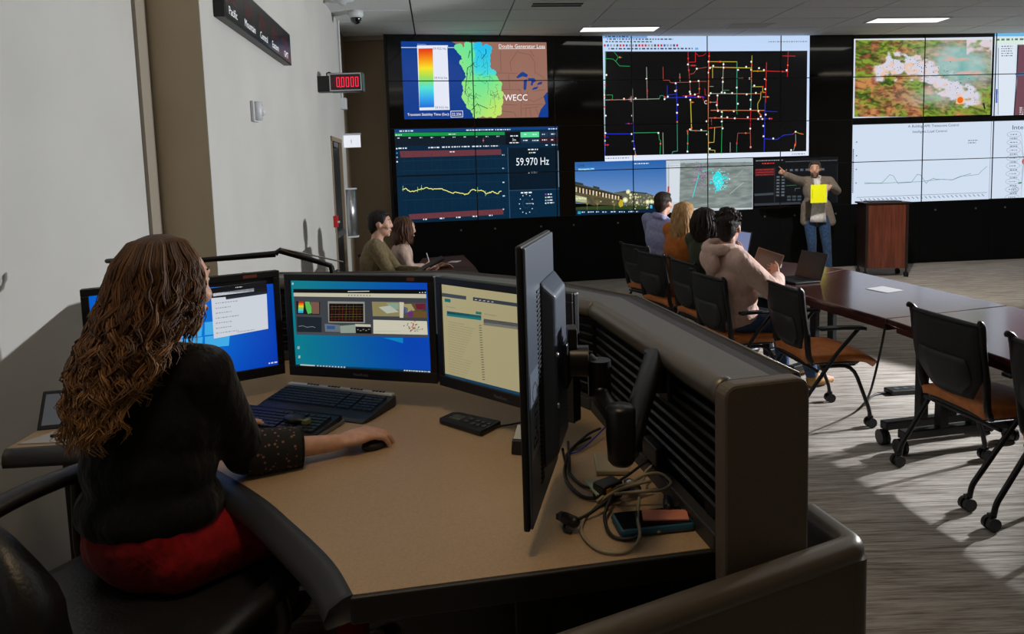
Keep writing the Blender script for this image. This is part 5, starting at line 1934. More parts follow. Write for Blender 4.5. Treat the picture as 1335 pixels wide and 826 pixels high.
MB().cyl(hub + Vector((0.04, 0, 0)), e1, 0.02, n=14).cyl(e1 + Vector((0, 0, 0.028)), e1 - Vector((0, 0, 0.05)), 0.025, n=18).build('elbow', M_BLACKMETAL, am, world=True, bevel=0.004)
post = Vector((0.196, 1.262, 1.188))
MB().tube(fillet([e1 - Vector((0, 0, 0.03)), e1 - Vector((0, 0.02, 0.05)), post + Vector((0, 0.02, 0.0)), post], 0.02), 0.020, 12).build('lower_link', M_BLACKMETAL, am, world=True)
MB().lathe([(0.0, -0.058), (0.02, -0.058), (0.026, -0.05), (0.0285, 0.0), (0.0285, 0.048), (0.024, 0.056), (0.0, 0.058)], 22, Matrix.Translation(post + Vector((0, 0, -0.012)))).build('post', M_BLACKMETAL, am, world=True)
top = Vector((0.325, 1.56, 1.238))
MB().tube([post + Vector((0.018, 0.012, -0.055)), post.lerp(top, 0.35) + Vector((0.008, 0, -0.02)), top], [0.018, 0.024, 0.026], 14).build('upper_link', M_BLACKMETAL, am, world=True)
MB().cyl(top + Vector((0.005, 0, 0.016)), top + Vector((0.005, 0, -0.075)), 0.03, n=20).build('wall_joint', M_BLACKMETAL, am, world=True, bevel=0.004)
MB().obox(frame(top + Vector((0.034, 0.006, -0.05)), (IN[1] - IN[0]).normalized(), (OUT[0] - IN[0]).normalized(), Vector((0, 0, 1))), 0.10, 0.05, 0.085).build('wall_bracket', M_BLACKMETAL, am, world=True, bevel=0.005)


# ------------------------------------------------------------------ keyboards, mouse and small desk things
def keyboard(label, corners, lift, rows_, wrist, body_m, key_m, trim_m, strip):
    """corners: rear-left, rear-right, front-right (front-left follows); all keys one mass"""
    rl, rr, fr2 = [Vector((*c, 0)) for c in corners]
    wv = rr - rl
    dv = fr2 - rr
    w, dpt = wv.length, abs(dv.dot(Vector((-wv.y, wv.x, 0)).normalized()))
    ang = math.atan2(wv.y, wv.x)
    fwd = Vector((-wv.y, wv.x, 0)).normalized()
    o = rl + wv / 2 - fwd * dpt / 2
    r = thing('keyboard', label, 'keyboard', (o.x, o.y, DZ_), ang)
    W2, D2 = w / 2, dpt / 2
    q = MB()
    prof = [(-D2, 0.004), (-D2 + 0.01, 0.012), (-D2 + wrist, 0.018), (D2 - 0.02, 0.018 + lift), (D2, 0.014 + lift)]
    n_ = len(prof)
    outx = [W2 - 0.012, W2 - 0.004, W2, W2, W2 - 0.006]
    vs = []
    for (y, z), xo in zip(prof, outx):
        vs += [(-xo, y, 0.001), (-xo, y, z), (xo, y, z), (xo, y, 0.001)]
    fs = []
    for i in range(n_ - 1):
        for k in range(4):
            l = (k + 1) % 4
            fs.append((i * 4 + k, i * 4 + l, (i + 1) * 4 + l, (i + 1) * 4 + k))
    fs += [(0, 3, 2, 1), tuple((n_ - 1) * 4 + k for k in range(4))]
    q.add(vs, fs)
    q.build('body', body_m, r, bevel=0.003)
    ks = MB()
    for j in range(rows_):
        t = (j + 0.5) / rows_
        y0 = -D2 + wrist + 0.008 + (2 * D2 - wrist - 0.045) * j / rows_
        y1 = -D2 + wrist + 0.008 + (2 * D2 - wrist - 0.045) * (j + 0.84) / rows_
        z = 0.018 + lift * t + 0.001
        for (xa, xb, nk) in ((-W2 + 0.016, W2 * 0.30, 15), (W2 * 0.335, W2 * 0.56, 3), (W2 * 0.60, W2 - 0.014, 4)):
            if j == 0 and nk == 15:
                cols_ = [(0, 1), (1, 2), (2, 3.2), (3.2, 9.5), (9.5, 11), (11, 12), (12, 13.5), (13.5, 15)]
            else:
                cols_ = [(k, k + 1) for k in range(nk)]
            st = (xb - xa) / nk
            for c0, c1 in cols_:
                ks.box(xa + c0 * st, xa + c1 * st - 0.0025, y0, y1, z - 0.004, z + 0.006)
    ks.build('keys', key_m, r, kind='stuff')
    if strip:
        MB().box(-W2 + 0.004, W2 - 0.008, D2 - 0.022, D2 - 0.004, 0.018 + lift, 0.027 + lift).build('media_strip', trim_m, r, bevel=0.002)
        sb = MB()
        for g_ in (-0.62, -0.22, 0.2, 0.6):
            for k in range(4):
                sb.box(W2 * g_ + k * 0.013, W2 * g_ + k * 0.013 + 0.008, D2 - 0.017, D2 - 0.010, 0.026 + lift, 0.0295 + lift)
        sb.build('media_buttons', M_RUBBER, r, kind='stuff')
    else:
        MB().box(W2 - 0.004, W2 + 0.003, -D2 + 0.006, D2, 0.003, 0.013).box(-W2 - 0.003, -W2 + 0.004, -D2 + 0.006, D2, 0.003, 0.013).box(-W2 + 0.01, W2 - 0.01, -D2 - 0.003, -D2 + 0.004, 0.002, 0.011).build('grey_trim', trim_m, r)
    return r


M_KEY = mat('black_keys', (40, 41, 42), 0.4)
M_KEYBLUE = mat('blue_black_keys', (34, 52, 74), 0.4)
keyboard('black keyboard with silver grey rim nearest the operator hand', [(-0.93, 2.185), (-0.533, 2.035), (-0.60, 1.825)], 0.012, 6, 0.075, M_BLACKPL, M_KEY, mat('silver_trim', (120, 122, 124), 0.35, metal=0.3), False)
keyboard('dark blue keyboard with pale media strip in front of the middle monitor', [(-0.795, 2.354), (-0.393, 2.190), (-0.445, 2.01)], 0.016, 6, 0.045, mat('dark_blue_plastic', (30, 34, 44), 0.45), M_KEYBLUE, mat('pale_strip', (225, 226, 220), 0.4), True)
ms = thing('computer_mouse', 'small black mouse lying on the keyboard rim', 'mouse', (-0.665, 1.985, DZ_ + 0.031), math.radians(60))
MB().ell((0, 0, 0.008), (0.024, 0.042, 0.013)).build('body', M_BLACKPL, ms)
MB().box(-0.01, 0.01, -0.055, -0.035, 0.0, 0.012).build('label_end', mat('olive_label', (110, 112, 70), 0.5), ms)
ms = thing('computer_mouse', 'black mouse under the operator hand on the tan desk', 'mouse', (-0.398, 1.842, DZ_ + 0.001), math.radians(-45))
MB().ell((0, 0, 0.010), (0.026, 0.044, 0.016)).build('body', M_BLACKPL, ms)
MB().cyl((-0.004, 0.034, 0.021), (0.004, 0.034, 0.021), 0.006, n=10).build('wheel', M_PORT, ms)

dp = thing('desk_remote', 'flat black keypad device with small screen on the tan desk', 'keypad', (-0.15, 1.985, DZ_), math.radians(-36))
MB().prism([(-0.088, -0.03), (-0.075, -0.036), (0.09, -0.05), (0.09, 0.048), (-0.07, 0.042), (-0.088, 0.03)], 0.001, 0.018).build('body', M_BLACKPL, dp, bevel=0.005)
MB().box(-0.06, -0.02, -0.018, 0.02, 0.018, 0.0188).build('display', mat('green_grey_lcd', (70, 78, 70), 0.25), dp)
for i in range(3):
    for j in range(2):
        MB().box(0.03 + i * 0.02, 0.042 + i * 0.02, -0.025 + j * 0.025, -0.012 + j * 0.025, 0.018, 0.0205).build('button', M_PORT, dp)
for j in range(2):
    MB().box(0.0, 0.014, -0.018 + j * 0.022, -0.006 + j * 0.022, 0.018, 0.0205).build('button', M_PORT, dp)
cb_ = MB().tube(spline([(-0.075, 1.95, DZ_ + 0.008), (-0.03, 1.965, DZ_ + 0.006), (0.02, 1.99, DZ_ + 0.006), (0.06, 2.02, DZ_ + 0.006)], 5), 0.003, 6).build('keypad_cable', M_RUBBER)
tag(cb_, 'thin black cable leading from the keypad under the cream monitor', 'cable')
cr = thing('card_reader', 'small black box with a white label beside the upright monitor', 'box', (0.012, 1.785, DZ_), math.radians(-15))
MB().add([(-0.026, -0.03, 0.001), (0.03, -0.03, 0.001), (0.03, 0.04, 0.001), (-0.026, 0.04, 0.001), (-0.024, -0.026, 0.038), (0.028, -0.026, 0.038), (0.028, 0.036, 0.062), (-0.024, 0.036, 0.062)],
         [(0, 3, 2, 1), (4, 5, 6, 7), (0, 1, 5, 4), (1, 2, 6, 5), (2, 3, 7, 6), (3, 0, 4, 7)]).build('body', M_BLACKPL, cr, bevel=0.003)
MB().add([(-0.021, -0.02, 0.0413), (0.025, -0.02, 0.0413), (0.025, 0.03, 0.0607), (-0.021, 0.03, 0.0607), (-0.021, -0.02, 0.042), (0.025, -0.02, 0.042), (0.025, 0.03, 0.0615), (-0.021, 0.03, 0.0615)],
         [(0, 3, 2, 1), (4, 5, 6, 7), (0, 1, 5, 4), (1, 2, 6, 5), (2, 3, 7, 6), (3, 0, 4, 7)]).build('label', M_PAPER, cr)

# swing-arm lamp behind the monitors
la = thing('desk_lamp', 'black swing arm lamp stretched out behind the monitors', 'lamp', (-0.80, 2.60, DZ_))
k0, k1, k2 = Vector((-1.42, 2.42, 1.415)), Vector((-0.88, 2.52, 1.405)), Vector((-0.70, 2.60, 1.345))
MB().tube([k0, k0.lerp(k1, 0.25) - Vector((0, 0, 0.025)), k0.lerp(k1, 0.6) - Vector((0, 0, 0.012)), k1], [0.007, 0.009, 0.01, 0.012], 8).build('long_arm', M_BLACKMETAL, la, world=True)
MB().tube([k1, k1 + Vector((0.015, 0.005, 0.012)), k2, k2 + Vector((0.02, 0.02, -0.15)), Vector((-0.66, 2.64, DZ_ + 0.02))], [0.011, 0.012, 0.01, 0.012, 0.012], 8).build('short_arm', M_BLACKMETAL, la, world=True)
MB().tube([k1 + Vector((0.02, 0, 0.02)), k2 + Vector((0.05, 0.0, 0.012))], 0.003, 6).build('spring_wire', M_STEEL, la, world=True)
MB().cyl(Vector((-0.66, 2.64, DZ_ + 0.001)), Vector((-0.66, 2.64, DZ_ + 0.04)), 0.045, n=18).build('base', M_BLACKMETAL, la, world=True)
MB().capsule(k0 + Vector((-0.02, -0.01, -0.005)), k0 + Vector((0.05, 0.01, -0.008)), 0.008, 0.014).build('lamp_head', M_PORT, la, world=True)

# tablet and papers on the left wing
tb = thing('tablet', 'dark tablet propped up on the desk wing at the left', 'tablet', (-1.40, 2.08, DZ_ + 0.004), math.radians(12))
Mt = Matrix.Rotation(math.radians(-32), 4, 'X')
MB().obox(Mt @ Matrix.Translation((0, 0, 0.055)), 0.19, 0.009, 0.125).build('body', M_BLACKPL, tb, bevel=0.004)
MB().obox(Mt @ Matrix.Translation((0, -0.0052, 0.056)), 0.165, 0.001, 0.098).build('screen', mat('grey_tablet_glass', (96, 100, 108), 0.15, emit=(70, 76, 86), strength=0.35), tb)
MB().obox(Matrix.Translation((0, 0.06, 0.03)) @ Matrix.Rotation(math.radians(28), 4, 'X'), 0.1, 0.006, 0.075).build('stand', M_BLACKPL, tb)
flat_sheet('document_sheet', 'white papers lying on the desk wing under the tablet', 'paper', [(-1.47, 1.945), (-1.25, 1.95), (-1.25, 2.06), (-1.42, 2.05)], DZ_ + 0.0005, t=0.0025)
pn = MB().cyl((-1.40, 1.985, DZ_ + 0.0085), (-1.27, 2.01, DZ_ + 0.0085), 0.0045, n=8).build('pen', M_BLACKPL)
tag(pn, 'black pen lying on the papers of the desk wing', 'pen')

# ------------------------------------------------------------------ cable pile at the desk corner
M_CABBLK = mat('cable_black', (20, 19, 19), 0.5)
M_CABBEI = mat('cable_beige', (150, 140, 120), 0.5)
M_CABBLUE = mat('cable_blue', (24, 60, 170), 0.4)


def cable(label, pts, r, m, n=7, grp='tangled cables'):
    o = MB().tube(spline(pts, n), r * 0.68, 8).build('cable', m)
    tag(o, label, 'cable', grp)
    return o


Zc = DZ_ + 0.006
cable('long black cable looping down from the upright monitor', [(0.10, 1.50, 1.05), (0.115, 1.62, Zc + 0.03), (0.13, 1.75, Zc), (0.19, 1.82, Zc + 0.02), (0.23, 1.84, Zc + 0.03)], 0.005, M_CABBLK)
cable('black cable curving round the left of the tangle', [(0.20, 1.825, Zc + 0.01), (0.15, 1.79, Zc), (0.118, 1.68, Zc), (0.115, 1.58, Zc), (0.15, 1.50, Zc), (0.21, 1.49, Zc + 0.01), (0.27, 1.52, Zc + 0.015)], 0.006, M_CABBLK)
cable('second black cable inside the curve of the first', [(0.135, 1.80, Zc + 0.01), (0.13, 1.70, Zc), (0.127, 1.62, Zc), (0.16, 1.55, Zc), (0.22, 1.54, Zc + 0.012), (0.30, 1.60, Zc + 0.03), (0.355, 1.66, Zc + 0.04), (0.33, 1.74, 1.0)], 0.005, M_CABBLK)
cable('beige cable in a large loop at the front of the desk', [(0.30, 1.51, Zc + 0.03), (0.22, 1.47, Zc + 0.03), (0.16, 1.45, Zc), (0.125, 1.36, Zc), (0.15, 1.285, Zc), (0.20, 1.272, Zc), (0.237, 1.31, Zc + 0.005), (0.245, 1.37, Zc + 0.02), (0.26, 1.43, Zc + 0.03)], 0.0055, M_CABBEI)
cable('beige cable coiled at the top of the tangle', [(0.25, 1.50, Zc + 0.03), (0.29, 1.53, Zc + 0.035), (0.33, 1.535, Zc + 0.035), (0.345, 1.50, Zc + 0.03), (0.32, 1.465, Zc + 0.03), (0.27, 1.46, Zc + 0.03), (0.21, 1.46, Zc + 0.025)], 0.0055, M_CABBEI)
cable('beige cable running across the middle of the tangle', [(0.17, 1.455, Zc + 0.012), (0.22, 1.485, Zc + 0.03), (0.28, 1.51, Zc + 0.03), (0.30, 1.56, Zc + 0.03), (0.345, 1.62, Zc + 0.03)], 0.005, M_CABBEI)
cable('black cable hanging in a loop before the blue phone', [(0.20, 1.45, Zc + 0.02), (0.178, 1.39, Zc + 0.01), (0.185, 1.335, Zc), (0.215, 1.318, Zc), (0.24, 1.33, Zc + 0.004), (0.243, 1.38, Zc + 0.025)], 0.0055, M_CABBLK)
cable('black cable end with plug at the left of the tangle', [(0.205, 1.46, Zc + 0.02), (0.16, 1.42, Zc + 0.01), (0.12, 1.40, Zc), (0.095, 1.385, Zc), (0.09, 1.362, Zc), (0.105, 1.352, Zc)], 0.005, M_CABBLK)
cable('thin blue cable behind the upright monitor', [(0.13, 1.745, Zc), (0.16, 1.76, Zc), (0.20, 1.80, Zc + 0.012), (0.25, 1.86, Zc + 0.03)], 0.003, M_CABBLUE)
bp_ = thing('phone', 'blue cased phone lying at the desk corner', 'phone', (0.277, 1.378, DZ_), math.radians(8))
MB().box(-0.08, 0.08, -0.04, 0.04, 0.001, 0.018).build('case', mat('blue_case', (24, 78, 104), 0.45), bp_, bevel=0.007)
MB().box(-0.074, 0.074, -0.034, 0.034, 0.018, 0.0186).build('screen', mat('phone_glass', (10, 14, 18), 0.1), bp_)
MB().ell((0.0, -0.0405, 0.008), (0.004, 0.002, 0.003), n=8, m=5).build('button', mat('yellow_button', (170, 150, 60), 0.4), bp_)
pk = MB().prism([(-0.045, -0.02), (0.05, -0.024), (0.055, 0.016), (-0.04, 0.022)], 0, 0.003).build('paper_note', mat('salmon_paper', (205, 128, 106), 0.7))
pk.location = (0.30, 1.383, DZ_ + 0.0195)
tag(pk, 'salmon pink paper note on the blue phone', 'paper')
bx = thing('beige_adapter', 'flat beige box behind the cable tangle', 'box', (0.232, 1.672, DZ_), math.radians(-3))
MB().box(-0.04, 0.04, -0.055, 0.055, 0.001, 0.014).build('body', M_CABBEI, bx, bevel=0.004)
kk = MB().prism([(-0.03, -0.028), (0.028, -0.02), (0.03, 0.022), (-0.026, 0.028)], 0, 0.004).build('label_card', mat('teal_card', (170, 190, 182), 0.5))
kk.location = (0.185, 1.508, DZ_ + 0.024)
kk.rotation_euler = (0.25, 0.2, 0.5)
tag(kk, 'pale card with teal edge stuck in the cable tangle', 'card')
ck_ = thing('plug_block', 'black plug with two orange marks in the cable tangle', 'plug', (0.20, 1.495, DZ_ + 0.034), math.radians(35))
MB().box(-0.03, 0.03, -0.02, 0.02, -0.028, 0.012).build('body', M_BLACKPL, ck_, bevel=0.005)
MB().box(-0.022, -0.008, -0.0215, -0.02, -0.006, 0.006).box(0.006, 0.018, -0.0215, -0.02, -0.006, 0.006).build('orange_mark', mat('orange_mark', (220, 150, 30), 0.4), ck_)
for (x, y, lab, m) in ((0.322, 1.425, 'blue video plug at the right end of the tangle', M_CABBLUE), (0.102, 1.372, 'round black plug at the left end of the tangle', M_BLACKPL), (0.262, 1.515, 'bright silver plug in the middle of the tangle', M_STEEL)):
    pl = thing('cable_plug', lab, 'plug', (x, y, DZ_), random.uniform(0, 3))
    MB().capsule((-0.014, 0, 0.022), (0.014, 0, 0.022), 0.012, 0.012, 10).build('body', M_BLACKPL if m != M_STEEL else M_STEEL, pl)
    MB().box(0.012, 0.03, -0.009, 0.009, 0.016, 0.028).build('contact', m, pl)

# executive chair of the operator
oc = thing('office_chair', 'large black leather office chair under the operator', 'chair', (-0.89, 1.52, 0.18), math.radians(-25))
M_LEATH = mat('black_leather', (26, 26, 28), 0.42, var=(20, 20, 22), scale=(14, 14, 14), bump=0.12, bscale=(120, 120, 120))
rows = []
for j in range(10):
    t = j / 9
    y = -0.26 + 0.54 * t
    rows.append([(x * 0.29 * (1 - 0.25 * abs(2 * t - 1) ** 5), y, 0.505 + 0.02 * math.cos(x * 1.5) - 0.035 * max(0, t - 0.8) * 5 * 0.6) for x in (-1, -0.9, -0.6, -0.2, 0.2, 0.6, 0.9, 1)])
MB().sheet(rows, 0.09).build('seat', M_LEATH, oc)
rows = []
for j in range(12):
    t = j / 11
    z = 0.45 + 0.43 * t
    w_ = 0.245 * (1 - 0.5 * max(0, t - 0.75) ** 1.5 / 0.125)
    rows.append([(-0.02 + x * w_, -0.27 - 0.10 * t - 0.05 * math.sin(t * PI) + 0.05 * x * x, z) for x in (-1, -0.85, -0.5, 0, 0.5, 0.85, 1)])
MB().sheet(rows, 0.08).build('backrest', M_LEATH, oc)
for s, LOW in ((-1, 0.0), (1, 0.15)):
    ar = MB().tube(spline([(s * 0.34, -0.24, 0.72 - LOW), (s * 0.35, -0.05, 0.745 - LOW), (s * 0.34, 0.14, 0.74 - LOW), (s * 0.32, 0.22, 0.70 - LOW)], 5), 0.036, 10, flat=0.6).build('armrest', M_LEATH, oc)
    MB().tube(fillet([(s * 0.34, 0.08, 0.725 - LOW), (s * 0.36, 0.08, 0.5), (s * 0.2, 0.05, 0.40)], 0.08), 0.018, 8).build('support', M_BLACKPL, ar)
MB().cyl((0, 0, 0.08), (0, 0, 0.41), 0.03, n=14).build('gas_column', M_BLACKMETAL, oc)
for k in range(5):
    a = 2 * PI * k / 5 + 0.3
    l = MB().tube([(0.02 * math.cos(a), 0.02 * math.sin(a), 0.12), (0.29 * math.cos(a), 0.29 * math.sin(a), 0.08)], [0.028, 0.018], 8).build('base_arm', M_BLACKPL, oc)
    cbm = MB()
    caster(cbm, 0.29 * math.cos(a), 0.29 * math.sin(a), 0, 0.03)
    cbm.build('caster', M_RUBBER, l)
# ------------------------------------------------------------------ people
def skin_mat(name, rgb):
    return mat(name, rgb, 0.5, var=tuple(int(c * 0.93) for c in rgb), scale=(40, 40, 40), bump=0.05, bscale=(500, 500, 500), sub=0.12)


M_SKIN = skin_mat('skin_fair', (205, 158, 134))
M_SKIN2 = skin_mat('skin_tan', (188, 138, 112))
M_EYE = mat('eye_white', (178, 172, 165), 0.4)
M_IRIS = mat('iris_dark', (36, 26, 20), 0.2)
M_LIP = mat('lips', (160, 92, 84), 0.45)


def cloth(name, rgb, var=None, s=30, b=0.25):
    return mat(name, rgb, 0.85, var=var or tuple(int(c * 0.86) for c in rgb), scale=(s, s, s * 0.6), bump=min(1.0, b * 2.2), bscale=(20, 20, 13), bdist=0.022, sheen=0.1, spec=0.2)


def hairm(name, rgb, var):
    return mat(name, rgb, 0.5, var=var, scale=(60, 60, 14), bump=0.5, bscale=(170, 170, 30), spec=0.18)


def remesh(name, mb, voxel, iters, m, parent=None, label=None, shrink=None):
    me = mb.mesh('tmp', m)
    o = bpy.data.objects.new('tmp', me)
    LINK(o)
    r = o.modifiers.new('r', 'REMESH')
    r.mode = 'VOXEL'
    r.voxel_size = voxel
    r.use_smooth_shade = True
    if iters:
        s = o.modifiers.new('s', 'SMOOTH')
        s.factor = 0.5
        s.iterations = iters
    dg = bpy.context.evaluated_depsgraph_get()
    me2 = bpy.data.meshes.new_from_object(o.evaluated_get(dg))
    me2.name = name
    bpy.data.objects.remove(o)
    bpy.data.meshes.remove(me)
    if parent is not None:
        inv = root_matrix(parent).inverted()
        me2.transform(inv)
    return obj_from_mesh(name, me2, parent, label)


def V(p):
    return Vector(p)


def head_frame(face, tilt=0.0):
    f = V(face).normalized()
    r = f.cross(Vector((0, 0, 1))).normalized()
    u = r.cross(f).normalized()
    if tilt:
        u = (Matrix.Rotation(tilt, 3, f) @ u)
        r = f.cross(u).normalized()
    return f, r, u


def rot_cols(a, b, c):
    return Matrix(((a.x, b.x, c.x), (a.y, b.y, c.y), (a.z, b.z, c.z)))


def add_head(mb, hd, face, s=1.0, tilt=0.0):
    f, r, u = head_frame(face, tilt)
    R = rot_cols(r, f, u)
    E = lambda df, dr, du: hd + f * df * s + r * dr * s + u * du * s
    el = lambda c, rad: mb.ell(c, tuple(x * s for x in rad), R)
    el(E(-0.012, 0, 0.022), (0.074, 0.094, 0.088))          # skull
    el(E(0.03, 0, 0.01), (0.066, 0.066, 0.082))              # forehead and face
    el(E(0.028, 0, -0.055), (0.055, 0.062, 0.058))           # jaw
    el(E(0.068, 0, -0.094), (0.025, 0.022, 0.02))            # chin
    for k in (-1, 1):
        el(E(0.062, k * 0.04, -0.022), (0.025, 0.024, 0.024))   # cheeks
        el(E(0.0765, k * 0.025, 0.034), (0.022, 0.013, 0.011))   # brow
        el(E(-0.002, k * 0.077, -0.006), (0.010, 0.021, 0.032)) # ears
    mb.capsule(E(0.088, 0, 0.022), E(0.104, 0, -0.020), 0.010 * s, 0.0125 * s, 8)
    for k in (-1, 1):
        el(E(0.094, k * 0.012, -0.024), (0.010, 0.010, 0.009))
    el(E(0.087, 0, -0.054), (0.026, 0.014, 0.008))
    el(E(0.085, 0, -0.066), (0.024, 0.014, 0.009))
    return f, r, u


def add_hand(mb, w, d, n, side, curl=0.5, s=1.0, point=False, spread=1.0, thumb_in=0.0):
    """w wrist, d towards the fingers, n out of the palm, side +1: thumb to (d x n)"""
    d, n = V(d).normalized(), V(n)
    n = (n - d * n.dot(d)).normalized()
    t = d.cross(n).normalized() * side
    R = rot_cols(t, d, n)
    mb.ell(w + d * 0.052 * s, (0.041 * s, 0.056 * s, 0.017 * s), R)
    mb.ell(w + d * 0.034 * s + t * 0.024 * s + n * 0.006 * s, (0.020 * s, 0.034 * s, 0.017 * s), R)
    ls = ((0.030, 0.092, (0.040, 0.026, 0.020)), (0.010, 0.098, (0.044, 0.029, 0.021)), (-0.011, 0.095, (0.041, 0.027, 0.020)), (-0.030, 0.086, (0.032, 0.021, 0.018)))
    for i, (o, b, seg) in enumerate(ls):
        p = w + t * o * s + d * b * s
        a = curl * 0.8 if not (point and i == 0) else 0.03
        cur = 0.12 * a
        dirv = (d + t * o * 2.2 * spread).normalized()
        mb.capsule(w + t * o * 0.8 * s + d * 0.05 * s, p, 0.0105 * s, 0.0098 * s, 8)
        for k, l in enumerate(seg):
            cur += a * (0.55, 0.95, 0.8)[k] if not (point and i > 0) else (1.2, 1.3, 0.8)[k]
            v = dirv * math.cos(cur) + n * math.sin(cur)
            q = p + v * l * s
            mb.capsule(p, q, (0.0095, 0.0086, 0.0076)[k] * s, (0.0086, 0.0076, 0.0066)[k] * s, 8)
            p = q
    p = w + d * 0.028 * s + t * 0.036 * s + n * 0.006 * s
    v1 = (d * 0.62 + t * (0.78 - thumb_in) + n * 0.25).normalized()
    q = p + v1 * 0.040 * s
    mb.capsule(p, q, 0.0125 * s, 0.011 * s, 8)
    v2 = (d * 0.85 + t * (0.40 - thumb_in) + n * (0.25 + curl * 0.3)).normalized()
    mb.capsule(q, q + v2 * 0.034 * s, 0.0108 * s, 0.0086 * s, 8)
    return t


def person(name, label, J, st, voxel=0.008):
    """J: joints in world space; st: clothing and hair"""
    root = thing(name, label, 'person', J['at'], 0, J.get('group'))
    pel, nb, hd, face = V(J['pel']), V(J['nb']), V(J['hd']), J['face']
    lat, lath = V(J['lat']).normalized(), V(J.get('lath', J['lat'])).normalized()
    up = (nb - pel).normalized()
    fw = up.cross(lat).normalized()
    w = J.get('build', 1.0)
    wf = J.get('sh', 0.175)
    R = rot_cols(lat, fw, up)
    fwh = Vector((0, 0, 1)).cross(lath).normalized()
    Rh = rot_cols(lath, fwh, Vector((0, 0, 1)))
    L = (nb - pel).length
    sh = {s: nb - up * 0.045 + lat * (wf * s) + V(J.get('shd' + ('R' if s > 0 else 'L'), (0, 0, 0))) for s in (1, -1)}
    hip = {s: pel + lath * (0.09 * s * w) - Vector((0, 0, 0.015)) for s in (1, -1)}
    el = {1: V(J['elR']), -1: V(J['elL'])}
    wr = {1: V(J['wrR']), -1: V(J['wrL'])}
    kn = {1: V(J['knR']), -1: V(J['knL'])}
    an = {1: V(J['anR']), -1: V(J['anL'])}
    toe = {1: V(J['toeR']), -1: V(J['toeL'])}

    def torso(mb, g, full=True):
        if full:
            mb.ell(pel + up * 0.03, (0.158 * w + g, 0.115 * w + g, 0.13 + g), Rh)
        mb.ell(pel + up * L * 0.36, (0.138 * w + g, 0.102 * w + g, 0.16 + g), R)
        mb.ell(pel + up * L * 0.66 + fw * 0.008, (0.156 * w + g, 0.112 * w + g, 0.17 + g), R)
        mb.ell(nb - up * 0.10, (0.15 * w + g, 0.09 * w + g, 0.10 + g), R)
        for s in (1, -1):
            mb.capsule(nb - up * 0.035 + lat * 0.03 * s, sh[s], 0.048 + g, 0.052 + g)

    def arm(mb, s, g, frac=1.0):
        mb.capsule(sh[s], el[s], 0.050 * w + g, 0.039 * w + g)
        mb.capsule(el[s], el[s].lerp(wr[s], frac), 0.039 * w + g, (0.039 + (0.026 - 0.039) * frac) * w + g)

    def legs(mb, g, frac=1.0):
        for s in (1, -1):
            mb.capsule(hip[s], kn[s], 0.084 * w + g, 0.057 * w + g)
            mb.capsule(kn[s], kn[s].lerp(an[s], frac), 0.055 * w + g, (0.055 - 0.018 * frac) * w + g)

    # body: one continuous surface
    mb = MB()
    torso(mb, -0.006)
    for s in (1, -1):
        arm(mb, s, -0.004)
        hk = 'handR' if s > 0 else 'handL'
        h = J.get(hk)
        if h:
            add_hand(mb, wr[s], h[0], h[1], h[2] if len(h) > 2 else s, *(h[3:] if len(h) > 3 else ()))
    legs(mb, -0.006)
    for s in (1, -1):
        mb.capsule(an[s], toe[s], 0.034, 0.026)
    hs = J.get('hs', 1.0)
    f, r, u = head_frame(face, J.get('tilt', 0.0))
    mb.capsule(nb - up * 0.04, hd - u * 0.07 * hs - f * 0.012, 0.056 * w, 0.05)
    add_head(mb, hd, face, hs, J.get('tilt', 0.0))
    remesh('body', mb, voxel, 3, st['skin'], root)
    E = lambda df, dr, du: hd + f * df * hs + r * dr * hs + u * du * hs
    Rf = rot_cols(r, f, u)
    if st.get('eyes', True):
        for k in (-1, 1):
            e = MB().ell(E(0.0795, k * 0.029, 0.014), (0.0115, 0.0095, 0.0068), Rf, 10, 6)
            e.slot = 1
            e.ell(E(0.0873, k * 0.029, 0.014), (0.0055, 0.0032, 0.0055), Rf, 8, 5)
            e.build('eye', [M_EYE, M_IRIS], root, world=True)
            MB().tube([E(0.0895, k * 0.014, 0.038), E(0.0855, k * 0.032, 0.042), E(0.071, k * 0.048, 0.038)], [0.003, 0.004, 0.002], 6).build('eyebrow', st['hairm'], root, world=True)
        MB().ell(E(0.0965, 0, -0.0605), (0.022, 0.006, 0.008), Rf, 10, 6).build('mouth', M_LIP, root, world=True)
    # clothes
    g = st.get('loose', 0.012)
    mb = MB()
    torso(mb, g, st.get('hem', True))
    fr_ = st.get('sleeve', 0.93)
    for s in (1, -1):
        arm(mb, s, g * 0.9, fr_)
    if st.get('extra'):
        st['extra'](mb, dict(pel=pel, nb=nb, lat=lat, fw=fw, up=up, R=R, sh=sh, el=el, wr=wr, hd=hd, f=f, r=r, u=u))
    remesh(st['topname'], mb, max(voxel, 0.009), st.get('smooth', 6), st['top'], root)
    mb = MB()
    mb.ell(pel + Vector((0, 0, 0.03)), (0.158 * w + 0.006, 0.118 * w + 0.006, 0.15), Rh)
    legs(mb, 0.007, 0.96)
    remesh('trousers', mb, 0.011, 4, st['trousers'], root)
    for s in (1, -1):
        d = (toe[s] - an[s])
        d.z = 0
        d.normalize()
        side = Vector((-d.y, d.x, 0))
        mb = MB()
        base = Vector((an[s].x, an[s].y, an[s].z - 0.085))
        mb.ell(base + d * 0.0 + Vector((0, 0, 0.045)), (0.04, 0.05, 0.043), rot_cols(side, d, Vector((0, 0, 1))))
        mb.ell(base + d * 0.10 + Vector((0, 0, 0.036)), (0.046, 0.10, 0.034), rot_cols(side, d, Vector((0, 0, 1))))
        mb.capsule(base + Vector((0, 0, 0.05)), base + Vector((0, 0, 0.11)), 0.044, 0.046)
        remesh('shoe', mb, 0.009, 3, st['shoe'], root)
    # hair
    hm = st['hairm']
    mb = MB()
    el_ = lambda c, rad: mb.ell(c, tuple(x * hs for x in rad), Rf)
    kind = st['hair']
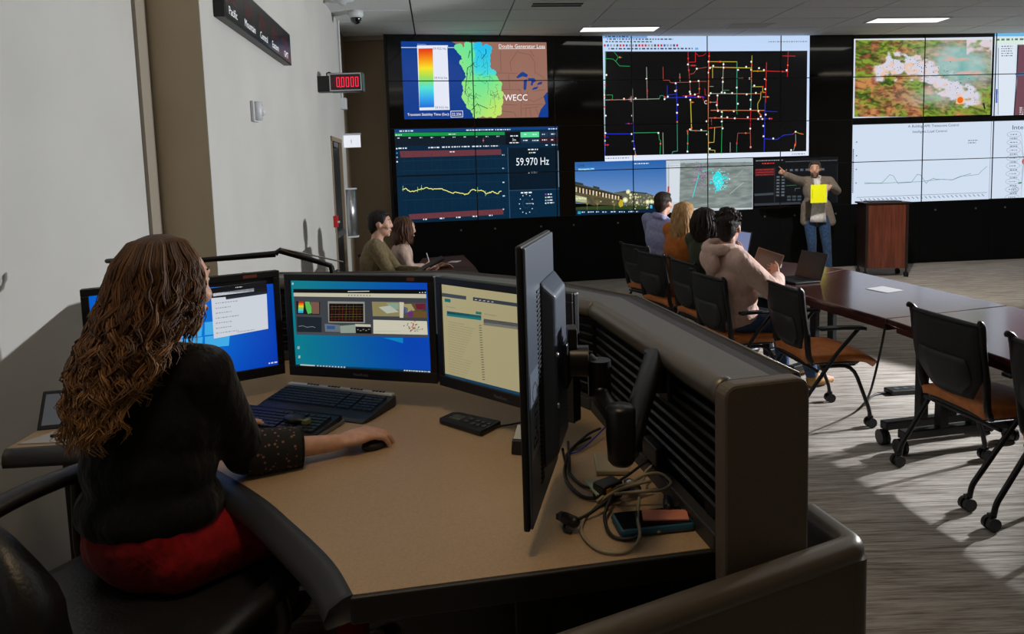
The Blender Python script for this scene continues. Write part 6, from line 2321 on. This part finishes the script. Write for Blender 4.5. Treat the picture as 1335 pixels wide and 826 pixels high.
    el_(E(-0.020, 0, 0.042), (0.082, 0.096, 0.082))
    el_(E(-0.050, 0, 0.0), (0.072, 0.062, 0.085))
    if kind == 'short':
        el_(E(0.028, 0, 0.090), (0.060, 0.056, 0.028))
        el_(E(-0.062, 0, -0.045), (0.052, 0.034, 0.05))
        for k in (-1, 1):
            el_(E(0.012, k * 0.07, 0.03), (0.012, 0.03, 0.035))
    elif kind == 'long':
        for k in (-1, 1):
            el_(E(-0.005, k * 0.068, -0.02), (0.026, 0.055, 0.095))
        el_(E(-0.075, 0, -0.07), (0.085, 0.050, 0.10))
        if st.get('fall'):
            for c, rad in st['fall']:
                mb.ell(V(c), rad, Rf)
    if st.get('tousle'):
        for _ in range(90):
            a, b = random.uniform(-2.6, 2.6), random.uniform(0.1, 1.5)
            v = f * (-math.cos(a) * math.cos(b)) + r * (math.sin(a) * math.cos(b)) + u * math.sin(b)
            c = E(-0.020, 0, 0.042) + v * 0.084 * hs
            mb.capsule(c, c + (v + Vector((random.uniform(-1, 1), random.uniform(-1, 1), random.uniform(-.4, .8)))).normalized() * 0.03 * hs, 0.012, 0.006, 6)
    remesh('hair', mb, 0.007, 2, hm, root)
    if kind == 'long' and st.get('locks'):
        lb = MB()
        for _ in range(st['locks']):
            a = random.uniform(-2.2, 2.2)
            v = f * (-math.cos(a)) + r * math.sin(a)
            p = E(-0.02, 0, 0.06) + v * 0.075 * hs
            pts = [E(-0.01, 0, 0.118) + v * 0.02, p + u * 0.03]
            ln = random.uniform(0.7, 1.0) * st.get('lock_len', 0.22)
            ph = random.uniform(0, 6)
            for k in range(8):
                t = (k + 1) / 8
                wv = 0.010 * math.sin(ph + t * 9) * t
                out = 0.020 * math.sin(t * PI * 0.9)
                pts.append(p + v * (0.012 + out) + r.cross(v) * 0 + Vector((0, 0, -ln * t)) + v.cross(u) * wv + v * wv * 0.6)
            lb.tube(pts, [0.006] + [0.008] * (len(pts) - 3) + [0.006, 0.003], 5)
        lb.build('hair_locks', st.get('lockm', hm), root, world=True)
    if st.get('beard'):
        mb = MB()
        mb.ell(E(0.036, 0, -0.070), tuple(x * hs for x in (0.057, 0.064, 0.044)), Rf)
        mb.ell(E(0.072, 0, -0.098), tuple(x * hs for x in (0.027, 0.026, 0.022)), Rf)
        for k in (-1, 1):
            mb.capsule(E(0.100, k * 0.004, -0.043), E(0.084, k * 0.030, -0.062), 0.007, 0.006, 8)
        remesh('beard', mb, 0.006, 2, st['beard'], root)
    return root, dict(E=E, Rf=Rf, f=f, r=r, u=u, sh=sh, R=R, pel=pel, nb=nb, lat=lat, fw=fw, up=up)


JEANS = cloth('denim', (52, 78, 112), (38, 58, 90), 50)
DARKTR = cloth('dark_trousers', (30, 31, 36))
SHOEBLK = mat('shoe_black', (24, 22, 22), 0.4)
SHOETAN = mat('shoe_tan', (172, 128, 62), 0.6, var=(150, 108, 50), scale=(40, 40, 40))

# ---- presenter
px, py = 4.47, 9.95


def jacket_extra(mb, k):
    pel, lat, fw = k['pel'], k['lat'], k['fw']
    for s in (1, -1):
        mb.capsule(pel + lat * 0.10 * s + Vector((0, 0, 0.12)) + fw * 0.0, pel + lat * (0.20 if s < 0 else 0.15) * s - Vector((0, 0, 0.10)) + fw * 0.01, 0.11, 0.07)
    mb.capsule(pel + Vector((0, 0, 0.1)) - fw * 0.05, pel - Vector((0, 0, 0.1)) - fw * 0.06, 0.11, 0.10)
    mb.capsule(k['nb'] - k['up'] * 0.02 - fw * 0.03 + lat * -0.05, k['nb'] - k['up'] * 0.02 - fw * 0.03 + lat * 0.05, 0.045, 0.045)


JP = dict(at=(px, py, 0), pel=(px - 0.02, py, 0.93), nb=(px - 0.035, py - 0.01, 1.455), hd=(px - 0.065, py - 0.045, 1.592), face=(-0.42, -0.9, -0.12), lat=(-0.97, 0.22, 0.02), lath=(-0.95, 0.3, 0),
          elR=(px - 0.37, py - 0.12, 1.45), wrR=(px - 0.58, py - 0.24, 1.535), handR=((-0.75, -0.35, 0.5), (0.2, -0.5, -0.8), 1, 0.6, 1.0, True),
          elL=(px + 0.235, py - 0.10, 1.265), wrL=(px + 0.03, py - 0.34, 1.345), handL=((-0.9, -0.1, -0.45), (0.1, 0.85, -0.3), -1, 0.9),
          knR=(px - 0.09, py - 0.03, 0.52), anR=(px - 0.03, py + 0.06, 0.09), toeR=(px - 0.12, py - 0.10, 0.035),
          knL=(px + 0.11, py - 0.06, 0.51), anL=(px + 0.17, py - 0.02, 0.09), toeL=(px + 0.20, py - 0.18, 0.035), sh=0.185, build=1.05)
M_JACKET = cloth('grey_brown_tweed', (128, 116, 104), (104, 94, 84), 90)
pr_, K = person('person', 'standing person in grey jacket and jeans, pointing and holding up a yellow sheet', JP,
                dict(skin=M_SKIN, hair='short', hairm=hairm('hair_greying', (48, 42, 38), (84, 78, 72)), beard=hairm('beard_grey', (120, 110, 102), (66, 56, 50)), topname='jacket', top=M_JACKET, trousers=JEANS, shoe=SHOEBLK, extra=jacket_extra, sleeve=0.9, loose=0.02))
# white shirt front, open collar
mb = MB()
pel, nb, fw, lat, up, R = K['pel'], K['nb'], K['fw'], K['lat'], K['up'], K['R']
rows = []
for j in range(10):
    t = j / 9
    zc = nb.lerp(pel - Vector((0, 0, 0.10)), t)
    hw = (0.045 + 0.065 * t)
    dep = 0.150 + 0.02 * math.sin(t * PI) + 0.012 * t
    rows.append([zc + lat * (hw * x) + fw * (dep - 0.018 * x * x - (0.055 * (1 - t) ** 3)) for x in (-1, -0.5, 0, 0.5, 1)])
mb.sheet(rows, 0.012)
mb.build('shirt_front', cloth('white_shirt', (226, 224, 220)), pr_, world=True)
for s in (1, -1):
    lap = MB()
    q = [nb + lat * 0.06 * s + fw * 0.06, nb - up * 0.14 + lat * 0.085 * s + fw * 0.125, nb - up * 0.30 + lat * 0.045 * s + fw * 0.150, nb - up * 0.12 + lat * 0.03 * s + fw * 0.115]
    lap.sheet([[q[0], q[3]], [q[1], q[3].lerp(q[2], 0.4)], [q[2] + lat * 0.01 * s, q[2]]], 0.01)
    lap.build('lapel', M_JACKET, pr_, world=True)
    MB().tube([nb + lat * 0.02 * s - fw * 0.05 + up * 0.03, nb + lat * 0.07 * s + up * 0.01, nb + lat * 0.035 * s + fw * 0.075 - up * 0.02], 0.014, 8, flat=1.8).build('shirt_collar', MATS['white_shirt'], pr_, world=True)
for w_, e_ in ((JP['wrR'], JP['elR']), (JP['wrL'], JP['elL'])):
    w_, e_ = V(w_), V(e_)
    MB().cyl(w_.lerp(e_, 0.02), w_.lerp(e_, 0.12), 0.036, n=14).build('shirt_cuff', MATS['white_shirt'], pr_, world=True)
ys = thing('yellow_sheet', 'bright yellow square sheet held up by the presenter', 'sheet', (px - 0.17, py - 0.41, 1.12), math.radians(4))
MB().box(-0.115, 0.115, -0.003, 0.003, 0.0, 0.255).build('sheet', mat('neon_yellow', (250, 252, 4), 0.6), ys)
MB().box(-0.095, -0.088, -0.0035, -0.003, 0.06, 0.19).build('printed_line', mat('olive_print', (170, 170, 30), 0.6), ys)
MB().box(0.115, 0.13, 0.0, 0.003, 0.0, 0.25).build('back_sheet', M_PAPER, ys)


def seated(name, label, base, yaw, face, hd, st, arms=None, group=None, seat=0.475, sh=0.175, build=1.0, lean=0.05, tilt=0.0, knee_h=0.50, hs=1.0):
    """base = hips on the floor plan, yaw = body direction in degrees"""
    d = Vector((math.cos(math.radians(yaw)), math.sin(math.radians(yaw)), 0))
    rt = Vector((d.y, -d.x, 0))
    b = Vector((*base, 0))
    pel = b + Vector((0, 0, seat + 0.105))
    hd = V(hd)
    nb = Vector((hd.x, hd.y, hd.z - 0.145)) - d * 0.02
    ff = head_frame(face)[0]
    nb -= Vector((ff.x, ff.y, 0)) * 0.015
    up = (nb - pel).normalized()
    J = dict(at=(base[0], base[1], 0), pel=pel, nb=nb, hd=hd, face=face, lat=rt - up * rt.dot(up), lath=rt, sh=sh, build=build, tilt=tilt, hs=hs, group=group)
    for s, k in ((1, 'R'), (-1, 'L')):
        J['kn' + k] = b + d * 0.44 + rt * 0.13 * s + Vector((0, 0, knee_h))
        J['an' + k] = b + d * (0.50 if s > 0 else 0.40) + rt * 0.13 * s + Vector((0, 0, 0.09))
        J['toe' + k] = J['an' + k] + d * 0.17 + Vector((0, 0, -0.055))
        shd = nb - up * 0.045 + rt * sh * s
        J['el' + k] = shd + Vector((0, 0, -0.26)) + d * 0.12 + rt * 0.05 * s
        J['wr' + k] = J['el' + k] + d * 0.24 - rt * 0.06 * s + Vector((0, 0, 0.04))
        J['hand' + k] = (d - rt * 0.2 * s + Vector((0, 0, 0.05)), -rt * s * 0.6 + Vector((0, 0, -0.6)), s, 0.6)
    J.update(arms or {})
    return person(name, label, J, st)


GRP = None
# ---- person in the pink hoodie
def hood_extra(mb, k):
    up = k['up']
    mb.ell(k['pel'] + up * 0.03, (0.20, 0.165, 0.12), k['R'])
    mb.ell(k['pel'] + up * 0.16, (0.205, 0.165, 0.16), k['R'])
    mb.ell(k['pel'] + up * 0.30, (0.205, 0.155, 0.19), k['R'])
    for s in (1, -1):
        mb.capsule(k['sh'][s] - k['lat'] * 0.05 * s, k['el'][s], 0.085, 0.072)
        mb.capsule(k['el'][s], k['el'][s].lerp(k['wr'][s], 0.88), 0.072, 0.054)


hood, KH = seated('person', 'seated person in a pale pink hoodie and jeans holding a tablet', (1.62, 4.93), 12, (0.60, 0.78, 0.03), (1.55, 4.86, 1.235),
                  dict(skin=M_SKIN2, hair='short', tousle=True, hairm=hairm('hair_dark', (24, 20, 18), (50, 42, 38)), topname='hoodie', top=cloth('pink_hoodie', (208, 176, 162), (198, 164, 150), 12, 0.5), trousers=JEANS, shoe=SHOETAN, extra=hood_extra, loose=0.022, sleeve=0.9, smooth=14),
                  arms=dict(elR=(1.80, 4.66, 0.80), wrR=(1.93, 4.93, 0.86), handR=((0.25, 0.9, 0.25), (-0.75, 0.25, 0.2), 1, 0.7),
                            elL=(1.72, 5.16, 0.82), wrL=(1.90, 5.26, 0.90), handL=((0.9, 0.1, 0.2), (0.2, -0.8, 0.4), -1, 0.7),
                            anR=(2.22, 5.0, 0.09), toeR=(2.40, 5.08, 0.035), anL=(2.10, 5.24, 0.09), toeL=(2.28, 5.32, 0.035)), build=1.06, sh=0.185)
mb = MB()
nb, up, fw, lat = KH['nb'], KH['up'], KH['fw'], KH['lat']
ring = [(0.085, 0.00, -0.055, 0.026), (0.065, 0.06, -0.025, 0.036), (0.0, 0.095, 0.015, 0.042), (-0.07, 0.085, 0.03, 0.046), (-0.115, 0.045, 0.03, 0.050), (-0.13, 0.0, 0.03, 0.052)]
full = ring + [(a_, -b_, c_, r_) for a_, b_, c_, r_ in ring[-2:0:-1]]
mb.tube(spline([nb + fw * a_ + lat * b_ + up * c_ for a_, b_, c_, r_ in full + full[:1]], 4)[:-1], [0.042] * (4 * len(full)), 10, closed=True)
mb.ell(nb - fw * 0.135 - up * 0.055, (0.115, 0.052, 0.095), KH['R'])
mb.ell(nb - fw * 0.13 - up * 0.12, (0.06, 0.042, 0.07), KH['R'])
remesh('hood', mb, 0.009, 3, MATS['pink_hoodie'], hood)
for s in (1, -1):
    w_, e_ = V((1.93, 4.93, 0.86) if s > 0 else (1.90, 5.26, 0.90)), V((1.80, 4.66, 0.80) if s > 0 else (1.72, 5.16, 0.82))
    MB().tube([w_.lerp(e_, 0.22), w_.lerp(e_, 0.14), w_.lerp(e_, 0.02)], [0.046, 0.042, 0.040], 14).build('rib_cuff', cloth('hoodie_rib', (176, 132, 116)), hood, world=True)
t_ = thing('tablet', 'brown backed tablet held up over the table edge by the hoodie wearer', 'tablet', (1.93, 5.12, 0.875), math.radians(-38))
MB().obox(Matrix.Translation((0, 0, 0.08)) @ Matrix.Rotation(math.radians(16), 4, 'Y') @ Matrix.Rotation(math.radians(-12), 4, 'X'), 0.20, 0.008, 0.15).build('body', mat('brown_metal', (120, 90, 68), 0.35, metal=0.4), t_, bevel=0.003)
MB().obox(Matrix.Translation((0, 0, 0.08)) @ Matrix.Rotation(math.radians(16), 4, 'Y') @ Matrix.Rotation(math.radians(-12), 4, 'X') @ Matrix.Translation((0, -0.0045, 0)), 0.185, 0.001, 0.135).build('screen', mat('brown_glass', (84, 60, 44), 0.15), t_)

# ---- person in dark green, long black hair
person_g, _ = seated('person', 'seated person in a dark green top with long black hair', (1.64, 5.70), 15, (0.62, 0.75, 0.0), (1.585, 5.58, 1.225),
                     dict(skin=M_SKIN, hair='long', locks=70, lock_len=0.20, hairm=hairm('hair_black_brown', (26, 20, 18), (44, 34, 30)), topname='sweater', top=cloth('dark_green_knit', (58, 66, 44)), trousers=DARKTR, shoe=SHOEBLK, sleeve=0.95),
                     arms=dict(elR=(1.86, 5.46, 0.84), wrR=(1.93, 5.70, 0.92), handR=((0.2, 0.7, 0.5), (-0.6, 0.4, 0.1), 1, 0.6)), sh=0.16, build=0.95)
t_ = thing('tablet', 'pale blue lit tablet held by the person in dark green', 'tablet', (1.965, 5.83, 0.93), math.radians(-28))
MB().obox(Matrix.Translation((0, 0, 0.09)) @ Matrix.Rotation(math.radians(8), 4, 'Y') @ Matrix.Rotation(math.radians(-12), 4, 'X'), 0.15, 0.008, 0.20).build('body', M_BLACKPL, t_, bevel=0.003)
MB().obox(Matrix.Translation((0, 0, 0.09)) @ Matrix.Rotation(math.radians(8), 4, 'Y') @ Matrix.Rotation(math.radians(-12), 4, 'X') @ Matrix.Translation((0, -0.0045, 0)), 0.135, 0.001, 0.18).build('screen', mat('blue_lit_screen', (60, 66, 90), 0.3, emit=(122, 132, 172), strength=0.8), t_)

# ---- blonde person in rust orange
person_o, _ = seated('person', 'seated person in a rust orange top with long blonde hair', (1.50, 6.32), 25, (0.70, 0.71, 0.0), (1.57, 6.18, 1.245),
                     dict(skin=M_SKIN, hair='long', locks=120, lock_len=0.33, hairm=hairm('hair_dark_blonde', (128, 92, 56), (168, 128, 84)), lockm=hairm('hair_blonde_lock', (148, 108, 68), (196, 156, 108)), topname='sweater', top=cloth('rust_orange_knit', (186, 106, 44), (166, 92, 36)), trousers=DARKTR, shoe=SHOEBLK, sleeve=0.95, loose=0.02),
                     sh=0.165, build=1.0)

# ---- person in the pale blue checked shirt
def collar_extra(mb, k):
    nb, up, fw, lat = k['nb'], k['up'], k['fw'], k['lat']
    mb.capsule(nb - fw * 0.05 + lat * 0.05 + up * 0.03, nb - fw * 0.05 - lat * 0.05 + up * 0.03, 0.03, 0.03)
    for s in (1, -1):
        mb.capsule(nb - fw * 0.04 + lat * 0.06 * s + up * 0.03, nb + fw * 0.06 + lat * 0.03 * s, 0.022, 0.016)


person_b, _ = seated('person', 'seated person in a pale blue checked shirt with short dark hair', (1.48, 7.00), 35, (0.75, 0.66, -0.05), (1.545, 6.92, 1.315),
                     dict(skin=M_SKIN, hair='short', hairm=hairm('hair_dark_brown', (34, 26, 22), (56, 44, 36)), topname='shirt', top=cloth('pale_blue_check', (160, 162, 198), (138, 140, 178), 70), trousers=DARKTR, shoe=SHOEBLK, extra=collar_extra, sleeve=0.95),
                     sh=0.185, build=1.04)

# ---- the two at the left table
def hand_to(w, d, n, s, c=0.6):
    return (d, n, s, c)


person_l, _ = seated('person', 'seated person in an olive sweater with short dark hair holding a black folder', (-1.30, 5.97), 8, (0.985, 0.12, -0.05), (-1.155, 5.98, 1.265),
                     dict(skin=M_SKIN, hair='short', hairm=hairm('hair_dark_b', (20, 16, 14), (38, 31, 27)), topname='sweater', top=cloth('olive_knit', (112, 98, 68), (96, 84, 58), 60), trousers=DARKTR, shoe=SHOEBLK, sleeve=0.95,
                          beard=None),
                     arms=dict(elR=(-1.02, 5.78, 0.80), wrR=(-0.80, 5.86, 0.825), handR=((0.9, 0.2, 0.1), (-0.1, 0.3, 0.9), 1, 0.5),
                               elL=(-1.05, 6.18, 0.82), wrL=(-0.84, 6.05, 0.83), handL=((0.9, -0.2, 0.2), (0.0, -0.3, 0.9), -1, 0.5)), sh=0.18, build=1.03)
fo = thing('folder', 'thin black folder held open above the left table', 'folder', (-0.74, 5.92, 0.885), math.radians(12))
MB().obox(Matrix.Rotation(math.radians(-27), 4, 'Y'), 0.30, 0.21, 0.014).build('cover', M_BLACKPL, fo, bevel=0.003)
MB().obox(Matrix.Rotation(math.radians(-27), 4, 'Y') @ Matrix.Translation((0, 0, 0.009)), 0.27, 0.19, 0.004).build('page', M_DARKGREY, fo)

person_p, _ = seated('person', 'seated person in a pale pink top with brown hair writing with a pen', (-1.16, 6.64), 15, (0.85, 0.5, -0.12), (-1.035, 6.60, 1.165),
                     dict(skin=M_SKIN, hair='long', locks=80, lock_len=0.22, hairm=hairm('hair_brown', (64, 42, 32), (96, 68, 52)), topname='sweater', top=cloth('pale_pink_knit', (190, 164, 150), (170, 146, 132)), trousers=DARKTR, shoe=SHOEBLK, sleeve=0.95),
                     arms=dict(elR=(-0.98, 6.42, 0.80), wrR=(-0.86, 6.52, 0.80), handR=((0.8, 0.4, 0.1), (-0.3, 0.2, -0.9), 1, 0.7)), sh=0.16, build=0.96)
pn = MB().cyl((-0.80, 6.56, 0.80), (-0.83, 6.55, 0.93), 0.005, n=8).build('pen', M_WHITEPL)
tag(pn, 'white pen held upright by the writing hand at the left table', 'pen')

# ------------------------------------------------------------------ the operator at the desk
JO = dict(at=(-0.885, 1.56, 0.18), pel=(-0.885, 1.56, 0.835), nb=(-0.862, 1.575, 1.285), hd=(-0.818, 1.60, 1.437), face=(0.46, 0.88, -0.10), lat=(0.985, -0.17, 0.0), lath=(0.93, -0.36, 0),
          elR=(-0.700, 1.690, 0.985), wrR=(-0.490, 1.790, 0.966), elL=(-1.06, 1.74, 1.00), wrL=(-0.90, 1.93, 0.975), handL=((0.75, 0.6, -0.1), (0.1, -0.1, -1), -1, 0.35),
          knR=(-0.50, 1.83, 0.785), anR=(-0.50, 1.90, 0.29), toeR=(-0.42, 2.05, 0.225), knL=(-0.82, 1.99, 0.785), anL=(-0.82, 2.08, 0.29), toeL=(-0.76, 2.23, 0.225), sh=0.142, build=1.02)
JO['handR'] = ((0.80, 0.56, 0.05), (0.0, 0.0, -1.0), 1, 0.80, 1.06, False, 1.0, 0.25)
M_KNITBLK = cloth('black_knit', (13, 13, 16), (9, 9, 11), 120, 0.35)
M_REDTR = cloth('red_trousers', (150, 18, 26), (128, 14, 22), 60)


def op_extra(mb, k):
    pel, up, lat, fw = k['pel'], k['up'], k['lat'], k['fw']
    mb.ell(pel + up * 0.085, (0.178, 0.138, 0.095), k['R'])
    mb.ell(pel + up * 0.19, (0.166, 0.128, 0.12), k['R'])


JO['hs'] = 1.0
op, KO = person('person', 'operator with long curly brown hair, black knit top and red trousers at the desk', JO,
                dict(skin=M_SKIN, hair='long', locks=0, hairm=mat('hair_core', (58, 38, 26), 0.6), topname='sweater', top=M_KNITBLK, trousers=M_REDTR, shoe=SHOEBLK, extra=op_extra, hem=False, loose=0.016, sleeve=0.36,
                     fall=[((-0.84, 1.545, 1.40), (0.075, 0.07, 0.11)), ((-0.865, 1.505, 1.29), (0.085, 0.05, 0.11))]), voxel=0.0055)
# lace cuff over the forearm
e_, w_ = V(JO['elR']), V(JO['wrR'])
M_LACE = bpy.data.materials.new('black_lace')
M_LACE.use_nodes = True
nt = M_LACE.node_tree
b_ = nt.nodes['Principled BSDF']
b_.inputs['Roughness'].default_value = 0.85
tc = nt.nodes.new('ShaderNodeTexCoord')
vo = nt.nodes.new('ShaderNodeTexVoronoi')
vo.inputs['Scale'].default_value = 75
nt.links.new(tc.outputs['Object'], vo.inputs['Vector'])
rp = nt.nodes.new('ShaderNodeValToRGB')
rp.color_ramp.elements[0].position, rp.color_ramp.elements[1].position = 0.20, 0.27
rp.color_ramp.elements[0].color, rp.color_ramp.elements[1].color = (*C3((128, 92, 74)), 1), (*C3((13, 13, 15)), 1)
nt.links.new(vo.outputs['Distance'], rp.inputs['Fac'])
nt.links.new(rp.outputs['Color'], b_.inputs['Base Color'])
ax = (w_ - e_)
prof = [(0.02, 0.057), (0.2, 0.058), (0.4, 0.056), (0.52, 0.054), (0.58, 0.053)]
MB().tube([e_ + ax * t for t, r_ in prof], [r_ for t, r_ in prof], 22).build('lace_cuff', M_LACE, op, world=True)
MB().tube([e_ + ax * 0.57, e_ + ax * 0.6], 0.0535, 22).build('cuff_hem', M_KNITBLK, op, world=True)
# wavy locks
M_HAIRC = attr_mat('curly_hair', base=True, rough=0.5, spec=0.3)
hv, hf, hc = [], [], []
f, r, u = KO['f'], KO['r'], KO['u']
hd = V(JO['hd'])


def envelope(z):
    """centre and half-widths of the hair mass at height z"""
    ks = [(1.558, -0.825, 1.592, 0.006, 0.01), (1.545, -0.826, 1.588, 0.058, 0.068), (1.50, -0.828, 1.58, 0.088, 0.100), (1.44, -0.832, 1.570, 0.102, 0.107), (1.36, -0.846, 1.54, 0.114, 0.103), (1.28, -0.862, 1.505, 0.124, 0.092), (1.20, -0.875, 1.48, 0.122, 0.078), (1.13, -0.89, 1.465, 0.112, 0.066), (1.05, -0.90, 1.455, 0.10, 0.06)]
    for a, b in zip(ks[:-1], ks[1:]):
        if z >= b[0]:
            t = min(max((a[0] - z) / (a[0] - b[0]), 0), 1)
            return [a[i] + (b[i] - a[i]) * t for i in range(1, 5)]
    return list(ks[-1][1:])


fang = math.atan2(f.y, f.x)
for n_ in range(175):
    a0 = fang + PI + random.uniform(-1, 1) * 2.22
    rightness = math.cos(a0)
    zend0 = 1.150 + random.uniform(-0.03, 0.10)
    if rightness > 0.2:
        zend0 += 0.17 * (rightness - 0.2) / 0.8 + 0.015
    lay0 = random.uniform(0.86, 1.05)
    ph, ph2, ph3 = random.uniform(0, 6.28), random.uniform(0, 6.28), random.uniform(0, 6.28)
    wl = random.uniform(70, 112)
    amp0 = random.uniform(0.0045, 0.0125)
    tone0 = random.random()
    for q_ in range(11):
        a = a0 + random.gauss(0, 0.045)
        lay = lay0 + random.gauss(0, 0.022)
        zend = zend0 + random.uniform(-0.03, 0.02)
        ztop = 1.556 - random.uniform(0, 0.012)
        dp_ = random.gauss(0, 0.35)
        am = amp0 * random.uniform(0.7, 1.25)
        pts = []
        N = 26
        for k in range(N):
            t = k / (N - 1)
            z = ztop + (zend - ztop) * (0.35 * t * t + 0.65 * t)
            cx, cy, rx, ry = envelope(z)
            grow = min(1, max(0, (1.535 - z) / 0.2))
            amp = am * grow * (1 + 0.5 * t)
            aa = a + 0.16 * math.sin(ph3 + z * 14) * grow
            x = cx + math.cos(aa) * rx * lay
            y = cy + math.sin(aa) * ry * lay
            w1, w2 = math.sin(ph + dp_ + z * wl), math.cos(ph2 + dp_ + z * wl)
            x += amp * (-math.sin(aa) * w1 * 1.25 + math.cos(aa) * w2 * 0.8)
            y += amp * (math.cos(aa) * w1 * 1.25 + math.sin(aa) * w2 * 0.8)
            pts.append(Vector((x, y, z)))
        rad = random.uniform(0.0010, 0.0024)
        mb = MB().tube(pts, [rad] * (N - 4) + [rad * 0.9, rad * 0.75, rad * 0.5, rad * 0.25], 4, caps=False)
        o_ = len(hv)
        hv += mb.v
        tone = min(max(tone0 + random.gauss(0, 0.22), 0), 1)
        base, mid_, tip = lerp3((48, 32, 24), (104, 72, 50), tone), lerp3((64, 42, 28), (138, 98, 64), tone), lerp3((104, 70, 44), (196, 146, 92), tone)
        cc_ = []
        for i_ in range(N):
            t = min(max((1.54 - pts[i_].z) / 0.38, 0), 1)
            c_ = lerp3(base, mid_, t * 2) if t < 0.5 else lerp3(mid_, tip, t * 2 - 1)
            cc_.append((*C3(c_), 1))
        for fc in mb.f:
            hf.append(tuple(i + o_ for i in fc))
            hc.append([cc_[i // 4] for i in fc])
me = bpy.data.meshes.new('curly_locks')
inv = root_matrix(op).inverted()
me.from_pydata([tuple(inv @ Vector(p)) for p in hv], [], hf)
ca = me.color_attributes.new('Col', 'FLOAT_COLOR', 'CORNER')
ca.data.foreach_set('color', [x for q in hc for c in q for x in c])
me.materials.append(M_HAIRC)
me.polygons.foreach_set('use_smooth', [True] * len(hf))
obj_from_mesh('curly_locks', me, op)
# fingernails of the mouse hand are a touch lighter than the skin
